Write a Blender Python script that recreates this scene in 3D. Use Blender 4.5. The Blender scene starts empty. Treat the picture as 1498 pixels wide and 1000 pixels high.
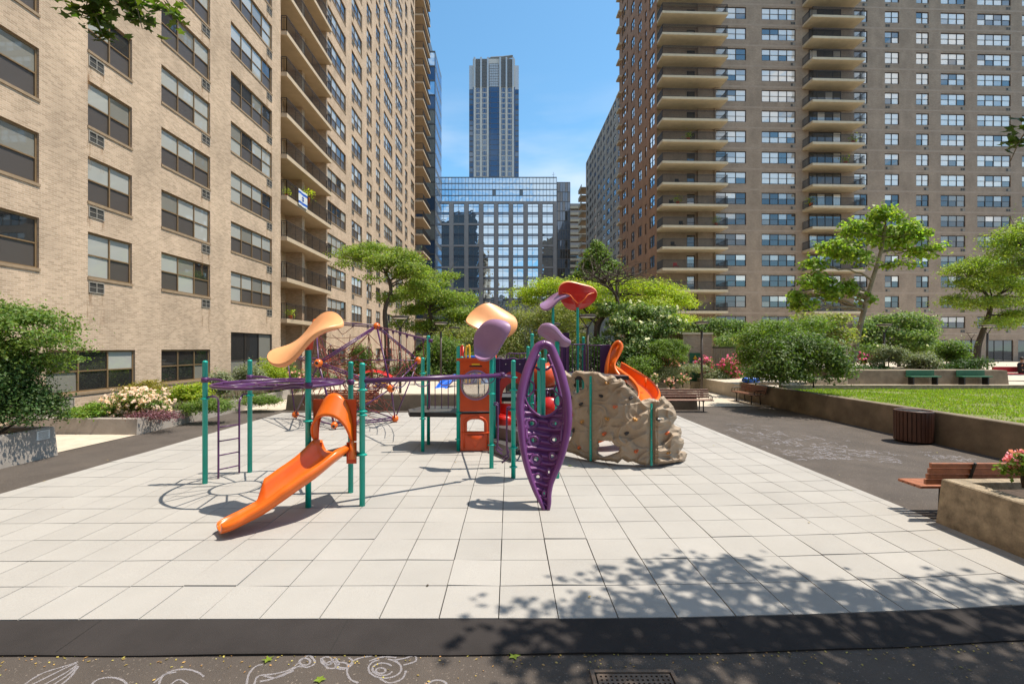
import bpy, math, random
import numpy as np
from mathutils import Vector, Matrix, Euler, noise
C = bpy.context.scene.collection
R = math.radians
rnd = random.Random(7)
# ---------------------------------------------------------------- camera, sky, sun, exposure
FOC, CX, HY, EYE = 660.0, 745.0, 508.0, 2.6
cam_data = bpy.data.cameras.new('camera'); cam = bpy.data.objects.new('camera', cam_data); C.objects.link(cam)
cam.location = (0, 0, EYE); cam.rotation_euler = (R(90), 0, 0)
cam_data.sensor_width = 36; cam_data.lens = FOC/1498*36
cam_data.shift_x = 4/1498; cam_data.shift_y = 8/1498
cam_data.clip_start = .05; cam_data.clip_end = 3000
bpy.context.scene.camera = cam
SUN_DIR = Vector((1.1, .10, 2.62)).normalized()
SUN_EL = math.asin(SUN_DIR.z); SUN_AZ = math.atan2(SUN_DIR.x, SUN_DIR.y)
world = bpy.data.worlds.new('World'); bpy.context.scene.world = world; world.use_nodes = True
wn, wl = world.node_tree.nodes, world.node_tree.links
wn.clear()
w_out = wn.new('ShaderNodeOutputWorld'); w_bg = wn.new('ShaderNodeBackground')
w_sky = wn.new('ShaderNodeTexSky'); w_sky.sky_type = 'NISHITA'; w_sky.sun_disc = False
w_sky.sun_elevation = SUN_EL; w_sky.sun_rotation = SUN_AZ
w_sky.air_density = 1.0; w_sky.dust_density = .35; w_sky.ozone_density = 1.6
w_tc = wn.new('ShaderNodeTexCoord')
w_map = wn.new('ShaderNodeMapping'); w_map.inputs['Scale'].default_value = (1.3, 1.3, 3.6); w_map.inputs['Location'].default_value = (.3, .1, .0)
w_n = wn.new('ShaderNodeTexNoise'); w_n.inputs['Scale'].default_value = 2.1; w_n.inputs['Detail'].default_value = 9; w_n.inputs['Roughness'].default_value = .58
w_r = wn.new('ShaderNodeValToRGB'); w_r.color_ramp.elements[0].position = .565; w_r.color_ramp.elements[1].position = .69
wl.new(w_tc.outputs['Generated'], w_map.inputs['Vector']); wl.new(w_map.outputs[0], w_n.inputs['Vector'])
w_sep = wn.new('ShaderNodeSeparateXYZ'); wl.new(w_tc.outputs['Generated'], w_sep.inputs[0])
# clouds are thick in the half of the sky towards -Y, a thin veil low in the sky towards +Y
def wmath(op, a, b=None, clamp=False):
    m = wn.new('ShaderNodeMath'); m.operation = op; m.use_clamp = clamp
    for i, v in enumerate((a, b)):
        if v is None: continue
        if hasattr(v, 'links'): wl.new(v, m.inputs[i])
        else: m.inputs[i].default_value = v
    return m.outputs[0]
back = wmath('MULTIPLY', w_sep.outputs['Y'], -.125)
dens = wmath('ADD', w_n.outputs['Fac'], back)
wl.new(dens, w_r.inputs['Fac'])
w_veil = wn.new('ShaderNodeMapRange'); w_veil.inputs['From Min'].default_value = .52; w_veil.inputs['From Max'].default_value = .14
w_veil.inputs['To Min'].default_value = 0; w_veil.inputs['To Max'].default_value = 1.15
wl.new(w_sep.outputs['Z'], w_veil.inputs['Value'])
w_n2 = wn.new('ShaderNodeTexNoise'); w_n2.inputs['Scale'].default_value = 1.7; w_n2.inputs['Detail'].default_value = 5
w_map2 = wn.new('ShaderNodeMapping'); w_map2.inputs['Scale'].default_value = (1.4, 1.4, 5.5); w_map2.inputs['Location'].default_value = (.12, 0, .3)
wl.new(w_tc.outputs['Generated'], w_map2.inputs['Vector']); wl.new(w_map2.outputs[0], w_n2.inputs['Vector'])
w_r2 = wn.new('ShaderNodeMapRange'); w_r2.inputs['From Min'].default_value = .38; w_r2.inputs['From Max'].default_value = .58
wl.new(w_n2.outputs['Fac'], w_r2.inputs['Value'])
fwd = wmath('MULTIPLY_ADD', w_sep.outputs['Y'], .5, True); fwd.node.inputs[2].default_value = .5; fwd.node.inputs[1].default_value = .5
veil = wmath('MULTIPLY', wmath('MULTIPLY', w_veil.outputs[0], w_r2.outputs[0]), fwd, True)
cl = wmath('MAXIMUM', w_r.outputs['Color'], veil, True)
w_mix = wn.new('ShaderNodeMix'); w_mix.data_type = 'RGBA'
w_mix.inputs[7].default_value = (6.3, 6.5, 6.8, 1)
w_g = wn.new('ShaderNodeVectorMath'); w_g.operation = 'MULTIPLY'; w_g.inputs[1].default_value = (.96, 1.38, 1.38); wl.new(w_sky.outputs[0], w_g.inputs[0])
wl.new(cl, w_mix.inputs[0]); wl.new(w_g.outputs[0], w_mix.inputs[6])
wl.new(w_mix.outputs[2], w_bg.inputs['Color']); w_bg.inputs['Strength'].default_value = .125
wl.new(w_bg.outputs[0], w_out.inputs[0])
sun_d = bpy.data.lights.new('sun', 'SUN'); sun_d.energy = 5.0; sun_d.angle = R(.53); sun_d.color = (1, .92, .79)
sun = bpy.data.objects.new('sun', sun_d); C.objects.link(sun); sun.rotation_euler = SUN_DIR.to_track_quat('Z', 'Y').to_euler()
sc = bpy.context.scene
sc.render.engine = 'CYCLES'; sc.cycles.caustics_reflective = False; sc.cycles.caustics_refractive = False
sc.cycles.max_bounces = 7; sc.cycles.transparent_max_bounces = 12
sc.view_settings.view_transform = 'Standard'; sc.view_settings.look = 'None'; sc.view_settings.gamma = 1
sc.view_settings.exposure = 0.42

# ---------------------------------------------------------------- helpers
def at(px, py, Y): return Vector(((px-CX)*Y/FOC, Y, EYE+(HY-py)*Y/FOC))
def gp(px, py, z=0.0):
    Y = (EYE-z)*FOC/(py-HY); return Vector(((px-CX)*Y/FOC, Y, z))
def proj(p):
    return (CX+FOC*p[0]/max(p[1], .1), HY-FOC*(p[2]-EYE)/max(p[1], .1))
def tag(o, label=None, cat=None, group=None, kind=None):
    if label: o['label'] = label
    if cat: o['category'] = cat
    if group: o['group'] = group
    if kind: o['kind'] = kind
    return o
def empty(name, loc, label=None, cat=None, group=None, rz=0):
    o = bpy.data.objects.new(name, None); C.objects.link(o); o.location = loc; o.rotation_euler = (0, 0, rz)
    o.empty_display_size = .2
    return tag(o, label, cat, group)
class MB:
    def __init__(s): s.v = []; s.f = []; s.m = []; s.mats = []; s.sm = []; s.cur = 0; s.smooth = False
    def mat(s, m, smooth=None):
        if m not in s.mats: s.mats.append(m)
        s.cur = s.mats.index(m)
        if smooth is not None: s.smooth = smooth
        return s
    def add(s, vs, fs):
        b = len(s.v); s.v.extend([tuple(p) for p in vs])
        for f in fs: s.f.append([b+i for i in f]); s.m.append(s.cur); s.sm.append(s.smooth)
    def quad(s, a, b, c, d): s.add((a, b, c, d), ((0, 1, 2, 3),))
    def hexa(s, p):   # 8 points: bottom 4 ccw then top 4
        s.add(p, ((3, 2, 1, 0), (4, 5, 6, 7), (0, 1, 5, 4), (1, 2, 6, 5), (2, 3, 7, 6), (3, 0, 4, 7)))
    def box(s, x0, x1, y0, y1, z0, z1, T=None):
        p = [Vector(q) for q in ((x0, y0, z0), (x1, y0, z0), (x1, y1, z0), (x0, y1, z0), (x0, y0, z1), (x1, y0, z1), (x1, y1, z1), (x0, y1, z1))]
        if T is not None: p = [T @ q for q in p]
        s.hexa(p)
    def bevbox(s, x0, x1, y0, y1, z0, z1, b=.01, T=None):
        def ring(z, i): return [(x0+i, y0, z), (x1-i, y0, z), (x1, y0+i, z), (x1, y1-i, z), (x1-i, y1, z), (x0+i, y1, z), (x0, y1-i, z), (x0, y0+i, z)]
        def ring2(z): return [(x0+b, y0+b, z), (x1-b, y0+b, z), (x1-b, y0+b, z), (x1-b, y1-b, z), (x1-b, y1-b, z), (x0+b, y1-b, z), (x0+b, y1-b, z), (x0+b, y0+b, z)]
        rs = [ring2(z0), ring(z0+b, b), ring(z1-b, b), ring2(z1)]
        vs = [Vector(q) for r_ in rs for q in r_]
        if T is not None: vs = [T @ q for q in vs]
        fs = []
        for k in range(3):
            for i in range(8):
                j = (i+1) % 8; fs.append((k*8+i, k*8+j, (k+1)*8+j, (k+1)*8+i))
        fs.append((7, 5, 3, 1)); fs.append((24+1, 24+3, 24+5, 24+7))
        s.add(vs, fs)
    def tube(s, pts, r, n=8, cap=True, closed=False):
        pts = [Vector(p) for p in pts]; N = len(pts)
        rr = r if isinstance(r, (list, tuple)) else [r]*N
        vs = []; up = None
        for i, p in enumerate(pts):
            if closed: d = pts[(i+1) % N]-pts[i-1]
            else: d = pts[min(i+1, N-1)]-pts[max(i-1, 0)]
            if d.length < 1e-9: d = Vector((0, 0, 1))
            d.normalize()
            if up is None: up = d.orthogonal().normalized()
            up = (up-d*up.dot(d))
            if up.length < 1e-6: up = d.orthogonal()
            up.normalize(); q = d.cross(up)
            for k in range(n):
                a = 2*math.pi*k/n; vs.append(p+(up*math.cos(a)+q*math.sin(a))*rr[i])
        fs = []
        for i in range(N if closed else N-1):
            j = (i+1) % N
            for k in range(n):
                l = (k+1) % n; fs.append((i*n+k, i*n+l, j*n+l, j*n+k))
        if cap and not closed:
            fs.append(tuple(range(n-1, -1, -1))); fs.append(tuple((N-1)*n+k for k in range(n)))
        s.add(vs, fs)
    def lathe(s, prof, loc=(0, 0, 0), n=16, T=None, caps=True):
        loc = Vector(loc); vs = []
        for (r, z) in prof:
            for k in range(n):
                a = 2*math.pi*k/n; q = Vector((r*math.cos(a), r*math.sin(a), z))
                if T is not None: q = T @ q
                vs.append(q+loc)
        fs = []
        for i in range(len(prof)-1):
            for k in range(n):
                l = (k+1) % n; fs.append((i*n+k, i*n+l, (i+1)*n+l, (i+1)*n+k))
        if caps:
            fs.append(tuple(range(n-1, -1, -1))); fs.append(tuple((len(prof)-1)*n+k for k in range(n)))
        s.add(vs, fs)
    def ball(s, c, r, n=12, sz=1.0):
        s.lathe([(max(r*math.sin(math.pi*i/8), r*.02), -r*sz*math.cos(math.pi*i/8)) for i in range(9)], c, n)
    def prism(s, poly, z0, z1, T=None):
        n = len(poly); vs = [Vector((x, y, z0)) for x, y in poly]+[Vector((x, y, z1)) for x, y in poly]
        if T is not None: vs = [T @ q for q in vs]
        fs = [tuple(range(n-1, -1, -1)), tuple(range(n, 2*n))]+[(i, (i+1) % n, n+(i+1) % n, n+i) for i in range(n)]
        s.add(vs, fs)
    def grid(s, fn, nu, nv, mask=None):
        vs = [fn(i/nu, j/nv) for j in range(nv+1) for i in range(nu+1)]
        fs = []
        for j in range(nv):
            for i in range(nu):
                if mask and not mask((i+.5)/nu, (j+.5)/nv): continue
                a = j*(nu+1)+i; fs.append((a, a+1, a+nu+2, a+nu+1))
        s.add(vs, fs)
    def build(s, name, parent=None, origin=None, uv=True):
        o0 = Vector(parent.matrix_basis.translation) if (parent is not None and origin is None) else Vector(origin or (0, 0, 0))
        me = bpy.data.meshes.new(name)
        V = np.array(s.v, dtype=np.float64).reshape(-1, 3)-np.array(o0)
        me.from_pydata(V.tolist(), [], s.f)
        for m in s.mats: me.materials.append(m)
        me.polygons.foreach_set('material_index', s.m); me.polygons.foreach_set('use_smooth', s.sm)
        if uv and len(s.f):
            L = me.uv_layers.new(name='UVMap')
            nl = len(me.loops); vi = np.empty(nl, dtype=np.int32); me.loops.foreach_get('vertex_index', vi)
            npz = len(me.polygons); nr = np.empty(npz*3); me.polygons.foreach_get('normal', nr); nr = np.abs(nr.reshape(-1, 3))
            lt = np.empty(npz, dtype=np.int32); me.polygons.foreach_get('loop_total', lt)
            ln = np.repeat(nr, lt, axis=0); P = (V+np.array(o0))[vi]
            U = np.where((ln[:, 2] > ln[:, 0]) & (ln[:, 2] > ln[:, 1]), P[:, 0], np.where(ln[:, 0] > ln[:, 1], P[:, 1], P[:, 0]))
            W = np.where((ln[:, 2] > ln[:, 0]) & (ln[:, 2] > ln[:, 1]), P[:, 1], P[:, 2])
            L.data.foreach_set('uv', np.stack([U, W], 1).ravel())
        me.update()
        ob = bpy.data.objects.new(name, me); C.objects.link(ob)
        if parent is not None: ob.parent = parent
        if parent is None or parent.type == 'EMPTY':
            if parent is None: ob.location = o0
        return ob
def sub(mb, name, parent, root):   # a sub-part: parent is a part of root whose own location is zero
    return mb.build(name, parent, origin=Vector(root.matrix_basis.translation))

# ---------------------------------------------------------------- materials
def newmat(name):
    m = bpy.data.materials.new(name); m.use_nodes = True; nt = m.node_tree
    return m, nt.nodes, nt.links, nt.nodes['Principled BSDF']
def mat(name, col, rough=.6, metal=0, spec=.5, var=.15, scale=6, bump=0, bscale=None, coat=0, detail=5, island=0, coord='Object'):
    m, N, L, b = newmat(name)
    b.inputs['Roughness'].default_value = rough; b.inputs['Metallic'].default_value = metal
    b.inputs['Specular IOR Level'].default_value = spec; b.inputs['Coat Weight'].default_value = coat
    tc = N.new('ShaderNodeTexCoord')
    n = N.new('ShaderNodeTexNoise'); n.inputs['Scale'].default_value = scale; n.inputs['Detail'].default_value = detail; n.inputs['Roughness'].default_value = .6
    L.new(tc.outputs[coord], n.inputs['Vector'])
    mr = N.new('ShaderNodeMapRange'); mr.inputs['From Min'].default_value = .3; mr.inputs['From Max'].default_value = .7
    mr.inputs['To Min'].default_value = 1-var; mr.inputs['To Max'].default_value = 1+var
    L.new(n.outputs['Fac'], mr.inputs['Value'])
    fac = mr.outputs[0]
    if island:
        g = N.new('ShaderNodeNewGeometry'); m2 = N.new('ShaderNodeMapRange'); m2.inputs['To Min'].default_value = 1-island; m2.inputs['To Max'].default_value = 1+island
        L.new(g.outputs['Random Per Island'], m2.inputs['Value'])
        mm = N.new('ShaderNodeMath'); mm.operation = 'MULTIPLY'; L.new(fac, mm.inputs[0]); L.new(m2.outputs[0], mm.inputs[1]); fac = mm.outputs[0]
    vm = N.new('ShaderNodeVectorMath'); vm.operation = 'SCALE'; vm.inputs[0].default_value = col[:3]
    L.new(fac, vm.inputs['Scale']); L.new(vm.outputs[0], b.inputs['Base Color'])
    if bump:
        n2 = N.new('ShaderNodeTexNoise'); n2.inputs['Scale'].default_value = bscale or scale*6; n2.inputs['Detail'].default_value = 4
        L.new(tc.outputs[coord], n2.inputs['Vector'])
        bp = N.new('ShaderNodeBump'); bp.inputs['Strength'].default_value = bump; bp.inputs['Distance'].default_value = .02
        L.new(n2.outputs['Fac'], bp.inputs['Height']); L.new(bp.outputs[0], b.inputs['Normal'])
    return m
def brick(name, c1, c2, mortar, bw=.205, bh=.0685):
    m, N, L, b = newmat(name); b.inputs['Roughness'].default_value = .88; b.inputs['Specular IOR Level'].default_value = .2
    uv = N.new('ShaderNodeUVMap')
    t = N.new('ShaderNodeTexBrick'); t.inputs['Color1'].default_value = (*c1, 1); t.inputs['Color2'].default_value = (*c2, 1); t.inputs['Mortar'].default_value = (*mortar, 1)
    t.inputs['Scale'].default_value = 1; t.inputs['Mortar Size'].default_value = .0085; t.inputs['Mortar Smooth'].default_value = .3
    t.inputs['Brick Width'].default_value = bw; t.inputs['Row Height'].default_value = bh; t.inputs['Bias'].default_value = 0
    L.new(uv.outputs[0], t.inputs['Vector'])
    n = N.new('ShaderNodeTexNoise'); n.inputs['Scale'].default_value = .35; n.inputs['Detail'].default_value = 8; n.inputs['Roughness'].default_value = .65
    L.new(uv.outputs[0], n.inputs['Vector'])
    mp = N.new('ShaderNodeMapping'); mp.inputs['Scale'].default_value = (.9, .35, 1); L.new(uv.outputs[0], mp.inputs['Vector'])
    n3 = N.new('ShaderNodeTexNoise'); n3.inputs['Scale'].default_value = 1; n3.inputs['Detail'].default_value = 5; L.new(mp.outputs[0], n3.inputs['Vector'])
    ad = N.new('ShaderNodeMath'); ad.operation = 'ADD'; L.new(n.outputs['Fac'], ad.inputs[0]); L.new(n3.outputs['Fac'], ad.inputs[1])
    mr = N.new('ShaderNodeMapRange'); mr.inputs['From Min'].default_value = .7; mr.inputs['From Max'].default_value = 1.3; mr.inputs['To Min'].default_value = .80; mr.inputs['To Max'].default_value = 1.14
    L.new(ad.outputs[0], mr.inputs['Value'])
    vm = N.new('ShaderNodeVectorMath'); vm.operation = 'SCALE'; L.new(t.outputs['Color'], vm.inputs[0]); L.new(mr.outputs[0], vm.inputs['Scale']); L.new(vm.outputs[0], b.inputs['Base Color'])
    bp = N.new('ShaderNodeBump'); bp.inputs['Strength'].default_value = .6; bp.inputs['Distance'].default_value = .006; bp.invert = True
    L.new(t.outputs['Fac'], bp.inputs['Height']); L.new(bp.outputs[0], b.inputs['Normal'])
    return m
def glass(name, col, refl=.4, rough=.02, tint=(.85, .9, .95), wav=0):
    m, N, L, b = newmat(name)
    b.inputs['Base Color'].default_value = (*col, 1); b.inputs['Roughness'].default_value = .6; b.inputs['Specular IOR Level'].default_value = .2
    g = N.new('ShaderNodeBsdfGlossy'); g.inputs['Color'].default_value = (*tint, 1); g.inputs['Roughness'].default_value = rough
    fr = N.new('ShaderNodeFresnel'); fr.inputs['IOR'].default_value = 1.5
    a = N.new('ShaderNodeMath'); a.operation = 'ADD'; a.use_clamp = True; a.inputs[1].default_value = refl; L.new(fr.outputs[0], a.inputs[0])
    mx = N.new('ShaderNodeMixShader'); L.new(a.outputs[0], mx.inputs[0]); L.new(b.outputs[0], mx.inputs[1]); L.new(g.outputs[0], mx.inputs[2])
    if wav:
        tc = N.new('ShaderNodeTexCoord'); n = N.new('ShaderNodeTexNoise'); n.inputs['Scale'].default_value = .55; n.inputs['Detail'].default_value = 1
        L.new(tc.outputs['Object'], n.inputs['Vector']); bp = N.new('ShaderNodeBump'); bp.inputs['Strength'].default_value = 1; bp.inputs['Distance'].default_value = wav
        L.new(n.outputs['Fac'], bp.inputs['Height']); L.new(bp.outputs[0], g.inputs['Normal'])
    L.new(mx.outputs[0], N['Material Output'].inputs[0])
    return m
def leafmat(name, col, var=.35, trans=.35, hue=.03):
    if 'petal' not in name and 'fallen' not in name: col = tuple(min(.6, c*1.38) for c in col); trans = min(.5, trans+.06)
    m, N, L, b = newmat(name); N.remove(b)
    g = N.new('ShaderNodeNewGeometry')
    hs = N.new('ShaderNodeHueSaturation'); hs.inputs['Color'].default_value = (*col, 1)
    mr = N.new('ShaderNodeMapRange'); mr.inputs['To Min'].default_value = 1-var; mr.inputs['To Max'].default_value = 1+var
    mh = N.new('ShaderNodeMapRange'); mh.inputs['To Min'].default_value = .5-hue; mh.inputs['To Max'].default_value = .5+hue
    L.new(g.outputs['Random Per Island'], mr.inputs['Value'])
    w = N.new('ShaderNodeTexWhiteNoise'); w.noise_dimensions = '1D'; L.new(g.outputs['Random Per Island'], w.inputs['W']); L.new(w.outputs['Value'], mh.inputs['Value'])
    L.new(mr.outputs[0], hs.inputs['Value']); L.new(mh.outputs[0], hs.inputs['Hue'])
    d = N.new('ShaderNodeBsdfPrincipled'); d.inputs['Roughness'].default_value = .5; d.inputs['Specular IOR Level'].default_value = .35
    t = N.new('ShaderNodeBsdfTranslucent'); L.new(hs.outputs[0], d.inputs['Base Color'])
    t2 = N.new('ShaderNodeVectorMath'); t2.operation = 'MULTIPLY'; t2.inputs[1].default_value = (1.5, 1.7, .6); L.new(hs.outputs[0], t2.inputs[0]); L.new(t2.outputs[0], t.inputs['Color'])
    mx = N.new('ShaderNodeMixShader'); mx.inputs[0].default_value = trans; L.new(d.outputs[0], mx.inputs[1]); L.new(t.outputs[0], mx.inputs[2])
    L.new(mx.outputs[0], N['Material Output'].inputs[0])
    return m
def plastic(name, col, rough=.32, var=.11): return mat(name, col, rough, 0, .5, var, 2.5, .06, 70, coat=.12, detail=10)
M = {}
M['brick_l'] = brick('brick_tan', (.575, .42, .30), (.405, .29, .20), (.60, .48, .36))
M['brick_r'] = brick('brick_brown', (.40, .31, .235), (.315, .24, .18), (.42, .335, .265))
M['brick_s'] = brick('brick_side', (.47, .29, .19), (.40, .24, .155), (.34, .24, .17))
M['brick_far'] = brick('brick_far', (.46, .37, .30), (.40, .32, .26), (.38, .31, .26))
M['slab'] = mat('balcony_concrete', (.62, .53, .38), .8, var=.08, scale=1.5, bump=.1)
M['slab_l'] = mat('balcony_concrete_left', (.50, .39, .27), .8, var=.08, scale=1.5, bump=.1)
M['band'] = mat('floor_band_concrete', (.40, .31, .24), .8, var=.1, scale=2)
M['bronze'] = mat('bronze_window_frame', (.24, .155, .08), .45, .2, var=.1, scale=4)
M['darkframe'] = mat('dark_window_frame', (.045, .033, .025), .5, var=.1)
M['sill'] = mat('limestone_sill', (.30, .21, .13), .8, var=.15, scale=5)
M['rail'] = mat('dark_brown_railing', (.035, .028, .024), .5, var=.1)
M['ac'] = mat('air_conditioner_metal', (.30, .27, .23), .6, var=.1)
M['acdark'] = mat('air_conditioner_grille', (.05, .045, .04), .6)
M['gl_dark'] = glass('glass_dark_room', (.018, .018, .018), .10)
M['gl_blind'] = glass('glass_before_blind', (.40, .40, .37), .08)
M['gl_curt'] = glass('glass_before_curtain', (.22, .21, .18), .10)
M['gl_scr'] = glass('window_insect_screen', (.075, .062, .055), .02, .3)
M['rg_dark'] = glass('reflective_glass_dark_room', (.02, .02, .022), .22, tint=(.9, .88, .86))
M['rg_blind'] = glass('reflective_glass_before_blind', (.88, .82, .74), .24, tint=(1, .96, .92))
M['rg_scr'] = glass('reflective_glass_grey_blind', (.42, .41, .39), .22, tint=(.95, .92, .9))
M['office'] = glass('office_mirror_glass', (.02, .03, .04), .70, .01, (.66, .84, 1.0), wav=.02)
M['bluegl'] = glass('tower_blue_glass', (.02, .05, .105), .10, .05, (.4, .6, .9))
M['greygl'] = glass('tower_grey_glass', (.07, .09, .12), .14, .05, (.6, .75, .95))
M['granite'] = mat('office_granite', (.38, .33, .30), .55, var=.1, scale=.8, bump=.05)
M['mull'] = mat('office_mullion', (.13, .125, .125), .4, .4, var=.05)
M['tstone'] = mat('tower_limestone', (.60, .565, .53), .7, var=.06, scale=.3)
M['louv'] = mat('tower_louvre', (.17, .165, .165), .6, var=.05, scale=.5)
M['lmetal'] = mat('tower_pale_metal', (.46, .49, .53), .45, .3, var=.05)
M['concrete'] = mat('planter_concrete', (.30, .235, .16), .9, var=.42, scale=7, bump=1, bscale=48, detail=9)
M['conc_dk'] = mat('weathered_concrete', (.185, .145, .10), .92, var=.4, scale=1.4, bump=.4, bscale=25, detail=10)
M['conc_grey'] = mat('grey_concrete', (.33, .29, .255), .9, var=.15, scale=2.5, bump=.3, bscale=30, detail=8)
M['paving'] = mat('beige_paving', (.52, .44, .35), .9, var=.14, scale=2.5, bump=.3, bscale=40, detail=9)
M['soil'] = mat('planting_soil', (.07, .045, .03), .95, var=.4, scale=12, bump=1, bscale=30)
M['teal'] = mat('teal_powder_coat', (.0, .36, .285), .35, 0, .5, .1, 4, .03, 40, coat=.1)
M['purple'] = mat('purple_powder_coat', (.085, .022, .10), .33, 0, .5, .12, 5, .03, 40, coat=.15)
M['dkpurple'] = mat('dark_purple_panel', (.045, .012, .07), .45, var=.1)
M['orange'] = plastic('orange_plastic', (.74, .135, .008))
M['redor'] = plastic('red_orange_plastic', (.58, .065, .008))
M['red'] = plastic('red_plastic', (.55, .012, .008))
M['peach'] = plastic('faded_orange_plastic', (.88, .40, .17), .42)  # strong sun on the canopy tops is put into this paler orange
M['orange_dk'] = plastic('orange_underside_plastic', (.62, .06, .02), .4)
M['lilac'] = plastic('lilac_plastic', (.29, .16, .29), .4)
M['climb'] = plastic('purple_plastic', (.15, .038, .16), .36)
M['blackp'] = mat('black_plastic', (.012, .012, .013), .5)
M['rock'] = mat('moulded_rock_plastic', (.335, .25, .175), .62, var=.13, scale=2.2, bump=.35, bscale=45, detail=8)
M['hold_y'] = plastic('ochre_hold', (.50, .23, .05)); M['hold_r'] = plastic('orange_hold', (.60, .12, .03)); M['hold_k'] = plastic('black_hold', (.03, .028, .03))
M['rope'] = mat('red_brown_rope', (.20, .045, .03), .8, var=.3, scale=30)
M['silver'] = mat('silver_clamp', (.6, .6, .6), .35, .8)
M['yellow'] = plastic('yellow_plastic', (.75, .42, .02)); M['blue'] = plastic('blue_plastic', (.01, .10, .50))
M['wood'] = mat('stained_bench_wood', (.30, .10, .042), .5, var=.3, scale=9, bump=.2, bscale=60)
M['wood_dk'] = mat('dark_bench_wood', (.20, .085, .05), .5, var=.3, scale=9, bump=.2, bscale=60)
M['iron'] = mat('black_cast_iron', (.015, .014, .014), .5, .3)
M['can'] = mat('brown_slat_paint', (.075, .028, .016), .45, var=.2, scale=7)
M['green_p'] = mat('green_bench_paint', (.01, .11, .05), .4)
M['bark'] = mat('dark_bark', (.075, .055, .04), .9, var=.35, scale=10, bump=.8, bscale=25)
M['bark_lt'] = mat('mottled_plane_bark', (.27, .215, .14), .85, var=.4, scale=3.5, bump=.5, bscale=18)
M['lamp'] = mat('lamp_post_brown', (.06, .045, .035), .5, .2)
M['lampgl'] = mat('lamp_lens', (.7, .7, .68), .3)
M['chalk'] = None
M['lf_loc'] = leafmat('locust_leaf', (.17, .215, .04), .4, .42)
M['lf_loc2'] = leafmat('bright_locust_leaf', (.25, .29, .03), .35, .45)
M['lf_dark'] = leafmat('dark_leaf', (.045, .082, .018), .45, .25)
M['lf_mid'] = leafmat('mid_green_leaf', (.105, .155, .03), .45, .35)
M['lf_olive'] = leafmat('olive_leaf', (.19, .20, .065), .4, .38)
M['lf_plane'] = leafmat('plane_leaf', (.175, .235, .04), .5, .42)
M['lf_grey'] = leafmat('grey_green_leaf', (.16, .175, .10), .35, .25)
M['lf_jun'] = leafmat('juniper_leaf', (.12, .19, .02), .4, .25)
M['lf_rust'] = leafmat('rusty_green_leaf', (.19, .16, .02), .4, .3)
M['lf_purp'] = leafmat('purple_ground_leaf', (.13, .05, .065), .4, .2)
M['lf_dog'] = leafmat('dogwood_leaf', (.115, .165, .05), .45, .35)
M['fl_pale'] = leafmat('pale_pink_petal', (.85, .62, .50), .15, .25, .01)
M['fl_pink'] = leafmat('pink_petal', (.78, .10, .27), .25, .25, .02)
M['fl_coral'] = leafmat('coral_petal', (.80, .38, .30), .2, .25, .02)
M['fl_white'] = leafmat('cream_petal', (.75, .72, .45), .15, .25, .01)
M['fl_lpink'] = leafmat('light_pink_petal', (.86, .30, .42), .2, .25, .02)
M['lf_litter'] = leafmat('fallen_leaf', (.42, .30, .09), .5, .2, .04)
# ---------------------------------------------------------------- ground
def asphalt_mat():
    m = mat('asphalt', (.085, .068, .057), .9, var=.22, scale=1.1, bump=.7, bscale=120, detail=10)
    N, L = m.node_tree.nodes, m.node_tree.links; b = N['Principled BSDF']
    tc = N.new('ShaderNodeTexCoord'); v = N.new('ShaderNodeTexVoronoi'); v.inputs['Scale'].default_value = 95; L.new(tc.outputs['Object'], v.inputs['Vector'])
    rp = N.new('ShaderNodeValToRGB'); rp.color_ramp.elements[0].position = .84; rp.color_ramp.elements[1].position = .95
    L.new(v.outputs['Color'], rp.inputs['Fac'])
    old = b.inputs['Base Color'].links[0].from_socket
    mx = N.new('ShaderNodeMix'); mx.data_type = 'RGBA'; L.new(rp.outputs[0], mx.inputs[0]); L.new(old, mx.inputs[6]); mx.inputs[7].default_value = (.21, .17, .14, 1)
    L.new(mx.outputs[2], b.inputs['Base Color']); return m
M['asphalt'] = asphalt_mat()
def rubber_mat():
    m = mat('rubber_tile', (.375, .354, .330), .95, spec=.1, var=.06, scale=.7, bump=.35, bscale=160, detail=10, island=.045)
    N, L = m.node_tree.nodes, m.node_tree.links; b = N['Principled BSDF']
    tc = N.new('ShaderNodeTexCoord'); n = N.new('ShaderNodeTexNoise'); n.inputs['Scale'].default_value = 170; n.inputs['Detail'].default_value = 2; L.new(tc.outputs['Object'], n.inputs['Vector'])
    mr = N.new('ShaderNodeMapRange'); mr.inputs['From Min'].default_value = .35; mr.inputs['From Max'].default_value = .65; mr.inputs['To Min'].default_value = .86; mr.inputs['To Max'].default_value = 1.1
    L.new(n.outputs['Fac'], mr.inputs['Value'])
    old = b.inputs['Base Color'].links[0].from_socket
    vm = N.new('ShaderNodeVectorMath'); vm.operation = 'SCALE'; L.new(old, vm.inputs[0]); L.new(mr.outputs[0], vm.inputs['Scale'])
    # faint chalk dust and dirty marks
    n2 = N.new('ShaderNodeTexNoise'); n2.inputs['Scale'].default_value = 1.6; n2.inputs['Detail'].default_value = 10; n2.inputs['Roughness'].default_value = .75; L.new(tc.outputs['Object'], n2.inputs['Vector'])
    r2 = N.new('ShaderNodeMapRange'); r2.inputs['From Min'].default_value = .60; r2.inputs['From Max'].default_value = .75; r2.inputs['To Max'].default_value = .55; L.new(n2.outputs['Fac'], r2.inputs['Value'])
    mx = N.new('ShaderNodeMix'); mx.data_type = 'RGBA'; L.new(r2.outputs[0], mx.inputs[0]); L.new(vm.outputs[0], mx.inputs[6]); mx.inputs[7].default_value = (.40, .36, .32, 1)
    L.new(mx.outputs[2], b.inputs['Base Color']); return m
M['rubber'] = rubber_mat()
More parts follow.
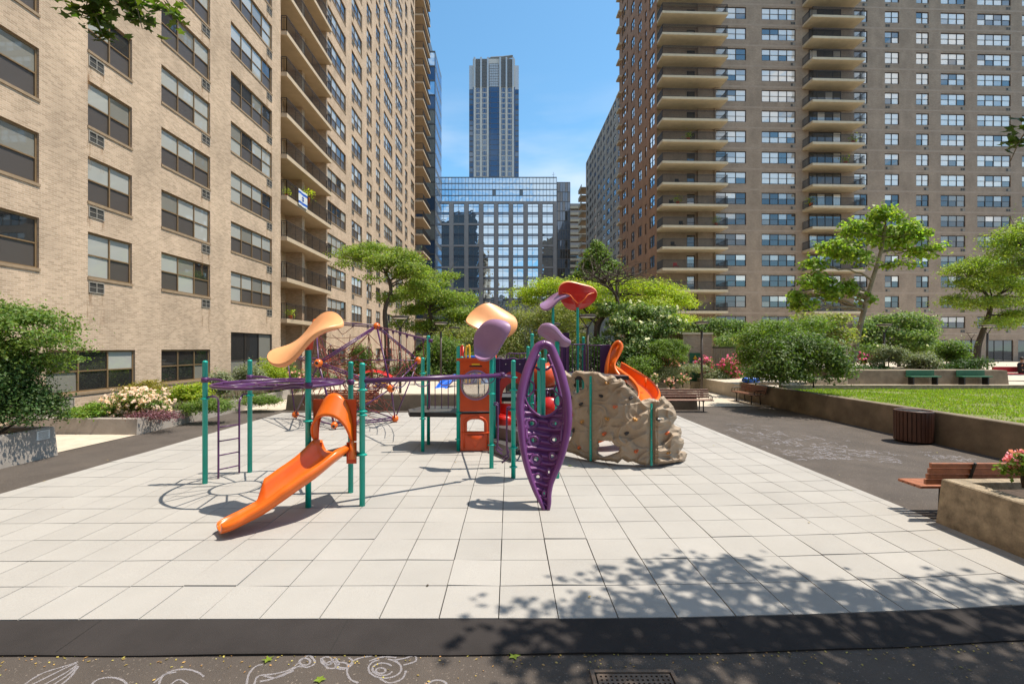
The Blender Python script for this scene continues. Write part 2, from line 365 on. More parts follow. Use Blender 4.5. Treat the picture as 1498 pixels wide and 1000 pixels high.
M['rubber_blk'] = mat('black_rubber', (.036, .031, .030), .92, spec=.2, var=.18, scale=1.5, bump=.4, bscale=140, detail=8)
M['joint'] = mat('dark_joint', (.02, .018, .016), .95)
M['grassg'] = mat('lawn_soil', (.15, .16, .045), .95, var=.35, scale=2.2, detail=9)
def struct(mb, name): o = mb.build(name); o['kind'] = 'structure'; return o
b = MB().mat(M['asphalt']); b.quad((-400, -200, -.035), (400, -200, -.035), (400, 900, -.035), (-400, 900, -.035)); struct(b, 'ground')
# beige paved walks
b = MB().mat(M['paving'])
for poly in ([(-15.3, 7), (-11.9, 7), (-11.3, 11.2), (-11.2, 13.6), (-15.3, 13.6)], [(-9.4, 18.9), (-13.5, 18.9), (-13.5, 60), (-9.4, 60)], [(6.9, 20.1), (11.7, 20.1), (14, 28.5), (14, 60), (5, 60), (5, 28), (6.9, 24)]):
    n = len(poly); b.add([(x, y, -.02) for x, y in poly], [tuple(range(n))])
struct(b, 'paved_path')
# rubber pad: every tile a slightly uneven slab
def yshift(x): return .0085*x*x if x > 0 else .0016*x*x*-.6
b = MB().mat(M['joint'])
bx = [(-9.05, 4.36), (-4.5, 4.32), (0, 4.34), (3, 4.42), (6.42, 4.70), (6.42, 18.3), (-9.05, 18.3)]
b.add([(x, y, -.018) for x, y in bx], [tuple(range(len(bx)))])
b.mat(M['rubber'])
xs = [-9.05]+[-.101+.575*k for k in range(-15, 12)]+[6.42]
ys = [4.333+.597*k for k in range(24)]
h = {}
for i in range(len(xs)):
    for j in range(len(ys)): h[i, j] = rnd.gauss(0, .0014)
for i in range(len(xs)-1):
    for j in range(len(ys)-1):
        g = .004+rnd.random()*.003; c = []
        curl = rnd.random() < .16
        for (a, e) in ((0, 0), (1, 0), (1, 1), (0, 1)):
            x = xs[i+a]; x2 = x+(g if a == 0 else -g); y = ys[j+e]+yshift(x)+(g if e == 0 else -g)
            z = h[i+a, j+e]+rnd.gauss(0, .0012)+(rnd.uniform(0, .011 if j < 6 else .006) if curl and rnd.random() < .5 else 0)
            if i+a == len(xs)-1: y = ys[j+e]+yshift(x)
            c.append((x2, min(y, 18.3+yshift(x)), z))
        lo = [(p[0], p[1], -.03) for p in c]
        b.add(lo+c, ((4, 5, 6, 7), (0, 1, 5, 4), (1, 2, 6, 5), (2, 3, 7, 6), (3, 0, 4, 7)))
struct(b, 'rubber_tile_floor')
# black rubber ramp along the near edge
b = MB().mat(M['rubber_blk'])
N_ = 60; prev = None
for k in range(N_+1):
    x = -9.1+15.6*k/N_; wob = .018*noise.noise(Vector((x*.8, 0, 0)))
    y1 = 4.328+yshift(x); y0 = y1-.47+wob; zt = .0-.002; zl = -.012+.012*noise.noise(Vector((x*.7, 5, 0)))
    cur = [(x, y1, zt), (x, y0+.02, zl), (x, y0, zl-.006), (x, y0+.012, -.05)]
    if prev:
        for a in range(3): b.quad(prev[a], cur[a], cur[a+1], prev[a+1])
    prev = cur
b.mat(M['joint'])
for x in (-6.2, -3.9, -1.55, .82, 1.98, 3.1, 4.3): y1 = 4.328+yshift(x); b.quad((x, y1-.004, .0005), (x+.006, y1-.004, .0005), (x+.012+.02*(x > 1), y1-.44, -.0085), (x+.006+.02*(x > 1), y1-.44, -.0085))
struct(b, 'rubber_ramp')
# lawn
LX = 11.75
b = MB().mat(M['grassg']); b.grid(lambda u, v: (LX+.15+u*26, 3+v*17.3, .72+.03*noise.noise(Vector((u*20, v*14, 0)))), 60, 40); struct(b, 'lawn_ground')
b = MB().mat(M['lf_jun'])
gm = leafmat('grass_blade', (.20, .27, .035), .35, .3); b = MB().mat(gm)
r2 = random.Random(3)
for k in range(62000):
    y = 6.0+14.1*r2.random()**.75; x = LX+.2+r2.random()*min(18, y*1.25)
    if noise.noise(Vector((x*.35, y*.9, 3))) > .33 and r2.random() < .72: continue
    a = r2.random()*math.pi; hh = .035+.045*r2.random(); w = .011+.010*r2.random()*(y/12); dx, dy = math.cos(a)*w, math.sin(a)*w; lx, ly = r2.gauss(0, .018), r2.gauss(0, .018); z = .72+.03*noise.noise(Vector(((x-LX-.15)/26*20, (y-3)/17.3*14, 0)))
    b.add([(x-dx, y-dy, z), (x+dx, y+dy, z), (x+lx, y+ly, z+hh)], ((0, 1, 2),))
o = b.build('lawn_grass', uv=False); o['kind'] = 'stuff'
# raised plaza beyond the lawn and raised toddler terrace
b = MB().mat(M['paving'])
b.quad((11.8, 21.2, .70), (75, 21.2, .70), (75, 59.3, .70), (11.8, 59.3, .70))
b.quad((11.8, 21.2, .70), (11.8, 21.2, -.1), (75, 21.2, -.1), (75, 21.2, .70)); b.quad((11.8, 21.2, -.1), (11.8, 21.2, .7), (11.8, 59.3, .7), (11.8, 59.3, -.1))
struct(b, 'raised_plaza')

# ---------------------------------------------------------------- building kit
def frame(o, ang, flip=1):
    """wall frame: u runs along the wall, d out of it, z up"""
    ux, uy = math.cos(ang), math.sin(ang); dx, dy = uy*flip, -ux*flip
    return lambda u, d, z: (o[0]+ux*u+dx*d, o[1]+uy*u+dy*d, z)
def fbox(b, fr, u0, u1, d0, d1, z0, z1):
    b.hexa([Vector(fr(*q)) for q in ((u0, d0, z0), (u1, d0, z0), (u1, d1, z0), (u0, d1, z0), (u0, d0, z1), (u1, d0, z1), (u1, d1, z1), (u0, d1, z1))])
def wall(b, fr, u0, u1, z0, z1, ops, d=0, rv=.16):
    us = sorted({round(v, 4) for o in ops for v in o[:2] if u0 < v < u1} | {u0, u1})
    ops = sorted(ops, key=lambda o: o[0])
    for a, c in zip(us, us[1:]):
        m = (a+c)/2; col = sorted([(max(o[2], z0), min(o[3], z1)) for o in ops if o[0] < m < o[1] and o[3] > z0 and o[2] < z1])
        z = z0
        for (p, q) in col:
            if p > z: b.quad(fr(a, d, z), fr(c, d, z), fr(c, d, p), fr(a, d, p))
            z = max(z, q)
        if z < z1: b.quad(fr(a, d, z), fr(c, d, z), fr(c, d, z1), fr(a, d, z1))
    if rv:
        for (a, c, p, q) in ops:
            e = d-rv
            b.quad(fr(a, d, p), fr(c, d, p), fr(c, e, p), fr(a, e, p)); b.quad(fr(a, d, q), fr(c, d, q), fr(c, e, q), fr(a, e, q))
            b.quad(fr(a, d, p), fr(a, e, p), fr(a, e, q), fr(a, d, q)); b.quad(fr(c, d, p), fr(c, e, p), fr(c, e, q), fr(c, d, q))
            b.quad(fr(a, e-.02, p), fr(c, e-.02, p), fr(c, e-.02, q), fr(a, e-.02, q))
def window_geo(fr, a, c, p, q, n, fm, panes, r, d=0, fw=.055, split=.5, sash=True):
    """frame and pane meshes of one window of n lights; panes: weighted glass materials (upper), second list (lower)"""
    f = MB().mat(fm); D0, D1 = d-.14, d-.075
    fbox(f, fr, a, c, D0, D1, p, p+fw); fbox(f, fr, a, c, D0, D1, q-fw*1.3, q)
    fbox(f, fr, a, a+fw, D0, D1, p+fw, q-fw*1.3); fbox(f, fr, c-fw, c, D0, D1, p+fw, q-fw*1.3)
    for k in range(1, n):
        u = a+(c-a)*k/n; fbox(f, fr, u-fw*.5, u+fw*.5, D0+.002, D1+.01, p+fw, q-fw*1.3)
    g = MB(); zm = p+(q-p)*split
    for k in range(n):
        u0, u1 = a+(c-a)*k/n, a+(c-a)*(k+1)/n
        sl = zm
        if sash:
            fbox(f, fr, u0+fw*.5, u1-fw*.5, D0+.004, D1-.006, zm-.022, zm+.022)
            if r.random() < .12:
                sl = zm+(q-zm)*r.uniform(.1, .4); fbox(f, fr, u0+fw*.5, u1-fw*.5, D0-.01, D0+.02, sl-.02, sl+.02)
        up, lo = r.choices(panes[0], panes[2])[0], r.choices(panes[1], panes[2])[0]
        j = [r.gauss(0, .0025) for _ in range(4)]
        def pq(z0, z1, dd):
            g.quad(fr(u0, dd+j[0], z0), fr(u1, dd+j[1], z0), fr(u1, dd+j[2], z1), fr(u0, dd+j[3], z1))
        if sash:
            g.mat(M[up]); pq(zm, q-.01, D1-.03); g.mat(M[lo]); pq(p+.01, zm, D1-.045)
        else:
            g.mat(M[up]); pq(p+.01, q-.01, D1-.035)
    return f, g
class Bld:
    def __init__(s, name, loc, label, cat, group=None):
        s.root = empty(name, loc, label, cat, group); s.wins = []; s.acs = []; s.rails = []; s.org = Vector(loc); s.name = name
    def win(s, fr, a, c, p, q, *k, sill=None, **kw):
        P = [proj(fr(a, 0, p)), proj(fr(c, 0, q))]; vis = P[1][1] > -60 and P[0][1] < 1060 and min(P[0][0], P[1][0]) < 1580 and max(P[0][0], P[1][0]) > -80
        s.wins.append((abs((P[1][0]-P[0][0])*(P[1][1]-P[0][1])), len(s.wins), (fr, a, c, p, q)+k, kw, sill, vis))
    def ac(s, fr, u, z, w=.62, h=.40, dark=False): s.acs.append((fr, u, z, w, h, dark))
    def finish(s, small=False):
        ws = sorted(s.wins, key=lambda t: (-t[5], -t[0])); F = MB(); G = MB(); S = MB()
        def join(A, B):
            for i, f in enumerate(B.f):
                pass
            off = len(A.v); A.v.extend(B.v)
            mp = []
            for m in B.mats:
                A.mat(m); mp.append(A.cur)
            A.f.extend([[off+i for i in f] for f in B.f]); A.m.extend([mp[k] for k in B.m]); A.sm.extend(B.sm)
        for rank, (ar, idx, a, kw, sill, vis) in enumerate(ws):
            r = random.Random(idx*7+len(s.name)*131); f, g = window_geo(*a, r, **kw)
            fr, u0, u1, p, q = a[:5]; sb = None
            if sill is not None:
                sb = MB().mat(sill); fbox(sb, fr, u0-.02, u1+.02, -.13, .035, p-.09, p+.004)
            if rank < 100 and vis:
                w = f.build('window', s.root)
                if small: join_only = g; sub(g, 'pane', w, s.root)
                else:
                    sub(g, 'pane', w, s.root)
                    if sb: sub(sb, 'sill', w, s.root); sb = None
            else: join(F, f); join(F, g)
            if sb: join(S, sb) if small else join(F, sb)
        if F.f: F.build('window', s.root)['kind'] = 'stuff'
        if S.f: S.build('window_sill', s.root)['kind'] = 'stuff'
        A = MB()
        for i, (fr, u, z, w, h, dark) in enumerate(s.acs):
            near = i < 90; b = MB() if near else A
            b.mat(M['ac']); fbox(b, fr, u, u+w, -.05, .03, z, z+.03); fbox(b, fr, u, u+w, -.05, .03, z+h-.03, z+h)
            for q in (0, .5, 1): fbox(b, fr, u+q*(w-.03), u+q*(w-.03)+.03, -.05, .03, z+.03, z+h-.03)
            fbox(b, fr, u+.03, u+w-.03, -.02, .015, z+h*.5-.01, z+h*.5+.01)
            b.mat(M['acdark']); b.quad(fr(u+.02, .004, z+.02), fr(u+w*.5, .004, z+.02), fr(u+w*.5, .004, z+h-.02), fr(u+.02, .004, z+h-.02))
            b.mat(M['acdark'] if dark else M['ac']); b.quad(fr(u+w*.5, .006, z+.02), fr(u+w-.02, .006, z+.02), fr(u+w-.02, .006, z+h-.02), fr(u+w*.5, .006, z+h-.02))
            if near: b.build('air_conditioner', s.root)
        if A.f: A.build('air_conditioner', s.root)['kind'] = 'stuff'
def railing(b, pts, z, h=1.05, step=.13, post=1.3, r=.009):
    for a, c in zip(pts, pts[1:]):
        a, c = Vector(a), Vector(c); L_ = (c-a).length
        for zz, rr in ((z+h, .025), (z+.10, .016), (z+h-.12, .014)): b.tube([(a.x, a.y, zz), (c.x, c.y, zz)], rr, 4)
        n = max(2, int(L_/step))
        for k in range(n+1):
            q = a.lerp(c, k/n); rr = max(.022, r) if k % max(1, int(post/step)) == 0 or k == n else r
            b.tube([(q.x, q.y, z+.0), (q.x, q.y, z+h)], rr, 4 if rr > .01 else 3, cap=False)
F_ = 2.75; FL0 = 4.53; NF = 22

# ---------------------------------------------------------------- left building
XL = -15.3
LB = Bld('apartment_building', (XL, 40, 0), 'tall tan brick apartment block filling the left side, sunlit, with brown framed windows', 'apartment building')
fl = frame((XL, 0), R(90), 1)      # u = world Y, d towards +X
def ypx(px): return -XL*FOC/(CX-px)
cols = [  # (y0, y1, lights, ac side, first floor index)
    (12.45, 14.68, 2, None), (16.38, 18.30, 2, 'l'), (19.84, 23.08, 3, 'r'), (24.8, 29.1, 4, 'r'),
    (37.96, 42.25, 4, 'l'), (43.8, 46.9, 3, 'l'), (48.4, 50.2, 2, 'l'), (51.8, 53.5, 2, 'r'), (55.05, 59.05, 4, None), (60.7, 64.6, 4, 'l'), (66.2, 67.8, 2, 'l'), (70.1, 72.6, 3, None)]
pl_up = [['gl_blind', 'gl_curt', 'gl_dark', 'gl_blind'], ['gl_scr', 'gl_scr', 'gl_scr', 'gl_blind'], [4, 3, 2, 1.5]]
ops = []
ZT = FL0+F_*NF+1.0
for (a, c, n, s) in cols:
    for k in range(NF):
        z = FL0+F_*k; p, q = z+.63, z+2.28
        if proj((XL, a, p))[1] < -220 and proj((XL, c, p))[1] < -220: continue
        if s is None and n == 4 and a > 50: pass
        ops.append((a, c, p, q)); LB.win(fl, a, c, p, q, n, M['bronze'], pl_up, sill=M['sill'])
        if s: LB.ac(fl, a+.02 if s == 'l' else c-.66, p-.56, dark=True)
for (a, c, n, z0, z1) in ((14.9, 18.45, 3, 1.0, 2.5), (19.84, 23.08, 3, 1.02, 2.5), (24.8, 29.1, 3, .3, 3.45), (38, 42.2, 4, .9, 2.5), (43.8, 46.9, 3, .9, 2.5), (48.4, 50.2, 2, .9, 2.5), (51.8, 53.5, 2, .9, 2.5), (55, 59, 4, .9, 2.5)):
    ops.append((a, c, z0, z1))
    big = z1 > 3
    LB.win(fl, a, c, z0, z1, n, M['darkframe'] if big else M['bronze'], [['gl_dark', 'gl_curt' if big else 'gl_dark', 'gl_blind' if not big else 'gl_dark', 'gl_dark'], ['gl_curt' if big else 'gl_dark', 'gl_curt', 'gl_scr', 'gl_dark'], [3, 2, 3 if a < 18 else .5, 1]], sill=M['sill'])
LB.ac(fl, 14.95, .45, .9, .4)
b = MB().mat(M['brick_l'])
yb0, yb1, rec = 30.2, 37.7, -1.6
wall(b, fl, -30, yb0, -.1, ZT, [o for o in ops if o[1] < yb0]); wall(b, fl, yb1, 73.2, -.1, ZT, [o for o in ops if o[0] > yb1])
fi = frame((XL, 0), R(90), 1)
b.quad(fl(yb0, 0, -.1), fl(yb0, rec, -.1), fl(yb0, rec, ZT), fl(yb0, 0, ZT)); b.quad(fl(yb1, 0, -.1), fl(yb1, rec, -.1), fl(yb1, rec, ZT), fl(yb1, 0, ZT))
dops = []
for k in range(NF):
    z = FL0+F_*k; dops.append((yb0+.9, yb0+3.0, z+.02, z+2.2)); dops.append((yb1-2.6, yb1-1.4, z+.02, z+2.15))
wall(b, fl, yb0, yb1, -.1, ZT, dops, d=rec)
fbox(b, fl, yb0+3.9, yb0+4.3, rec+.005, -.35, 0, ZT-.3)
# second balcony stack, building end and back
wall(b, fl, 73.2, 80, -.1, ZT, [], d=-1.2)
b.quad(fl(73.2, 0, -.1), fl(73.2, -1.2, -.1), fl(73.2, -1.2, ZT), fl(73.2, 0, ZT))
b.quad(fl(80, -1.2, -.1), fl(80, -18, -.1), fl(80, -18, ZT), fl(80, -1.2, ZT)); b.quad(fl(-30, 0, -.1), fl(-30, -18, -.1), fl(-30, -18, ZT), fl(-30, 0, ZT))
b.quad(fl(-30, -18, -.1), fl(80, -18, -.1), fl(80, -18, ZT), fl(-30, -18, ZT))
b.quad(fl(-30, 0, ZT), fl(73.2, 0, ZT), fl(80, -18, ZT), fl(-30, -18, ZT))
b.build('wall', LB.root)
g = MB(); 
for (a, c, p, q) in dops:
    f, gg = window_geo(fl, a, c, p, q, 2 if c-a > 1.5 else 1, M['darkframe'], [['gl_dark', 'gl_curt'], ['gl_dark', 'gl_curt'], [3, 1]], rnd, d=rec, sash=False)
    if proj((XL, a, p))[1] > -60:
        o = f.build('balcony_door', LB.root); sub(gg, 'pane', o, LB.root)
def bal(B, fr, a, c, d0, d1, z, m, th=.27, wtop=.06):
    s_ = MB().mat(m); fbox(s_, fr, a, c, d0, d1, z-th, z); o = s_.build('balcony', B.root)
    r_ = MB().mat(M['rail']); e = .06
    pts = [fr(a+e, max(d0, 0)+.02, z), fr(a+e, d1-e, z), fr(c-e, d1-e, z), fr(c-e, max(d0, 0)+.02, z)]
    railing(r_, pts, z, r=(.013 if B is LB else .022)); sub(r_, 'railing', o, B.root)
for k in range(NF):
    z = FL0+F_*k
    if proj((XL, yb0, z))[1] > -330: bal(LB, fl, yb0+.003, yb1+.15, rec+.01, .42, z, M['slab_l'])
    bal(LB, fl, 73.3, 80, -1.19, 1.33, z, M['slab_l'])
# rust runs under the air conditioners
def rustmat():
    m, N, L, b_ = newmat('rust_run'); b_.inputs['Base Color'].default_value = (.30, .15, .055, 1); b_.inputs['Roughness'].default_value = .9
    uv = N.new('ShaderNodeUVMap'); mp = N.new('ShaderNodeMapping'); mp.inputs['Scale'].default_value = (14, 1.1, 1); n = N.new('ShaderNodeTexNoise'); n.inputs['Scale'].default_value = 1.3; n.inputs['Detail'].default_value = 6
    L.new(uv.outputs[0], mp.inputs[0]); L.new(mp.outputs[0], n.inputs['Vector']); r_ = N.new('ShaderNodeMapRange'); r_.inputs['From Min'].default_value = .46; r_.inputs['From Max'].default_value = .72; r_.inputs['To Max'].default_value = .6
    L.new(n.outputs['Fac'], r_.inputs['Value']); L.new(r_.outputs[0], b_.inputs['Alpha']); return m
M['rust'] = rustmat(); b = MB().mat(M['rust']); rr0 = random.Random(2)
for (fr, u, z, w, h, dark) in LB.acs[:70]:
    for q in (0, w-.1):
        L0 = rr0.uniform(.3, 1.2) if z > FL0 else rr0.uniform(1.2, 1.9); b.quad(fr(u+q-.04, .003, z-L0), fr(u+q+.12, .003, z-L0), fr(u+q+.12, .003, z), fr(u+q-.04, .003, z))
b.build('rust_stain', LB.root)['kind'] = 'stuff'
# pipe on the wall
b = MB().mat(M['darkframe']); b.tube([fl(13.9, .06, .45), fl(13.9, .06, 2.6)], .035, 6); b.build('drain_pipe', LB.root)
LB.finish()

# ---------------------------------------------------------------- right building
AN = R(2.0); OR_ = (19.57, 59.9)
RB = Bld('apartment_building', (45, 62, 0), 'brown brick apartment tower on the right with two stacks of cream balcony slabs', 'apartment building')
fr_ = frame(OR_, AN)              # front: u to the right, d towards the camera
fs_ = frame(OR_, R(90)+AN, -1)    # left side: u away from the camera, d towards -X
def upx(px): k = (px-CX)/FOC; X = k*59.23/(1-.0344*k); return (X-OR_[0])/math.cos(AN)
rp_hi = [['rg_blind', 'rg_blind', 'rg_scr', 'rg_dark'], ['rg_blind', 'rg_blind', 'rg_scr', 'rg_dark'], [6, 3, 1.5, 1.3]]
rp_lo = [['rg_scr', 'gl_curt', 'gl_dark', 'rg_blind'], ['gl_dark', 'gl_dark', 'gl_dark', 'gl_curt'], [2, 2, 4, .6]]  # lower floors: darker panes stand in for the reflection of a building
UEND = upx(1600)
ops = []
rc = [(upx(1047), upx(1091.5), 3, 'l'), (upx(1114.3), upx(1164), 4, 'r'), (upx(1249.5), upx(1269), 2, 'r'), (upx(1294.5), upx(1315.5), 2, 'l'), (upx(1340.4), upx(1359), 2, 'r'), (upx(1376.4), upx(1412.4), 3, 'r'), (upx(1430), upx(1479), 4, 'r'), (upx(1495.5), upx(1540), 4, 'r')]
for (a, c, n, s) in rc:
    for k in range(18):
        z = FL0+F_*k; p, q = z+.68, z+2.27; ops.append((a, c, p, q))
        RB.win(fr_, a, c, p, q, n, M['darkframe'], rp_hi if k > 6 else rp_lo, fw=.085)
        RB.ac(fr_, a+.05 if s == 'l' else c-.72, p-.60, .66, .38, dark=(rnd.random() < .3))
for k in range(7):
    a = upx(1250)+k*4.6; ops.append((a, a+3.9, .75, 3.6)); RB.win(fr_, a, a+3.9, .75, 3.6, 3, M['darkframe'], [['gl_dark'], ['gl_curt'], [1]], sash=False)
b = MB().mat(M['brick_r'])
ur = upx(1045.5)
wall(b, fr_, ur, UEND, -.1, ZT, [o for o in ops if o[0] >= ur-.01])
# recessed bay behind the first balcony stack, stepping out at a brick pier
up = upx(1022)
dop = [(upx(1007), upx(1019), FL0+F_*k+.02, FL0+F_*k+2.15) for k in range(18)]
wall(b, fr_, 0, up, -.1, ZT, dop, d=-.5)
wall(b, fr_, up, ur, -.1, ZT, [], d=-.18)
b.quad(fr_(up, -.5, -.1), fr_(up, -.18, -.1), fr_(up, -.18, ZT), fr_(up, -.5, ZT)); b.quad(fr_(ur, 0, -.1), fr_(ur, -.18, -.1), fr_(ur, -.18, ZT), fr_(ur, 0, ZT))
# glazed bay behind the second stack
gop = [(upx(1183), upx(1230), FL0+F_*k+.02, FL0+F_*k+2.25) for k in range(18)]
b2 = MB().mat(M['brick_r'])
b.build('wall', RB.root)
for (a, c, p, q) in dop+gop:
    w = c-a > 3
    f, gg = window_geo(fr_, a, c, p, q, 4 if w else 1, M['darkframe'], [['rg_dark', 'rg_blind', 'rg_scr'], ['rg_dark', 'rg_scr'], [3, 2, 2] if False else [1, 1, 1]] if False else [['gl_dark', 'rg_scr', 'gl_dark', 'rg_blind'], ['gl_dark', 'gl_curt', 'gl_dark', 'rg_blind'], [4, 1.3, 3, .5]], random.Random(int(p*7+a)), d=(-.5 if not w else .16), fw=.09, sash=not w)
    if proj(fr_(a, 0, p))[1] > -60: o = f.build('balcony_door', RB.root); sub(gg, 'pane', o, RB.root)
# side wall
b = MB().mat(M['brick_s']); ops2 = []
sc_ = [(.8, 2.9, 2), (3.96, 4.67, 1), (6.16, 7.7, 2), (9.5, 11.23, 2), (12.85, 13.4, 1), (14.0, 16.2, 2)]
for (a, c, n) in sc_:
    for k in range(1, NF):
        z = FL0+F_*k; off = -.35 if n == 1 else 0; p, q = z+.68+off, z+2.27+off
        if proj(fs_(c, 0, p))[1] < -60: continue
        ops2.append((a, c, p, q)); RB.win(fs_, a, c, p, q, n, M['darkframe'], rp_hi if k > 4 else rp_lo, fw=.09)
wall(b, fs_, 0, 17.8, -.1, ZT, ops2); b.quad(fs_(17.8, 0, -.1), fs_(17.8, -40, -.1), fs_(17.8, -40, ZT), fs_(17.8, 0, ZT))
b.quad(fr_(0, -.5, ZT), fr_(UEND, 0, ZT), fr_(UEND, -18, ZT), fr_(0, -17.8, ZT)); b.quad(fr_(UEND, 0, -.1), fr_(UEND, -18, -.1), fr_(UEND, -18, ZT), fr_(UEND, 0, ZT))
b.build('side_wall', RB.root)
b = MB().mat(M['band'])
for k in range(0, 19):
    z = FL0+F_*k; fbox(b, fr_, ur+.01, UEND, -.05, .012, z-.20, z+.02)
b.build('floor_band', RB.root)['kind'] = 'stuff'
b = MB().mat(M['band'])
for px in (1092.5, 1113.2): fbox(b, fr_, upx(px)-.02, upx(px)+.02, -.05, .006, 3, ZT)
b.build('expansion_joint', RB.root)
for k in range(18):
    z = FL0+F_*k
    bal(RB, fr_, .02, upx(1062)-.75, -.49, 2.0, z+.02, M['slab'], .30)
    bal(RB, fr_, upx(1173.5), upx(1248), .003, 2.0, z+.02, M['slab'], .30)
for k in range(3, NF):   # balconies on the far side, their ends seen past the corner
    s_ = MB().mat(M['slab']); z = FL0+F_*k; fbox(s_, fs_, 16.3, 17.9, .002, .55, z-.28, z); s_.build('balcony', RB.root)
RB.finish()

# ---------------------------------------------------------------- far slab on the right
FB = Bld('apartment_building', (26.5, 128, 0), 'long beige brick apartment slab seen edge-on behind the brown tower', 'apartment building')
ff = frame((26.9, 100), R(90)+R(1.0), -1)
ops = []; u = 1.0; L_ = 53; i = 0
while u < L_-3:
    w = (2.6, 1.6, 3.2)[i % 3]
    for k in range(2, NF):
        z = FL0+F_*k; ops.append((u, u+w, z+.65, z+2.2)); FB.win(ff, u, u+w, z+.65, z+2.2, 2 if w < 3 else 3, M['darkframe'], rp_lo, fw=.1)
    u += w+(1.5, 1.1, 1.9)[i % 3]; i += 1
b = MB().mat(M['brick_far']); wall(b, ff, 0, L_, -.1, 65, ops); b.quad(ff(L_, 0, 0), ff(L_, -20, 0), ff(L_, -20, 65), ff(L_, 0, 65)); b.quad(ff(0, 0, 0), ff(0, -20, 0), ff(0, -20, 65), ff(0, 0, 65)); b.quad(ff(0, 0, 65), ff(L_, 0, 65), ff(L_, -20, 65), ff(0, -20, 65)); b.build('wall', FB.root)
for k in range(2, NF-2):
    s_ = MB().mat(M['slab_l']); z = FL0+F_*k; fbox(s_, ff, L_-.5, L_+6, -3, 1.6, z-.3, z); fbox(s_, ff, L_-.5, L_+6, 1.5, 1.6, z, z+.9); s_.build('balcony', FB.root)
FB.finish(True)

# ---------------------------------------------------------------- glass tower behind the left block
GT = Bld('glass_tower', (-23, 105, 0), 'slim dark glass high-rise peeking out behind the left apartment block', 'office tower')
g1 = frame((-30, 100), 0); b = MB().mat(M['bluegl']); g2 = frame((-16.4, 100), R(90), 1)
W = MB().mat(M['office']); 
for k in range(21):
    z = 3.2*k+1
    for i in range(5):
        j = rnd.gauss(0, .004); W.mat(M['office'] if rnd.random() < .75 else M['bluegl']); W.quad(g1(13.5-2.7*(i+1)+.05, .02+j, z), g1(13.5-2.7*i-.05, .02, z), g1(13.5-2.7*i-.05, .02, z+2.9), g1(13.5-2.7*(i+1)+.05, .02-j, z+2.9))
    for i in range(5):
        W.mat(M['greygl']); W.quad(g2(.2+1.8*i, .02, z), g2(1.8*i+1.8, .02, z), g2(1.8*i+1.8, .02, z+2.2), g2(.2+1.8*i, .02, z+2.2))
b = MB().mat(M['mull']); b.box(-64, -16.4, 100, 109.2, 0, 68.2); b.box(-29, -18.0, 100.6, 108, 68.2, 72.3); b.build('wall', GT.root); W.build('curtain_wall_glass', GT.root)['kind'] = 'stuff'
b = MB().mat(M['mull'])
for k in range(22): fbox(b, g1, 0, 13.6, .025, .12, 3.2*k+.7, 3.2*k+1.0)
b.build('floor_band', GT.root)['kind'] = 'stuff'

# ---------------------------------------------------------------- office block across the end
YO = 170.0; sO = YO/FOC
OB = Bld('office_building', (-5, YO+10, 0), 'mid-rise granite grid office block with mirror windows reflecting blue sky and clouds', 'office building')
fo = frame((0, YO), 0)
def ox(px): return (px-CX)*sO
def oz(py): return EYE+(HY-py)*sO
x0, x1 = ox(636), ox(814.5)
bays = [(ox(600+.24*a), ox(600+.24*c)) for a, c in ((172, 238), (264, 330), (355, 420), (445, 512), (536, 602), (626, 692), (716, 782), (806, 872))]
ops = []; zt = oz(294.5)
for k in range(7):
    zb = oz(240+.24*(363+131*k)) if False else oz(240+.24*(240+131.5*k+120)); zh = oz(240+.24*(240+131.5*k))
    for (a, c) in bays: ops.append((a, c, zb, zh))
b = MB().mat(M['granite']); wall(b, fo, x0, x1, 0, zt, ops, rv=.55)
b.box(x0, x1, YO+.6, YO+30, 0, zt-.05); b.build('wall', OB.root)
op_ = [['office', 'office', 'office', 'bluegl'], ['office', 'office', 'office', 'bluegl'], [5, 5, 5, .6]]
for (a, c, p, q) in ops:
    zm = (p+q)/2; f = MB().mat(M['mull']); gg = MB(); t = .16
    for e in (a, (a*2+c)/3 if False else a+(c-a)*.42, c-.14): fbox(f, fo, e, e+.14, -.45, -.30, p, q)
    for e in (p, zm-.5, zm+.4, p+(zm-p)*.68, zm+(q-zm)*.7, q-.14): fbox(f, fo, a+.14, c-.14, -.45, -.32, e, e+.14)
    for (e0, e1) in ((a, a+(c-a)*.42), (a+(c-a)*.42, c)):
        for (h0, h1) in ((p, zm-.4), (zm-.4, zm+.45), (zm+.45, q)):
            j = [rnd.gauss(0, .006) for _ in range(4)]; gg.mat(M['office'] if h1-h0 > 1 else M['greygl'])
            gg.quad(fo(e0, -.4+j[0], h0), fo(e1, -.4+j[1], h0), fo(e1, -.4+j[2], h1), fo(e0, -.4+j[3], h1))
    o = f.build('window', OB.root); sub(gg, 'pane', o, OB.root)
zg = oz(259)
b = MB().mat(M['mull']); b.box(x0, x1, YO+.5, YO+28, zt, zg-.1)
for k in range(5): fbox(b, fo, x0, x1, -.45, -.20, zt+(zg-zt)*k/4-.12, zt+(zg-zt)*k/4+.12)
n = 36
for k in range(n+1): u = x0+(x1-x0)*k/n; fbox(b, fo, u-.06, u+.06, -.45, -.25, zt, zg)
b.build('glass_attic', OB.root)
b = MB()
for k in range(n):
    for i in range(4):
        u0, u1 = x0+(x1-x0)*k/n, x0+(x1-x0)*(k+1)/n; h0, h1 = zt+(zg-zt)*i/4, zt+(zg-zt)*(i+1)/4; j = [rnd.gauss(0, .005) for _ in range(4)]
        b.mat(M['office'] if i != 1 or rnd.random() > .1 else M['gl_dark']); b.quad(fo(u0, -.42+j[0], h0), fo(u1, -.42+j[1], h0), fo(u1, -.42+j[2], h1), fo(u0, -.42+j[3], h1))
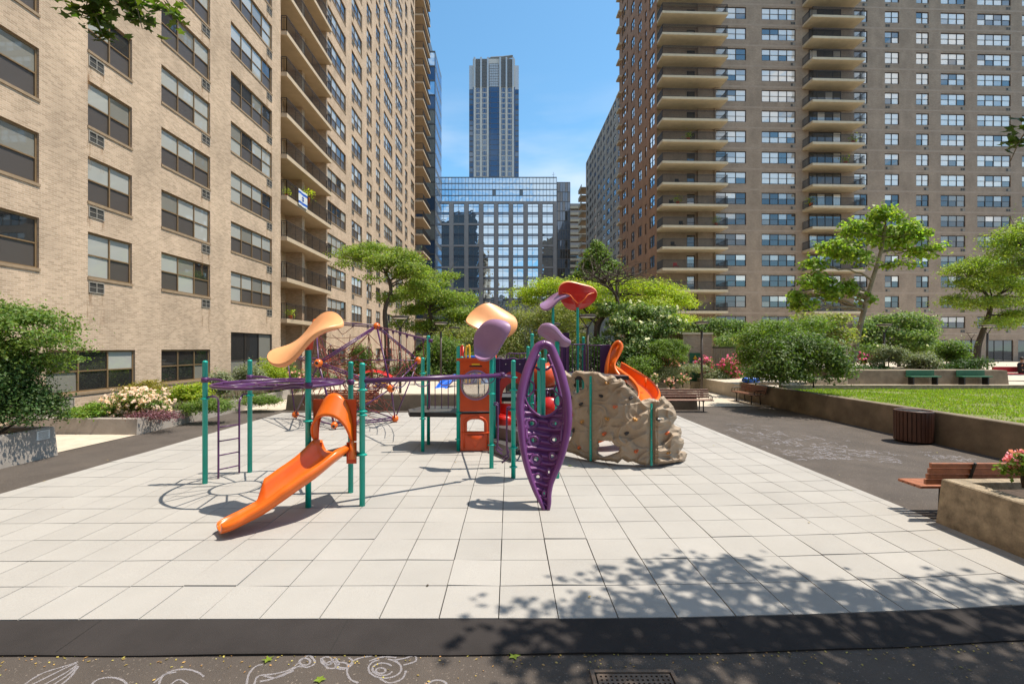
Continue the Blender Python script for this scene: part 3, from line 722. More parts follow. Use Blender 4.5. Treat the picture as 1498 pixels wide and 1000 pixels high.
b.build('attic_pane', OB.root)['kind'] = 'stuff'
# darker glass wing set back on the right
fw_ = frame((0, YO+8), 0); s2 = (YO+8)/FOC; a, c = (812-CX)*s2, (834-CX)*s2; zw = EYE+(HY-266.5)*s2
b = MB().mat(M['mull']); b.box(a, c, YO+8.1, YO+26, 0, zw)
for k in range(19): fbox(b, fw_, a, c, .0, .16, zw*k/18-.25, zw*k/18)
for k in range(7): u = a+(c-a)*k/6; fbox(b, fw_, u-.07, u+.07, .0, .14, 0, zw-.25)
b.build('glass_wing', OB.root)
b = MB()
for k in range(6):
    for i in range(18):
        u0, u1 = a+(c-a)*k/6, a+(c-a)*(k+1)/6; j = [rnd.gauss(0, .01) for _ in range(4)]; b.mat(M['greygl'] if rnd.random() < .6 else M['gl_dark'])
        b.quad(fw_(u0, .03+j[0], zw*i/18), fw_(u1, .03+j[1], zw*i/18), fw_(u1, .03+j[2], zw*(i+1)/18), fw_(u0, .03+j[3], zw*(i+1)/18))
b.build('wing_pane', OB.root)['kind'] = 'stuff'
b = MB().mat(M['lmetal']); b.tube([fo(ox(811), -3, zg-.1), fo(ox(811), -3, zg+3)], .1, 5); b.tube([fo(ox(811)-.7, -3, zg+2), fo(ox(811)+.7, -3, zg+2.2)], .07, 5); b.build('roof_mast', OB.root)

# ---------------------------------------------------------------- tall tower
YT = 300.0; sT = YT/FOC
def tx(cx): return (670+.21*cx-CX)*sT
def tz(cy): return EYE+(HY-60-.21*cy)*sT
TT = Bld('skyscraper', (-10, YT+15, 0), 'tall pale stone skyscraper with a dark blue glass strip down its centre', 'skyscraper')
ft = frame((0, YT), 0)
b = MB().mat(M['tstone']); b.box(tx(103), tx(397), YT+.4, YT+28, 0, tz(122)); b.build('core_wall', TT.root)
for (a, c) in ((75, 103), (397, 424)):
    b = MB().mat(M['lmetal']); b.box(tx(a), tx(c), YT+3, YT+25, tz(320), tz(152)); b.mat(M['mull']); b.box(tx(a), tx(c), YT+3, YT+25, 0, tz(320)); b.build('side_wing', TT.root)
b = MB()
for (a, c) in ((77, 101), (400, 423)):
    zz = 320
    for k in range(26):
        b.mat(M['bluegl'] if rnd.random() < .5 else M['greygl']); b.quad((tx(a), YT+2.9, tz(zz+31)), (tx(c), YT+2.9, tz(zz+31)), (tx(c), YT+2.9, tz(zz+4)), (tx(a), YT+2.9, tz(zz+4))); zz += 36.6
b.build('wing_pane', TT.root)['kind'] = 'stuff'
for (a, c) in ((110, 122), (155, 167), (202, 214), (288, 300), (332, 343), (378, 390)):
    b = MB().mat(M['tstone']); b.box(tx(a), tx(c), YT-.9, YT+.4, 0, tz(320)); b.mat(M['lmetal']); b.box(tx(a), tx(c), YT-.9, YT+.4, tz(320), tz(118)); b.build('pier', TT.root)
for (a, c) in ((124, 153), (168, 201), (301, 331), (344, 376)):
    b = MB().mat(M['louv']); b.box(tx(a), tx(c), YT+.1, YT+.39, tz(320), tz(124)); 
    for k in range(8): b.box(tx(a), tx(c), YT-.05, YT+.1, tz(320-25*k)-.2, tz(320-25*k)+.1)
    for k in range(1, 4): u = tx(a)+(tx(c)-tx(a))*k/4; b.box(u-.12, u+.12, YT-.1, YT+.1, tz(320), tz(126))
    b.build('louvre', TT.root)
    zz = 326
    for k in range(26):
        w = MB().mat(M['bluegl'] if rnd.random() < .8 else M['greygl']); 
        if tz(zz+28) < 100 and rnd.random() < .3: w.mat(M['greygl'])
        w.quad((tx(a)+.3, YT+.3, tz(zz+28)), (tx(c)-.3, YT+.3, tz(zz+28)), (tx(c)-.3, YT+.3, tz(zz)), (tx(a)+.3, YT+.3, tz(zz)))
        w.mat(M['lmetal']); 
        for q in (1, 2): u = tx(a)+(tx(c)-tx(a))*q/3; w.box(u-.11, u+.11, YT+.12, YT+.28, tz(zz+28), tz(zz))
        if tz(zz) > 60: w.build('window', TT.root)
        zz += 36.6
b = MB().mat(M['bluegl']); b.box(tx(103), tx(110), YT+.2, YT+.39, 0, tz(320)); b.box(tx(390), tx(397), YT+.2, YT+.39, 0, tz(320)); b.box(tx(216), tx(286), YT-.4, YT+.39, 0, tz(322))
b.mat(M['mull'])
for k in range(26): b.box(tx(216), tx(286), YT-.5, YT-.4, tz(322+36.6*k)-.12, tz(322+36.6*k)+.12)
for q in (.12, .88): u = tx(216)+(tx(286)-tx(216))*q; b.box(u-.1, u+.1, YT-.5, YT-.4, 0, tz(322))
b.build('central_glass_strip', TT.root)
b = MB().mat(M['lmetal']); b.box(tx(218), tx(282), YT-.1, YT+.39, tz(320), tz(158)); b.mat(M['mull'])
for k in range(9): b.box(tx(218), tx(282), YT-.2, YT-.1, tz(158+18*k)-.1, tz(158+18*k)+.1)
for k in range(5): u = tx(222)+(tx(278)-tx(222))*k/4; b.box(u-.1, u+.1, YT-.2, YT-.1, tz(320), tz(158))
b.build('crown_panel', TT.root)
M['crane'] = mat('crane_paint', (.10, .105, .11), .6, var=.05)
CR = empty('crane', (tx(248), YT+5, tz(156)), 'small grey maintenance crane boom on the skyscraper roof', 'crane')
b = MB().mat(M['crane']); b.tube([(tx(248), YT+5, tz(156)), (tx(248), YT+5, tz(108))], 1.0, 6); b.lathe([(2.6, tz(156)), (2.2, tz(150)), (.9, tz(143))], (tx(248), YT+5, 0), 10); b.build('mast', CR)
b = MB().mat(M['crane']); b.box(tx(200), tx(262), YT+4, YT+6, tz(104), tz(90)); b.tube([(tx(225), YT+5, tz(94)), (tx(310), YT+5, tz(86)), (tx(380), YT+5, tz(74))], [1.5, 1.2, .9], 6); b.tube([(tx(379), YT+5, tz(70)), (tx(380), YT+5, tz(84))], .5, 5); b.build('boom', CR)

# ---------------------------------------------------------------- distant beige block
DB = Bld('apartment_building', (33, 236, 0), 'distant beige balconied apartment block seen in the gap right of the office building', 'apartment building')
fd = frame((0, 230), 0); s3 = 230/FOC; a, c = (832-CX)*s3, (862-CX)*s3
b = MB().mat(M['brick_far']); b.box(a, c, 230.4, 245, 0, EYE+(HY-300)*s3); b.build('wall', DB.root)
for k in range(22):
    z = 3.3*k+4
    s_ = MB().mat(M['slab_l']); fbox(s_, fd, a, c, .0, 1.3, z-.3, z+.9); s_.build('balcony', DB.root)
    w = MB().mat(M['gl_dark']); w.quad(fd(a+.5, -.38, z+1), fd(c-.5, -.38, z+1), fd(c-.5, -.38, z+2.7), fd(a+.5, -.38, z+2.7)); w.build('window_strip', DB.root)
# ---------------------------------------------------------------- block behind the viewer, seen mirrored in the glass
BB = Bld('apartment_building', (0, -75, 0), 'beige brick apartment block behind the viewer, mirrored in the lower office windows', 'apartment building')
fb = frame((-45, -64), 0, -1); ops = []
for i in range(18):
    for k in range(15):
        z = FL0+F_*k; ops.append((1.5+5*i, 4.7+5*i, z+.65, z+2.25))
b = MB().mat(M['brick_l']); wall(b, fb, 0, 90, 0, 48, ops, rv=0); b.box(-45, 45, -80, -64.5, 0, 47.9); b.build('wall', BB.root)
b = MB()
for (u0, u1, p, q) in ops: b.mat(M['gl_dark'] if rnd.random() < .6 else M['gl_blind']); b.quad(fb(u0, -.2, p), fb(u1, -.2, p), fb(u1, -.2, q), fb(u0, -.2, q))
b.build('window', BB.root)['kind'] = 'stuff'
# ================================================================ playground equipment
PS = empty('play_structure', (0, 9.5, 0), 'large purple, teal and orange climbing structure with slides, canopies and moulded rock wall', 'play structure')
def part(b, name, lab=None):
    o = b.build(name, PS); 
    if lab: o['label'] = lab
    return o
def bez(P, n=10):   # Catmull-Rom through points
    P = [Vector(p) for p in P]; out = []
    for i in range(len(P)-1):
        p0, p1, p2, p3 = P[max(i-1, 0)], P[i], P[i+1], P[min(i+2, len(P)-1)]
        for k in range(n):
            t = k/n; out.append(.5*((2*p1)+(-p0+p2)*t+(2*p0-5*p1+4*p2-p3)*t*t+(-p0+3*p1-3*p2+p3)*t**3))
    out.append(P[-1]); return out
def post(px, py, ztop, r=.046, clamps=(), Y=None, dome=True):
    p = gp(px, py) if Y is None else Vector(((px-CX)*Y/FOC, Y, 0))
    b = MB().mat(M['teal'], True); n = 14
    prof = [(r, -.04), (r, ztop-.04)]
    if dome: prof += [(r*1.03, ztop-.038), (r*.98, ztop-.022), (r*.72, ztop-.006), (r*.2, ztop)]
    else: prof += [(r, ztop)]
    b.lathe(prof, (p.x, p.y, 0), n)
    for z in clamps:
        b.lathe([(r*1.02, z-.018), (r*1.35, z-.015), (r*1.35, z+.015), (r*1.02, z+.018)], (p.x, p.y, 0), n)
        b.box(p.x-r*1.75, p.x+r*1.75, p.y-.012, p.y+.012, z-.012, z+.012)
    part(b, 'post'); return p
P1 = post(300, 707, 2.35, clamps=(1.62,)); P2 = post(365.5, 690.5, 2.35, clamps=(1.60,))
P3 = post(451, 741.5, 2.62, clamps=(1.40,), dome=False); P4 = post(513, 720, 2.35, clamps=(2.0, 1.6)); P5 = post(530, 739.5, 2.35, clamps=(1.9, 1.55, .84, 1.49))
P6 = post(618.4, 660, 2.35, clamps=(1.95, .82)); P7 = post(626.8, 650, 2.92)
P8 = post(670.4, 659.5, 2.63, clamps=(.95, .3)); P8b = post(675.5, 0, 2.36, Y=12.25, clamps=(1.9, 1.75)); P9 = post(719, 684.5, 2.45, clamps=(1.6, .5), dome=False)
P9b = post(722.5, 658, 3.1, dome=False); P10 = post(751, 698.6, 2.35, clamps=(2.0, 1.75, 1.35, .6, .22))
P11 = post(772.4, 0, 2.63, Y=11.9, clamps=(1.35,)); P12 = post(778.3, 0, 2.95, Y=11.3, clamps=(1.2,)); P13 = post(788.5, 0, 2.5, Y=10.4); P14 = post(794, 0, 2.42, Y=7.62)
P15 = post(815, 698.6, 2.9, dome=False); P16 = post(809, 0, 4.0, Y=14.8, dome=False, clamps=(2.4,)); P17 = post(845, 0, 4.05, Y=14.8, dome=False, clamps=(2.6,)); P18 = post(853.3, 0, 2.95, Y=14.8, clamps=(2.55,))
P19 = post(798, 0, 2.6, Y=12.6); P20 = post(806, 0, 2.5, Y=13.2)
# --- leaf canopies
def canopy(c, rot, top, under, a=.62, bw=.40, post_p=None, h=.13, lobe=.06, ph=.5, bowl=0, fold=.07, sg=1):
    T = Matrix.Translation(Vector(c)) @ Euler([R(x) for x in rot]).to_matrix().to_4x4()
    def f(x, y): return h*math.sin(x/a*2.5)+sg*.15*y*y/bw*(.4+1.0*x/a)+fold*math.sin(2.3*y/bw+1.8*x/a)+bowl*((x/a)**2+(y/bw)**2)-.03
    def pt(r, t):
        cx, sy = math.cos(t), math.sin(t)
        lb = 1+lobe*math.cos(3*t+ph)+lobe*.6*math.cos(2*t-ph); w = bw*(1-.16*cx); x = a*r*cx*lb; y = w*r*(abs(sy)**.88)*(1 if sy >= 0 else -1)*lb
        return x, y
    nr, nt = 12, 56; top_m = MB().mat(top, True); vs = []
    th = .075
    for i in range(nr+1):
        r = i/nr
        for k in range(nt): x, y = pt(r, 2*math.pi*k/nt); vs.append((x, y, f(x, y)+.012*(1-r**8)))
    rim = [(1.012, .0), (1.024, -.03), (1.024, -.05), (1.005, -.075)]
    for (r, dz) in rim:
        for k in range(nt): x, y = pt(r, 2*math.pi*k/nt); vs.append((x, y, f(x, y)+dz))
    fs = [(i*nt+k, i*nt+(k+1) % nt, (i+1)*nt+(k+1) % nt, (i+1)*nt+k) for i in range(nr+len(rim)) for k in range(nt)]
    top_m.add([T @ Vector(v) for v in vs], fs)
    o = part(top_m, 'canopy')
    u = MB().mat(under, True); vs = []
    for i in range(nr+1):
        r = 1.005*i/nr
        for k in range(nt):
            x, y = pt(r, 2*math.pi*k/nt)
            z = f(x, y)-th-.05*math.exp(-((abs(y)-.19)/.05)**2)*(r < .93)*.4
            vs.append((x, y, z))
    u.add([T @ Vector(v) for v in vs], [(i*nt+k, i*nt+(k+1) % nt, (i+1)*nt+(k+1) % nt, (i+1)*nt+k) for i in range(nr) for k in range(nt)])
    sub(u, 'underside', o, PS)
    if post_p is not None:
        s = MB().mat(under, True); pc = Vector(post_p); rows = []; n = 28
        for i in range(9):
            q = i/8; row = []
            for k in range(n):
                t = 2*math.pi*k/n; x, y = pt(.42, t); up = T @ Vector((x, y, f(x, y)-th+.01)); lo = pc+Vector((.068*math.cos(t+R(rot[2])), .068*math.sin(t+R(rot[2])), -.02))
                p = lo.lerp(up, q**1.9); p.z = lo.z+(up.z-lo.z)*q**.8; row.append(p)
            rows.append(row)
        s.add([p for r_ in rows for p in r_], [(i*n+k, i*n+(k+1) % n, (i+1)*n+(k+1) % n, (i+1)*n+k) for i in range(8) for k in range(n)])
        s.mat(M['blackp']); s.ball((post_p[0]+.03, post_p[1]-.067, post_p[2]), .010, 6)
        sub(s, 'bracket', o, PS)
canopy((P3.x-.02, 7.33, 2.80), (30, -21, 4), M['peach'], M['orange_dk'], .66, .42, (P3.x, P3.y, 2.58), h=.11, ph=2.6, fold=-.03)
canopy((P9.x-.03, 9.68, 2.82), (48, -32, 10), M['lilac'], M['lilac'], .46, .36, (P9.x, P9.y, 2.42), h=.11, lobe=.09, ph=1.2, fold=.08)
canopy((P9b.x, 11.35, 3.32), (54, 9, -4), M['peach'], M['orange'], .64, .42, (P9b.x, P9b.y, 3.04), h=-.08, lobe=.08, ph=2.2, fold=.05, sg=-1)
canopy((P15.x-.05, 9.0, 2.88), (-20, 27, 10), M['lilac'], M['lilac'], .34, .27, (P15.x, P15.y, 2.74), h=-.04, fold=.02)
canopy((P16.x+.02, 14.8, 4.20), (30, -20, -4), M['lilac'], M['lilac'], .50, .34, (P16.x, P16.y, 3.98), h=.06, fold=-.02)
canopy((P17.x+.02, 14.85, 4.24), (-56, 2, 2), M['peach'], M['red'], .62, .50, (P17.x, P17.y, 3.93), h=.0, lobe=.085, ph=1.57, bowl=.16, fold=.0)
b = MB().mat(M['orange'], True)
for sx in (-1, 1): b.tube(bez([(P17.x+.02*sx, 14.60, 4.02), (P17.x+.17*sx, 14.50, 4.14), (P17.x+.30*sx, 14.56, 4.30), (P17.x+.52*sx, 14.70, 4.38)], 6), .016, 6)
part(b, 'canopy_rib')
# --- overhead ring ladder
b = MB().mat(M['purple'], True); cc = Vector((-4.25, 8.45, 1.93)); no = 40
def ring(c, r, rr): b.tube([(c.x+r*math.cos(2*math.pi*k/no), c.y+r*math.sin(2*math.pi*k/no), c.z) for k in range(no)], rr, 8, closed=True)
ring(cc, 1.12, .028); ring(cc+Vector((.0, 0, .0)), .43, .026)
for k in range(16):
    a = 2*math.pi*(k+.5)/16; e = a+.22
    b.tube([cc+Vector((.43*math.cos(a), .43*math.sin(a), 0)), cc+Vector((1.12*math.cos(e), 1.12*math.sin(e), 0))], .016, 6)
for (p, a) in ((P1, 172), (P2, 125), (P3, -70), (P4, 5)):
    e = cc+Vector((1.12*math.cos(R(a)), 1.12*math.sin(R(a)), 0)); q = Vector((p.x, p.y, 1.98)); b.tube(bez([q, q.lerp(e, .5)+Vector((0, 0, .03)), e], 5), .026, 8)
    b.lathe([(.05, -.05), (.066, -.045), (.066, .045), (.05, .05)], q, 12)
part(b, 'overhead_ring')
# --- vertical ladder between the two left posts
b = MB().mat(M['purple'], True)
l1 = gp(319.5, 700); l2 = gp(350, 693)
b.tube(bez([(P1.x, P1.y, 1.64), (P1.x+.14, P1.y+.02, 1.66), (l1.x-.01, l1.y, 1.56), (l1.x, l1.y, 1.3), (l1.x, l1.y, .0)], 6), .019, 8)
b.tube(bez([(P2.x, P2.y, 1.62), (P2.x-.14, P2.y, 1.62), (l2.x+.01, l2.y, 1.5), (l2.x, l2.y, 1.3), (l2.x, l2.y, .02)], 6), .019, 8)
for z in (.18, .46, .74, 1.02): b.tube([(l1.x, l1.y, z), (l2.x, l2.y, z)], .013, 6)
part(b, 'ladder')
# --- single overhead beam with ring handles
b = MB().mat(M['purple'], True); A = Vector((P5.x, P5.y, 2.05)); E = Vector((P10.x-.22, P10.y-.2, 2.055)); b.tube([A, E], .043, 12)
b.tube([E, (P10.x, P10.y, 2.0)], .022, 8); b.lathe([(.045, -.05), (.06, -.04), (.06, .05), (.03, .06)], E, 10); beam = part(b, 'overhead_beam')
for k in range(6):
    t = .06+k*.165; c = A.lerp(E, t); d = (E-A).normalized(); h = MB().mat(M['purple'] if k in (0, 5) else M['lilac'], True)
    h.tube(bez([c-d*.13+Vector((0, 0, -.02)), c-d*.13+Vector((0, 0, -.07)), c-d*.06+Vector((0, -.01, -.13)), c+d*.06+Vector((0, -.01, -.13)), c+d*.13+Vector((0, 0, -.07)), c+d*.13+Vector((0, 0, -.02))], 4), .010, 6)
    sub(h, 'handle', beam, PS)
# --- small front platform with slide
b = MB().mat(M['blackp']); b.prism([(-3.2, 7.46), (-2.47, 7.46), (-2.85, 8.05)], .80, .86); part(b, 'platform')
X0, X1, YP = at(458, 600, 7.42).x, at(521, 600, 7.42).x, 7.42
zt_, zm_ = at(0, 584, YP).z, at(0, 645, YP).z
xc = (X0+X1)/2
# entry panel: a sheet with an arched opening
b = MB().mat(M['redor'])
hw = .27
def arch(z): # half width of the opening at height z
    t = (z-zm_)/(at(0, 592, YP).z-zm_); return hw*math.sqrt(max(0, 1-max(0, t)**2.6))
K = 26
for i in range(K):
    za, zb = zm_+(zt_-zm_)*i/K, zm_+(zt_-zm_)*(i+1)/K; wa = arch(za)
    for s in (-1, 1):
        x_in = xc+s*wa; x_out = X1 if s > 0 else X0
        b.box(min(x_in, x_out), max(x_in, x_out), YP, YP+.03, za, zb)
zt2 = at(0, 660, YP).z
b.box(X0+.02, X0+.14, YP, YP+.03, zt2-.05, zm_-.02); b.box(X1-.16, X1, YP, YP+.03, zt2-.2, zm_-.02)
part(b, 'entry_panel', 'red-orange arched panel at the top of the near slide')
b = MB().mat(M['orange'], True)
sd = Vector((-.04, -.24, 0))
def hood(u, v):   # u across, v outwards
    a = math.pi*u; w = hw*(1+.06*v)+.02; hh = (at(0, 578, YP).z-zm_+.03)*(1-.42*v)
    x = -w*math.cos(a); z = hh*math.sin(a)**.75 if 0 < u < 1 else 0
    p = Vector((xc+x, YP-.005, zm_+z))+sd*v*(.12+.88*math.sin(a)**.5 if 0 < u < 1 else .12)
    return p
b.grid(hood, 36, 8); o = part(b, 'slide_hood'); md = o.modifiers.new('s', 'SOLIDIFY'); md.thickness = .035; md.offset = 0
# chute
path = bez([(-2.86, 7.45, .86), (-2.92, 7.22, .80), (-3.10, 6.98, .60), (-3.36, 6.75, .37), (-3.63, 6.52, .20), (-3.86, 6.32, .13), (-3.98, 6.20, .11)], 8)
b = MB().mat(M['orange'], True); NP = len(path)
def chute(path, W, Hf, closed_under=True, mb=None, thick=.03):
    n = len(path); sec = 22
    rows = []
    for i, p in enumerate(path):
        d = (path[min(i+1, n-1)]-path[max(i-1, 0)]); d.z = 0; d.normalize(); sd_ = Vector((d.y, -d.x, 0)); t = i/(n-1); w = W(t); hgt = 0; HH = Hf(t); HH = HH if isinstance(HH, tuple) else (HH, HH)
        row = []
        for k in range(sec+1):
            s = -1+2*k/sec; hgt = HH[0] if s < 0 else HH[1]; z = hgt*(abs(s)**4.2); row.append(p+sd_*(w*s*(1-.06*abs(s)**6))+Vector((0, 0, z)))
        for k in range(sec, -1, -1):
            s = -1+2*k/sec; hgt = HH[0] if s < 0 else HH[1]; z = hgt*(abs(s)**5)*.93-thick-.02*(abs(s) > .9); row.append(p+sd_*((w+.035)*s)+Vector((0, 0, z+.0*(abs(s) > .95))))
        rows.append(row)
    m = len(rows[0]); vs = [q for r_ in rows for q in r_]
    fs = [(i*m+k, i*m+(k+1) % m, (i+1)*m+(k+1) % m, (i+1)*m+k) for i in range(n-1) for k in range(m)]
    fs.append(tuple(range(m))); fs.append(tuple((n-1)*m+k for k in range(m)))
    mb.add(vs, fs)
def near_h(t):
    far = .33 if t < .62 else (.33-.26*min(1, (t-.62)/.05)); nr = .23-.10*min(1, max(0, (t-.55)/.4)); ent = .55+.45*min(1, t*5); return (nr*ent, far*ent)
path = bez([(-2.88, 7.45, .88), (-2.93, 7.22, .80), (-3.10, 6.98, .62), (-3.36, 6.75, .42), (-3.60, 6.55, .25), (-3.84, 6.34, .14), (-3.99, 6.20, .09)], 14)
chute(path, lambda t: .235+.07*math.sin(math.pi*min(1, t/.8))-(0 if t < .82 else .10*((t-.82)/.18)**2), near_h, mb=b)

SL = part(b, 'slide', 'orange slide chute at the front left')
b = MB().mat(M['orange'], True)
for s, x in ((-1, X0+.07), (1, X1-.06)): b.tube([(x, YP-.02, .78), (x, YP-.03, zm_+.02)], [.07, .035], 8)
part(b, 'slide_rail')
b = MB().mat(M['purple'], True); b.tube([(P5.x-.06, P5.y+.18, 1.9), (P5.x-.06, P5.y+.18, .9)], .018, 6); part(b, 'grab_bar')

# --- deck with bubble panel
ZD = .97
def deck(poly, z, name='deck'):
    b = MB().mat(M['blackp']); b.prism(poly, z-.12, z-.01); b.mat(M['mull']); b.prism(poly, z-.009, z); part(b, name)
deck([(P6.x-.35, P6.y+.1), (P8.x+.05, P8.y-.02), (P8b.x+.05, 12.5), (P7.x-.2, 12.6), (P6.x-.5, 11.9)], ZD)
deck([(P8.x, P8.y), (P9b.x, P9b.y), (P9b.x+.1, 12.6), (P8.x, 12.6)], ZD)
deck([(P9b.x, 12.3), (P12.x+.25, 12.3), (P12.x+.25, 13.2), (P9b.x, 13.2)], 1.25)
deck([(1.3, 13.2), (3.5, 13.2), (3.5, 15.4), (1.3, 15.4)], 1.77)
deck([(.75, 11.9), (1.3, 11.9), (1.4, 13.2), (.75, 13.2)], 1.5)
def rails(pts, z0, h, step=.105, m='purple', top=.019, solid=False):
    b = MB().mat(M[m], True)
    for a, c in zip(pts, pts[1:]):
        a, c = Vector((*a, 0)), Vector((*c, 0)); n = max(2, int((c-a).length/step))
        for z in (z0+.04, z0+h): b.tube([a+Vector((0, 0, z)), c+Vector((0, 0, z))], top, 6)
        for k in range(n+1): q = a.lerp(c, k/n); b.tube([q+Vector((0, 0, z0+.04)), q+Vector((0, 0, z0+h))], .011 if 0 < k < n else .02, 5, cap=False)
    part(b, 'railing')
rails([(P7.x, P7.y+.02), (P8.x, 12.05)], ZD-.1, .98, .16)
rails([(P6.x+.08, P6.y+.5), (P7.x-.02, P7.y)], ZD, .9, .3)
# bubble panel
def bubble_panel():
    xa, xb, y = P8.x+.02, P9b.x-.03, 11.33; z0, z1 = 1.0, at(0, 524.5, y).z; c = Vector(((xa+xb)/2, y, at(0, 563, y).z+.0)); r = .355
    b = MB().mat(M['redor'])
    n = 40; vo, vi = [], []
    for k in range(n):
        a = 2*math.pi*(k+.5)/n; ca, sa = math.cos(a), math.sin(a)
        vi.append((c.x+r*ca, c.z+r*sa)); hx = (xb-c.x) if ca > 0 else (c.x-xa); hz = (z1-c.z) if sa > 0 else (c.z-z0)
        s = min(hx/abs(ca) if abs(ca) > 1e-6 else 9, hz/abs(sa) if abs(sa) > 1e-6 else 9); vo.append((c.x+s*ca, c.z+s*sa))
    for k in range(n):
        l = (k+1) % n
        for yy in (y-.02, y+.02): b.quad((vo[k][0], yy, vo[k][1]), (vo[l][0], yy, vo[l][1]), (vi[l][0], yy, vi[l][1]), (vi[k][0], yy, vi[k][1]))
        b.quad((vi[k][0], y-.02, vi[k][1]), (vi[l][0], y-.02, vi[l][1]), (vi[l][0], y+.02, vi[l][1]), (vi[k][0], y+.02, vi[k][1]))
        b.quad((vo[k][0], y-.02, vo[k][1]), (vo[l][0], y-.02, vo[l][1]), (vo[l][0], y+.02, vo[l][1]), (vo[k][0], y+.02, vo[k][1]))
    b.bevbox(xa-.06, xb+.03, y-.05, y+.03, z1-.06, z1+.02, .012)
    b.mat(M['yellow']); b.box(c.x-.10, c.x+.10, y-.03, y-.021, z1-.16, z1-.12); b.mat(M['blackp']); b.box(c.x-.16, c.x+.16, y-.026, y-.0205, z1-.20, z1-.17)
    b.mat(M['redor'], True); b.tube([(c.x+.43*math.cos(a), y-.025, c.z+.02+.43*math.sin(a)) for a in [R(20+7*k) for k in range(21)]], .012, 6)
    o = part(b, 'window_panel', 'red-orange panel with round bubble window')
    t = MB().mat(M['lilac'], True); t.tube([(c.x+r*math.cos(2*math.pi*k/30), y-.02, c.z+r*math.sin(2*math.pi*k/30)) for k in range(30)], .032, 8, closed=True); sub(t, 'window_ring', o, PS)
    g = MB().mat(M['clear'], True); T = Matrix.Rotation(R(90), 4, 'X'); g.lathe([(r*math.cos(a), .24*math.sin(a)) for a in [R(90*k/10) for k in range(10)]]+[(.01, .24)], c, 30, T, caps=False); sub(g, 'bubble_window', o, PS)
def clearmat():
    m, N, L, b = newmat('clear_bubble_plastic'); N.remove(b)
    t = N.new('ShaderNodeBsdfTransparent'); t.inputs['Color'].default_value = (.80, .78, .76, 1); g = N.new('ShaderNodeBsdfGlossy'); g.inputs['Roughness'].default_value = .06; lw = N.new('ShaderNodeLayerWeight'); lw.inputs['Blend'].default_value = .35
    a = N.new('ShaderNodeMath'); a.operation = 'MULTIPLY_ADD'; a.inputs[1].default_value = .55; a.inputs[2].default_value = .10; L.new(lw.outputs['Facing'], a.inputs[0])
    d = N.new('ShaderNodeBsdfDiffuse'); d.inputs['Color'].default_value = (.35, .32, .30, 1)
    m1 = N.new('ShaderNodeMixShader'); m1.inputs[0].default_value = .46; L.new(t.outputs[0], m1.inputs[1]); L.new(d.outputs[0], m1.inputs[2])
    mx = N.new('ShaderNodeMixShader'); L.new(a.outputs[0], mx.inputs[0]); L.new(m1.outputs[0], mx.inputs[1]); L.new(g.outputs[0], mx.inputs[2]); L.new(mx.outputs[0], N['Material Output'].inputs[0]); return m
M['clear'] = clearmat()
bubble_panel()
# lower play panel with arched window
b = MB().mat(M['redor']); y = 11.28; xa, xb = P8.x+.06, P9b.x-.06; wa, wb = at(683, 0, y).x, at(708, 0, y).x; z0, z1, z2 = .02, at(0, 631, y).z, at(0, 613, y).z
b.box(xa, wa, y, y+.08, z0, .93); b.box(wb, xb, y, y+.08, z0, .93); b.box(wa, wb, y, y+.08, z0, z1)
for k in range(10):
    za = z2-.10+(.10)*k/10; w = (wb-wa)/2*math.sqrt(max(0, 1-(k/10)**2)); m_ = (wa+wb)/2; b.box(wa, m_-w, y, y+.08, za, za+.01); b.box(m_+w, wb, y, y+.08, za, za+.01)
b.box(wa, wb, y, y+.08, z2, .93)
b.mat(M['redor'], True); mw = (wa+wb)/2
b.tube([(wa-.07, y-.01, .08), (wa-.07, y-.01, z1+.03), (wa-.07, y-.01, z2-.10)]+[(mw-(.28)*math.cos(R(15*k)), y-.01, z2-.10+.17*math.sin(R(15*k))) for k in range(13)]+[(wb+.07, y-.01, z2-.10), (wb+.07, y-.01, .08)], .022, 6)
b.tube([(xa+.04, y-.02, z1-.03), (xb-.04, y-.02, z1-.03)], .025, 6)
b.mat(M['redor']); b.add([(mw-.22, y-.005, z1-.08), (mw+.22, y-.005, z1-.08), (mw, y-.005, .10), (mw-.12, y-.09, z1-.10), (mw+.12, y-.09, z1-.10), (mw, y-.06, .2)], ((0, 3, 5, 2), (1, 2, 5, 4), (3, 4, 5), (0, 1, 4, 3)))
o = part(b, 'play_panel', 'red-orange lower panel with arched window')
# dark purple panel with big red crawl ring, red curved shell below
y = 12.2; xa, xb = at(724, 0, y).x, at(776, 0, y).x; zt_ = at(0, 525, y).z; zb_ = at(0, 645, 11.9).z
b = MB().mat(M['dkpurple']); cx_, cz_ = (xa+xb)/2+.02, at(0, 580, y).z; n = 40; r = .52
vo, vi = [], []
for k in range(n):
    a = 2*math.pi*(k+.5)/n; ca, sa = math.cos(a), math.sin(a); vi.append((cx_+r*ca*.86, cz_+r*sa*1.32)); hx = (xb-cx_) if ca > 0 else (cx_-xa); hz = (zt_-cz_) if sa > 0 else (cz_-zb_)
    s = min(hx/abs(ca) if abs(ca) > 1e-6 else 99, hz/abs(sa) if abs(sa) > 1e-6 else 99); vo.append((cx_+s*ca, cz_+s*sa))
for k in range(n):
    l = (k+1) % n
    for yy in (y-.02, y+.02): b.quad((vo[k][0], yy, vo[k][1]), (vo[l][0], yy, vo[l][1]), (vi[l][0], yy, vi[l][1]), (vi[k][0], yy, vi[k][1]))
b.mat(M['purple'], True); b.tube([(xa+(xb-xa)*k/12, y, zt_+.02*math.sin(k*1.3)) for k in range(13)], .02, 6)
b.mat(M['silver'])
for k in range(5): b.ball((xa+.1+(xb-xa-.2)*k/4, y-.03, zt_-.12-.02*(k % 2)), .014, 6)
cp = part(b, 'crawl_panel', 'dark purple panel framing a red crawl opening')
b = MB().mat(M['red'], True)
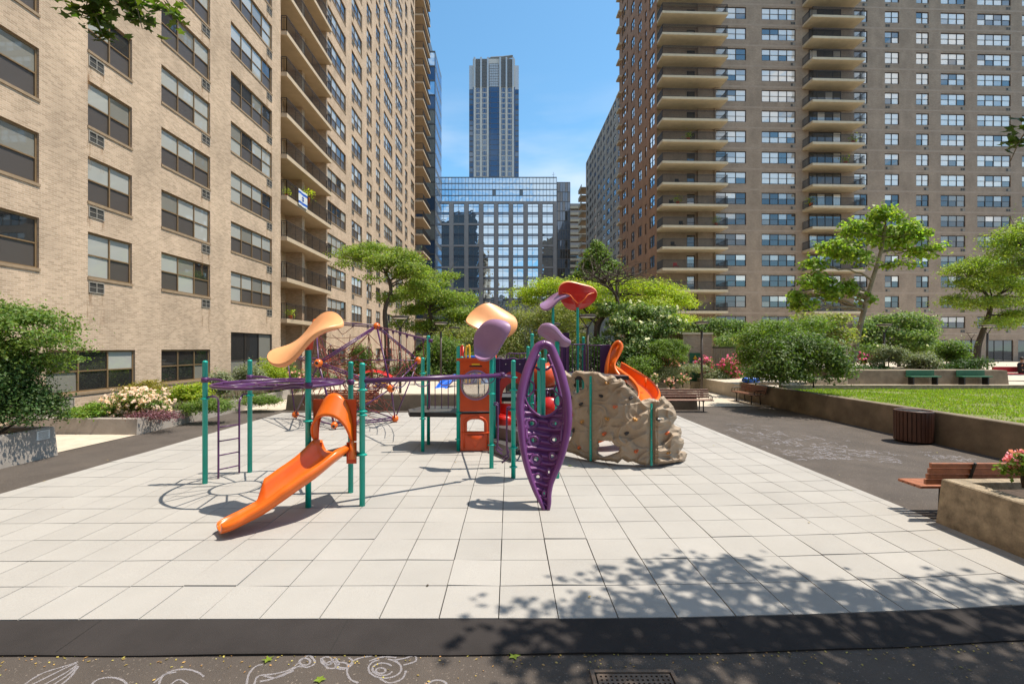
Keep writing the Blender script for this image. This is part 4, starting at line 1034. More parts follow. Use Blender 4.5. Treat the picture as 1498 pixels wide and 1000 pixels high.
def shell(u, v): a = 2*math.pi*u; k = .74 if v > .5 else 1.0; rr = r*(1.0-.30*v); return Vector((cx_+rr*math.cos(a)*.88, y-.03+.05*v, cz_+rr*math.sin(a)*1.33-.10*v))
b.grid(shell, 40, 5); 
b.grid(lambda u, v: Vector((cx_-.46+.92*u, y-.02-.10*math.sin(math.pi*u), cz_-.72+.55*v)), 12, 6)
sub(b, 'crawl_ring', cp, PS)
rails([(at(735, 0, 13).x, 13.0), (at(775, 0, 13).x, 13.0)], 1.25, .95, .1)
# denser middle: tunnel crown, panels and balusters behind the leaf climber
c_ = at(694.5, 563, 11.33); b = MB().mat(M['lilac'], True); b.grid(lambda u, v: Vector((c_.x+.33*math.cos(math.pi*u), 11.36+.75*v, c_.z+.33*math.sin(math.pi*u)*1.0)), 24, 6); part(b, 'tunnel_crown')
b = MB().mat(M['dkpurple']); xx = at(724, 0, 11.8).x; b.bevbox(xx, xx+.13, 11.8, 11.84, .03, at(0, 524, 11.8).z, .01); part(b, 'side_panel')
b = MB().mat(M['redor']); xa_, xb_ = at(781, 0, 12.5).x, at(804, 0, 12.5).x
b.bevbox(xa_, xb_, 12.5, 12.56, .5, at(0, 531, 12.5).z, .02); part(b, 'play_panel')
b = MB().mat(M['red'], True); b.tube([(at(735, 0, 11.9).x+.02*k, 11.95, .30+.1*k) for k in range(6)], [.30-.01*k for k in range(6)], 18); part(b, 'lower_shell')
b = MB().mat(M['dkpurple']); b.bevbox(at(806, 0, 12.9).x, at(822, 0, 12.9).x, 12.9, 12.95, .2, at(0, 545, 12.9).z, .02); part(b, 'side_panel')
rails([(at(776, 0, 11.6).x, 11.6), (at(836, 0, 12.2).x, 12.2)], .55, .95, .11)
rails([(at(700, 0, 12.1).x, 12.1), (at(726, 0, 12.1).x, 12.1)], .95, .9, .12)
b = MB().mat(M['mull']); 
for k in range(5): b.box(at(752, 0, 11).x, at(772, 0, 11).x, 10.9+.22*k, 11.12+.22*k, .10+.2*k, .15+.2*k)
b.mat(M['dkpurple']); b.hexa([Vector(q) for q in ((at(771, 0, 11).x, 10.9, 0), (at(771, 0, 11).x+.04, 10.9, 0), (at(771, 0, 11).x+.04, 12, .9), (at(771, 0, 11).x, 12, .9), (at(771, 0, 11).x, 10.9, .2), (at(771, 0, 11).x+.04, 10.9, .2), (at(771, 0, 11).x+.04, 12, 1.15), (at(771, 0, 11).x, 12, 1.15))])
part(b, 'stair')
# stepped transfer platform and side grab bars
b = MB().mat(M['mull']); b.prism([(-.45, 11.2), (.12, 10.2), (.12, 11.2), (-.1, 12)], .02, .30); b.prism([(-.35, 11.5), (.25, 10.8), (.35, 12), (-.1, 12.2)], .30, .58); b.mat(M['blackp'])
for k in range(7): b.box(.2+.004*k, .24+.05*k+.02, 10.5, 10.52, .1+.08*k, .13+.08*k)
part(b, 'transfer_step')
b = MB().mat(M['purple'], True)
for (p, s) in ((P9, 1), (P10, -1)):
    for dy in (0, .35):
        x = p.x+s*.13; b.tube(bez([(p.x, p.y+dy, 1.35), (x-.02*s, p.y+dy, 1.36), (x, p.y+dy, 1.25), (x, p.y+dy, .55), (x-.03*s, p.y+dy, .42), (x+.1*s, p.y+dy, .30)], 4), .018, 6)
part(b, 'grab_bar')
b = MB().mat(M['purple'], True); b.tube([(P10.x, P10.y, 2.03), (P9b.x, P9b.y, 1.95)], .02, 6); b.tube([(P12.x, P12.y, 1.2), (P13.x, P13.y, 1.2), (P19.x, P19.y, 1.2), (P20.x+.2, P20.y, 1.2)], .02, 6); part(b, 'cross_rail')
# red crawl tunnel and panels seen between the posts behind the climber
b = MB().mat(M['redor'], True)
b.tube([(.72, 12.3, 1.75), (1.3, 12.9, 1.85)], .36, 20); b.mat(M['red'], True); b.tube([(.95, 11.7, 1.0), (1.25, 12.4, 1.0)], .30, 18); part(b, 'crawl_tunnel')
for k in range(7):
    b = MB().mat(M['purple'], True); x = .62+.13*k; b.tube([(x, 11.0+.3*k, .35), (x, 11.0+.3*k, 1.45)], .016, 5); part(b, 'baluster')
# upper deck railings and panel
ya = 14.75
rails([(at(813, 0, ya).x, ya), (at(856, 0, ya).x, ya)], 1.75, .95, .13); rails([(at(860, 0, ya).x, ya), (at(893, 0, ya).x, ya)], 1.75, .92, .10)
for px in (822, 830, 855): x = at(px, 0, ya).x; b = MB().mat(M['purple']); b.box(x-.04, x+.04, ya-.01, ya+.02, 1.75, 2.62); part(b, 'railing_board')
b = MB().mat(M['dkpurple']); b.box(at(838, 0, 15.2).x-.35, at(838, 0, 15.2).x-.12, 15.2, 15.24, 1.77, 3.1); part(b, 'side_panel')
b = MB().mat(M['dkpurple']); b.box(at(878, 0, 14.6).x, at(892, 0, 14.6).x, 14.6, 14.64, 1.4, 2.68); part(b, 'side_panel')
b = MB().mat(M['purple'], True); hp = at(757, 519, 14.5); b.tube(bez([(hp.x-.35, 14.5, 2.05), (hp.x-.33, 14.5, 2.38), (hp.x, 14.5, 2.40), (hp.x+.33, 14.5, 2.38), (hp.x+.35, 14.5, 2.05)], 5), .02, 6)
for k in range(4): b.tube([(hp.x-.25+.16*k, 14.5, 2.05), (hp.x-.25+.16*k, 14.5, 2.38)], .012, 5)
part(b, 'top_rail')
# --- orange spiral slide
path = bez([(3.40, 14.55, 1.80), (3.52, 14.3, 1.72), (3.72, 13.9, 1.55), (3.90, 13.3, 1.34), (3.92, 12.7, 1.12), (3.72, 12.15, .92), (3.3, 11.8, .70), (2.8, 11.6, .45), (2.35, 11.55, .25), (2.0, 11.5, .15)], 7)
b = MB().mat(M['orange'], True); chute(path, lambda t: .27, lambda t: .34 if t < .8 else .34-.2*(t-.8)/.2, mb=b)
b.mat(M['redor'], True)
o = part(b, 'spiral_slide', 'orange spiral slide on the right side')
b = MB().mat(M['orange'], True)
hp = [at(889, 560, 14.3), at(887, 543, 14.3), at(890, 522, 14.35), at(896, 506, 14.4), at(904, 500, 14.4), at(909, 507, 14.35), at(905, 520, 14.25), at(899, 534, 14.1), at(905, 548, 13.9), at(918, 557, 13.7)]
b.tube(bez(hp, 5), [.05+.02*math.sin(k/9*3) for k in range(46)], 10)
hb = bez(hp, 5)
def sheet(u, v):
    a = hb[int(u*20)]; c = hb[45-int(u*20)]; return a.lerp(c, v)+Vector((0, .12*math.sin(math.pi*v), 0))
b.grid(sheet, 20, 8)
sub(b, 'slide_hood', o, PS)
b = MB().mat(M['orange'], True); b.tube([(3.95, 13.15, 1.45), (3.98, 13.15, 1.72)], .03, 6); b.box(3.6, 4.1, 13.1, 13.16, 1.30, 1.62) if False else None
sub(b, 'slide_rim', o, PS)

# --- purple leaf-shaped climber
def lerp_tab(tab, y):
    for (a, c) in zip(tab, tab[1:]):
        if a[0] >= y >= c[0]: t = (a[0]-y)/(a[0]-c[0]); return tuple(a[i]+(c[i]-a[i])*t for i in range(1, len(a)))
    return tab[0][1:] if y > tab[0][0] else tab[-1][1:]
# rows: picture row, left rail column, right rail column, distance
tabc = [(745, 796, 802, 7.22), (734, 791, 803.5, 7.23), (722, 785, 803.5, 7.24), (707, 779, 806, 7.255), (694, 774.5, 811, 7.27), (680, 770.5, 817, 7.28), (660, 766, 823.5, 7.30), (640, 763.5, 828, 7.33), (620, 762, 831, 7.36), (600, 760.5, 831, 7.40), (580, 762, 829, 7.45), (560, 766, 824.5, 7.51), (540, 772, 819, 7.58), (525, 778, 813, 7.64), (514, 783, 808.5, 7.68), (506.5, 788, 804, 7.70), (503.5, 795, 796.5, 7.71)]
def smooth(tab, it=3):
    t = [list(x) for x in tab]
    return t
L_pts = bez([at(l, py, Y) for (py, l, r_, Y) in tabc], 4); R_pts = bez([at(r_, py, Y) for (py, l, r_, Y) in tabc], 4)
NL = len(L_pts)
b = MB().mat(M['climb'], True)
for pts in (L_pts, R_pts):
    rr = [.030+.043*min(1, i/(NL*.62)) for i in range(NL)]; b.tube(pts, rr, 12)
b.ball(L_pts[-1], .074, 12)
o_cl = part(b, 'leaf_climber', 'tall purple leaf-shaped climber at the front')
b = MB().mat(M['climb'], True)   # second, inner pair of rails joined near the top
i0 = int(NL*.42); off = Vector((0, .22, 0)); cxm = at(797, 560, 7.5).x
for pts, s in ((L_pts, 1), (R_pts, -1)):
    q = [p+Vector((s*(.075+.02*math.sin(k*.05)), .16*min(1, k/8), 0)) for k, p in enumerate(pts[i0:int(NL*.86)])]; b.tube(q, .030, 10)
b.tube(bez([at(784, 537, 7.75), at(790, 541, 7.7), at(800, 540, 7.7), at(808, 534, 7.75)], 5), .022, 8)
for (x, y_) in ((779, 566), (781, 578)): pass
b.tube(bez([at(776, 557, 7.62), at(781, 562, 7.6), at(780, 572, 7.58), at(772, 580, 7.55)], 5), .016, 8)
b.tube(bez([at(815, 560, 7.62), at(811, 570, 7.6), at(818, 577, 7.58), at(822, 582, 7.55)], 5), .016, 8)
b.tube([at(816+5*math.cos(R(24*k)), 586+8*math.sin(R(24*k)), 7.56) for k in range(15)], .014, 8, closed=True)
# lower rim of the big opening
b.tube(bez([at(765, 575, 7.50), at(772, 592, 7.50), at(783, 604, 7.50), at(796, 609, 7.49), at(809, 604, 7.50), at(820, 592, 7.50), at(826, 575, 7.50)], 6), .022, 8)
sub(b, 'inner_rail', o_cl, PS)
holes = [(778, 619, 6.6, 5.6), (811, 619, 6.6, 5.2), (781, 643.5, 6.6, 5.8), (811, 642.5, 6.2, 4.8), (784.5, 671, 6.2, 6.4), (808, 667, 4.4, 5.0), (787, 697, 5, 5.2), (803, 690, 2.8, 4.5), (796, 721, 2.6, 4.2)]
def climb_pt(u, v):
    # v: 0 tip .. 1 upper edge along rim of opening
    top = 609-34*abs(2*u-1)**2.2
    py = 745+(top-745)*v
    l, r_, Y = lerp_tab(tabc, py); px = l+(r_-l)*u; w = (r_-l)/70
    bend = .17*w*(1-abs(2*u-1)**1.6) - .035*w*math.exp(-((u-.5)/.12)**2)
    rib = .027*math.sin(py*.62+1.2*math.sin(u*6.3))*(1 if .12 < u < .88 else .3)+.02*math.exp(-((py-634)/2.0)**2)+.02*math.exp(-((py-661)/2.0)**2)
    for (hx, hy, rx, ry) in holes:
        d = ((px-hx)/rx)**2+((py-hy)/ry)**2
        if d < 2.2: rib *= 0
    return at(px, py, Y+bend+rib)
def cmask(u, v):
    top = 609-34*abs(2*u-1)**2.2; py = 745+(top-745)*v; l, r_, Y = lerp_tab(tabc, py); px = l+(r_-l)*u
    return not any(((px-hx)/rx)**2+((py-hy)/ry)**2 < .62 for (hx, hy, rx, ry) in holes)
b = MB().mat(M['climb'], True); b.grid(climb_pt, 90, 190, cmask); op = sub(b, 'climbing_panel', o_cl, PS); md = op.modifiers.new('s', 'SOLIDIFY'); md.thickness = .012
for (hx, hy, rx, ry) in holes:
    b = MB().mat(M['climb'], True)
    l, r_, Y = lerp_tab(tabc, hy); u = (hx-l)/(r_-l); w = (r_-l)/70; Yh = Y+.17*w*(1-abs(2*u-1)**1.6)-.015
    b.tube([at(hx+rx*.92*math.cos(R(18*k)), hy+ry*.92*math.sin(R(18*k)), Yh) for k in range(20)], .016, 7, closed=True)
    b.tube([at(hx+rx*.62*math.cos(R(18*k)), hy+ry*.62*math.sin(R(18*k)), Yh+.015) for k in range(20)], .009, 5, closed=True)
    sub(b, 'foothold_ring', o_cl, PS)

# --- moulded rock wall: a curved free-form sheet, outline (column, row) followed in the wall's own plane
plan = [(812, 664), (835, 668.5), (864, 674), (905, 679.5), (940, 681.5), (953, 681.5), (980, 678), (1004, 672)]
pw = [gp(a, c) for a, c in plan]; pl = bez(pw, 12)
def wall_Y(px):
    best = None
    for a, c in zip(pl, pl[1:]):
        xa, xc_ = CX+FOC*a.x/a.y, CX+FOC*c.x/c.y
        if xa <= px <= xc_: t = (px-xa)/(xc_-xa+1e-9); return a.y+(c.y-a.y)*t
    return pl[0].y if px < 830 else pl[-1].y
outl = [(822, 543), (827, 541.5), (832, 546), (836, 549.5), (838, 545), (842, 542), (850, 542), (858, 543.5), (870, 543), (878, 545), (883, 549.5), (888, 550.5), (895, 548), (900, 551), (903, 555), (908, 553), (914, 557), (916, 564), (922, 568), (928, 574), (933, 580), (938, 586), (942, 584), (950, 582), (957, 583), (963, 585), (966, 580), (971, 578.5), (975, 584), (980, 588), (985, 594), (989, 603), (990.5, 611), (985, 619), (989, 623), (996, 625), (997.5, 632), (996, 640), (1000, 642), (1001, 648), (999, 654), (996, 659), (1002, 660), (1005.5, 663), (1004, 669), (1001, 675), (985, 676.5), (970, 678), (958, 679), (945, 680.5), (935, 678.5), (925, 674.5), (918, 676), (910, 671), (904, 677.5), (898, 675), (885, 674), (875, 672.5), (866, 675), (855, 670.5), (845, 666), (838, 663), (830, 661), (822, 659), (824, 652), (834, 643), (838, 633), (832, 622), (824, 620), (822, 600)]
hole_a = [(841, 553), (845, 549.5), (850, 550.5), (853, 555), (855, 562), (854, 568), (849, 571), (845, 575), (841, 574), (843, 567), (839, 563), (842, 559)]
hole_b = [(875, 645), (885, 644), (895, 645.5), (899, 651), (906, 654), (905, 660), (897, 663), (889, 666), (883, 667), (876, 663), (874, 657), (877, 652)]
def inside(x, y, P):
    c = False; j = len(P)-1
    for i in range(len(P)):
        if (P[i][1] > y) != (P[j][1] > y) and x < (P[j][0]-P[i][0])*(y-P[i][1])/(P[j][1]-P[i][1])+P[i][0]: c = not c
        j = i
    return c
def rockd(px, py):
    v = Vector((px*.035, py*.045, 1.7)); w = Vector((noise.noise(v), noise.noise(v+Vector((9, 3, 1))), 0))*1.1
    n1 = 1-abs(noise.noise(v*1.0+w)); n2 = 1-abs(noise.noise(v*2.1+w*1.3+Vector((4, 4, 4))))
    n3 = noise.noise(v*.6+Vector((2, 7, 1)))
    d = .085*(n1**4)+.022*(n2**3)+.09*n3
    q = (py*.030+px*.006+.75*n3+.5*noise.noise(v*.9+Vector((3, 1, 8))))%1.0; amp = .045+.03*noise.noise(v*.5+Vector((6, 6, 6)))+(.07 if px > 962 else 0)
    sw = (1-q)/.88 if q > .12 else q/.12
    d += amp*sw
    d *= 1-.85*math.exp(-((px-864)/7)**2)-.85*math.exp(-((px-953)/7)**2)
    if px > 958: d += .10*(1-abs(noise.noise(Vector((px*.055, py*.06, 9)))))**2+.02
    return d
X0_, X1_, Y0_, Y1_ = 821, 1007, 538, 684; nx, ny = 250, 196
cell = {}
def cin(i, j):
    k = (i, j)
    if k not in cell:
        x, y = X0_+(X1_-X0_)*(i+.5)/nx, Y0_+(Y1_-Y0_)*(j+.5)/ny; cell[k] = inside(x, y, outl) and not inside(x, y, hole_a) and not inside(x, y, hole_b)
    return cell[k]
b = MB().mat(M['rock'], True); idx = {}; vs = []; fs = []
def edge_round(i, j):   # how far inside the sheet a grid point lies, 0 at the rim
    m = 5
    for r_ in range(1, 5):
        for (di, dj) in ((r_, 0), (-r_, 0), (0, r_), (0, -r_), (r_, r_), (-r_, r_), (r_, -r_), (-r_, -r_)):
            if not cin(min(max(i+di, 0), nx-1), min(max(j+dj, 0), ny-1)): return r_/5
    return 1
def vid(i, j, side):
    k = (i, j, side)
    if k not in idx:
        px, py = X0_+(X1_-X0_)*i/nx, Y0_+(Y1_-Y0_)*j/ny; Y = wall_Y(px); e = edge_round(i, j)
        d = (rockd(px, py)+.08)*(e**.4) if side == 0 else -.07*e
        p = at(px, py, Y-d if side == 0 else Y+.02-d)
        # keep the sheet a true surface: slide along the sight line of no one, only in depth
        idx[k] = len(vs); vs.append(Vector((p.x, p.y, max(p.z, .01))))
    return idx[k]
for i in range(nx):
    for j in range(ny):
        if not cin(i, j): continue
        a, c, d, e = vid(i, j, 0), vid(i+1, j, 0), vid(i+1, j+1, 0), vid(i, j+1, 0); fs.append((a, e, d, c))
        a2, c2, d2, e2 = vid(i, j, 1), vid(i+1, j, 1), vid(i+1, j+1, 1), vid(i, j+1, 1); fs.append((a2, c2, d2, e2))
        for (di, dj, p, q, p2, q2) in ((-1, 0, a, e, a2, e2), (1, 0, c, d, c2, d2), (0, -1, a, c, a2, c2), (0, 1, e, d, e2, d2)):
            ii, jj = i+di, j+dj
            if ii < 0 or jj < 0 or ii >= nx or jj >= ny or not cin(ii, jj): fs.append((p, q, q2, p2))
b.add(vs, fs); rock = part(b, 'rock_wall', 'tan moulded rock climbing wall with coloured hand holds'); md = rock.modifiers.new('sm', 'SMOOTH'); md.iterations = 2; md.factor = .45
md = rock.modifiers.new('w', 'WEIGHTED_NORMAL') if False else None
for (px, t0, t1) in ((864, 550, 674), (953, 590, 681)):
    b = MB().mat(M['teal'], True); pts = []
    K = 24
    def stp(u, v): py = t0+(t1-t0)*v; w = 1.6+.25*math.sin(v*9); return at(px-w+2*w*u, py, wall_Y(px)-.125-.008*math.sin(v*14)-.02*math.sin(math.pi*u))
    b.grid(stp, 4, K)
    b.mat(M['silver'])
    for k in range(6): b.ball(at(px, t0+(t1-t0)*(k+.5)/6, wall_Y(px)-.15), .007, 6)
    sub(b, 'teal_seam_strip', rock, PS)
hl = [(888, 560, 'y'), (879, 579, 'k'), (900, 594.5, 'r'), (923, 582, 'k'), (850, 590.5, 'k'), (888, 612, 'y'), (929, 613, 'y'), (884, 634, 'r'), (917, 633.5, 'k'), (852, 616, 'y'), (848, 654, 'r'), (931, 659.5, 'r'), (963.5, 613, 'k'), (976, 633, 'r'), (978, 661.5, 'y'), (835, 581, 'k'), (836, 605, 'r'), (838.5, 629, 'k')]
for (x, y_, c) in hl:
    Y = wall_Y(x)-(rockd(x, y_)+.08)-.012; p = at(x, y_, Y); r2_ = random.Random(int(x)); a = r2_.uniform(0, 3.14)
    b = MB().mat(M[{'y': 'hold_y', 'r': 'hold_r', 'k': 'hold_k'}[c]], True); T = Matrix.Rotation(a, 4, 'Y')
    def hp_(u, v): th, ph = 2*math.pi*u, math.pi*v; q = Vector((.058*math.cos(th)*math.sin(ph), -.045*math.cos(ph)*(1+.2*math.cos(2*th)), .036*math.sin(th)*math.sin(ph)*(1+.3*math.cos(th)))); return p+(T @ q)
    b.grid(hp_, 14, 8); b.mat(M['blackp']); b.ball(p+Vector((0, -.045, 0)), .011, 6); sub(b, 'hand_hold', rock, PS)

# ================================================================ rope net dome
ND = empty('rope_net_dome', gp(530, 616), 'purple bar dome with orange ball joints and rusty rope net, left of the main structure', 'climbing net')
nodes = {'A': at(551, 477, 16), 'B': at(462, 471, 16.6), 'L': at(466, 531, 14.2), 'R': at(612, 527, 16.6), 'F': at(572, 568, 14.7), 'G': gp(489, 628)+Vector((0, 0, .14)), 'H': gp(578, 617)+Vector((0, 0, .12)), 'K': at(480, 526, 18.2), 'Q': gp(432, 612)+Vector((0, 0, .15)), 'S': gp(520, 600)+Vector((0, 0, .2)), 'W': at(420, 520, 16.8)}
rad = {'A': .125, 'B': .125, 'L': .13, 'R': .13, 'F': .13, 'G': .11, 'H': .12, 'K': .12, 'Q': .12, 'S': .1, 'W': .12}
eds = [('A', 'B', 2), ('A', 'L', 2), ('A', 'R', 2), ('A', 'F', 2), ('B', 'L', 1), ('B', 'K', 1), ('B', 'W', 1), ('L', 'F', 2), ('L', 'G', 2), ('R', 'F', 1), ('R', 'H', 1), ('R', 'S', 1), ('F', 'G', 1), ('F', 'H', 2), ('G', 'H', 2), ('A', 'K', 1), ('K', 'R', 1), ('L', 'W', 1), ('W', 'Q', 1), ('Q', 'G', 1), ('L', 'Q', 1), ('K', 'S', 1), ('S', 'H', 1), ('W', 'K', 1)]
for (a, c, n) in eds:
    b = MB().mat(M['purple'], True)
    for k in range(n): o_ = Vector((0, 0, (k-.5)*.07 if n > 1 else 0)); b.tube([nodes[a]+o_, nodes[c]+o_], .024, 7)
    b.build('bar', ND)
cen0 = sum((p for p in nodes.values()), Vector())/len(nodes)
for k, p in nodes.items():
    b = MB().mat(M['orange'], True); b.ball(p, rad[k], 14); q = (p-cen0); q.z *= .3; q.normalize()
    if k in 'LFQWG': b.mat(M['blackp'], True); b.ball(p+q*rad[k]*.62, rad[k]*.5, 10)
    b.build('ball_joint', ND)
for k in ('G', 'H', 'Q', 'S'): b = MB().mat(M['purple']); b.tube([nodes[k], (nodes[k].x+.05, nodes[k].y, -.03)], .022, 6); b.build('foot', ND)
b = MB().mat(M['purple'], True); e = Vector((P7.x+.05, P7.y, 2.78)); b.tube([nodes['A'], e], .026, 8); b.lathe([(.05, -.05), (.065, -.045), (.065, .045), (.05, .05)], e, 10)
for k in range(7):
    p = nodes['A'].lerp(e, (k+.8)/7.6); b.lathe([(.015, -.12), (.04, -.06), (.045, -.02)], p, 8)
b.build('top_beam', ND)
rb = MB().mat(M['rope'], True); cl = MB().mat(M['silver'])
cen = sum((p for p in nodes.values()), Vector())/len(nodes); rr_ = random.Random(5)
def rope(a, c, sag=.06, r=.0115):
    m = (a+c)/2-Vector((0, 0, sag*(a-c).length)); rb.tube([a, a.lerp(m, .5)+(m-a.lerp(c, .5))*.25, m, m.lerp(c, .5)+(m-a.lerp(c, .5))*.25, c], r, 4, cap=False)
lay = []
for s in (.82, .6, .36):
    L_ = {k: cen+(p-cen)*s+Vector([rr_.gauss(0, .06) for _ in range(3)]) for k, p in nodes.items()}; lay.append(L_)
prev = nodes
for L_ in lay:
    for (a, c, n) in eds:
        rope(L_[a], L_[c]); m = (L_[a]+L_[c])/2; cl.ball(L_[a], .026, 6); pm = (prev[a]+prev[c])/2; rope(m, prev[a].lerp(prev[c], .35), .03); rope(m, prev[a].lerp(prev[c], .7), .03); cl.ball(m-Vector((0, 0, .05)), .02, 5)
    for k in nodes: rope(prev[k], L_[k], .02)
    prev = L_
for k in range(60):
    a, c = rr_.choice(list(lay[0].values())), rr_.choice(list(lay[1].values())); 
    if (a-c).length < 2.2: rope(a, c, .08)
for k in range(7):
    p = nodes['A'].lerp(e, (k+.8)/7.6); rope(p, p+Vector((rr_.uniform(-.1, .1), 0, -.9-.1*k)), 0); cl.ball(p-Vector((0, 0, .6)), .02, 5); rope(p-Vector((0, 0, .9)), nodes['A'].lerp(nodes['R'], (k+1)/9), .1)
rb.build('rope_net', ND, uv=False); cl.build('rope_clamp', ND, uv=False)

# ================================================================ toddler play set on the raised terrace
TS = empty('toddler_play_set', (-2.3, 24, .6), 'small blue, red and yellow toddler play set with blue slide behind the main structure', 'play set')
def tpart(b, n): b.build(n, TS)
b = MB().mat(M['blue'], True); chute(bez([at(672, 553, 23), at(655, 560, 22.3), at(645, 572, 21.6), at(641, 578, 21.3)], 6), lambda t: .28, lambda t: .22, mb=b); tpart(b, 'slide')
b = MB().mat(M['red'], True)
for px in (674.5, 677.5): b.tube([at(px, 507, 24), at(px, 560, 24)], .05, 8)
b.tube([at(674.5, 507, 24), at(676, 505.5, 24), at(677.5, 507, 24)], .05, 8)
for px in (724.5,): b.tube([at(px, 515, 24), at(px, 565, 24)], .07, 8)
tpart(b, 'red_rail')
b = MB().mat(M['yellow'], True); b.tube(bez([at(682, 560, 24), at(682, 511, 24), at(684.5, 507, 24), at(687, 509, 24), at(687, 560, 24)], 5), .05, 8); b.tube([at(701, 525, 24), at(701, 570, 24)], .1, 8); tpart(b, 'yellow_rail')
b = MB().mat(M['blue']); 
p0, p1 = at(679, 520, 24.2), at(718, 530, 24.2); b.bevbox(p0.x, p1.x, 24.1, 24.3, p1.z-.05, p0.z, .05); b.bevbox(p0.x+.1, p1.x-.2, 24.3, 25, .65, 1.5, .06); tpart(b, 'panel')
TS2 = empty('spring_toy', at(543, 553, 22), 'low red and blue toddler climber with yellow panels behind the rope net', 'play set')
b = MB().mat(M['red'], True); q = at(545, 546, 22); b.grid(lambda u, v: Vector((q.x-.95+1.9*u, 21.9+.7*v, q.z-.25+.33*math.sin(math.pi*u)+.1*math.sin(math.pi*v))), 14, 6); b.build('red_roof', TS2)
b = MB().mat(M['blue']); b.bevbox(q.x-.7, q.x-.3, 22, 22.5, .6, q.z-.15, .04); b.mat(M['yellow']); b.bevbox(q.x+.1, q.x+.7, 22, 22.3, .6, .95, .04); b.build('side_panel', TS2)
M['lf_shrub'] = leafmat('glossy_shrub_leaf', (.075, .115, .025), .55, .3)
# ================================================================ vegetation kit
def leaf_mesh(name, P, Nn, size, material, parent, org, seed=0, aspect=1.7, fold=.25):
    """many leaf quads (two folded triangles each), one mesh"""
    rg = np.random.default_rng(seed); n = len(P)
    Nn = Nn+rg.normal(0, .5, (n, 3)); Nn /= np.linalg.norm(Nn, axis=1, keepdims=True)+1e-9
    t = rg.normal(0, 1, (n, 3)); t -= Nn*(t*Nn).sum(1, keepdims=True); t /= np.linalg.norm(t, axis=1, keepdims=True)+1e-9
    s = np.cross(Nn, t); L = (size*rg.uniform(.6, 1.35, (n, 1))); W = L/aspect
    a = P-t*L*.5; c = P+t*L*.5; l = P-s*W*.5+Nn*L*fold*.3-t*L*.08; r_ = P+s*W*.5+Nn*L*fold*.3-t*L*.08
    V = np.stack([a, r_, c, l], 1).reshape(-1, 3)-np.array(org)
    me = bpy.data.meshes.new(name); me.vertices.add(4*n); me.vertices.foreach_set('co', V.ravel())
    me.loops.add(6*n); me.polygons.add(2*n)
    base = np.arange(n)[:, None]*4; li = (base+np.array([[0, 1, 2, 0, 2, 3]])).ravel()
    me.loops.foreach_set('vertex_index', li.astype(np.int32)); me.polygons.foreach_set('loop_start', (np.arange(2*n)*3).astype(np.int32)); 
    me.materials.append(material); me.update(calc_edges=True); me.validate()
    o = bpy.data.objects.new(name, me); C.objects.link(o)
    if parent is not None: o.parent = parent
    else: o.location = org
    return o
def clump_points(blobs, n, rg, flat=.6, sub=14, spread=.23, shell=.55):
    """blobs: (centre, (rx, ry, rz), weight).  Leaves gather in small clumps spread through each blob."""
    P, Nn, cs = [], [], []
    wt = np.array([b[2]*b[1][0]*max(b[1][2], .1)*b[1][1]**.4 for b in blobs]); wt = wt/wt.sum()
    for (c, r_, w), f in zip(blobs, wt):
        r_ = np.array(r_); c = np.array(c); k = max(3, int(1.35*sub*(w**.5))); m = max(10, int(1.45*n*f))
        d = rg.normal(0, 1, (k, 3)); d /= np.linalg.norm(d, axis=1, keepdims=True); d[:, 2] = np.where(d[:, 2] < -.5, -d[:, 2], d[:, 2])
        q = c+d*r_*(shell+(1-shell)*rg.random((k, 1)))*rg.uniform(.72, 1.0, (k, 1)); sc = rg.uniform(.4, 1.7, k)
        idx = rg.choice(k, m, p=sc**2/(sc**2).sum()); g = rg.normal(0, 1, (m, 3)); g /= (np.linalg.norm(g, axis=1, keepdims=True)+1e-9)
        g *= rg.random((m, 1))**.45; g *= np.where(rg.random((m, 1)) < .22, rg.uniform(1.0, 1.9, (m, 1)), 1.0); rs = np.array([r_[0], r_[1], r_[2]])*spread*1.7; rs = np.maximum(rs, rs.max()*.42); rs[2] *= .45+.55*flat
        P.append(q[idx]+g*rs*sc[idx][:, None]); Nn.append(np.array([.1, -.12, .5])+g*.75); cs += [tuple(v) for v in q]
    return np.concatenate(P), np.concatenate(Nn), cs
def limb(b, a, c, r0, r1, rg, wob=.12, n=6):
    a, c = Vector(a), Vector(c); L_ = (c-a).length; pts = [a]
    for k in range(1, n): t = k/n; pts.append(a.lerp(c, t)+Vector(rg.normal(0, wob*L_/n, 3))+Vector((0, 0, .08*L_*math.sin(math.pi*t))))
    pts.append(c); b.tube(bez(pts, 2), [r0+(r1-r0)*i/(2*n) for i in range(2*n+1)], 7)
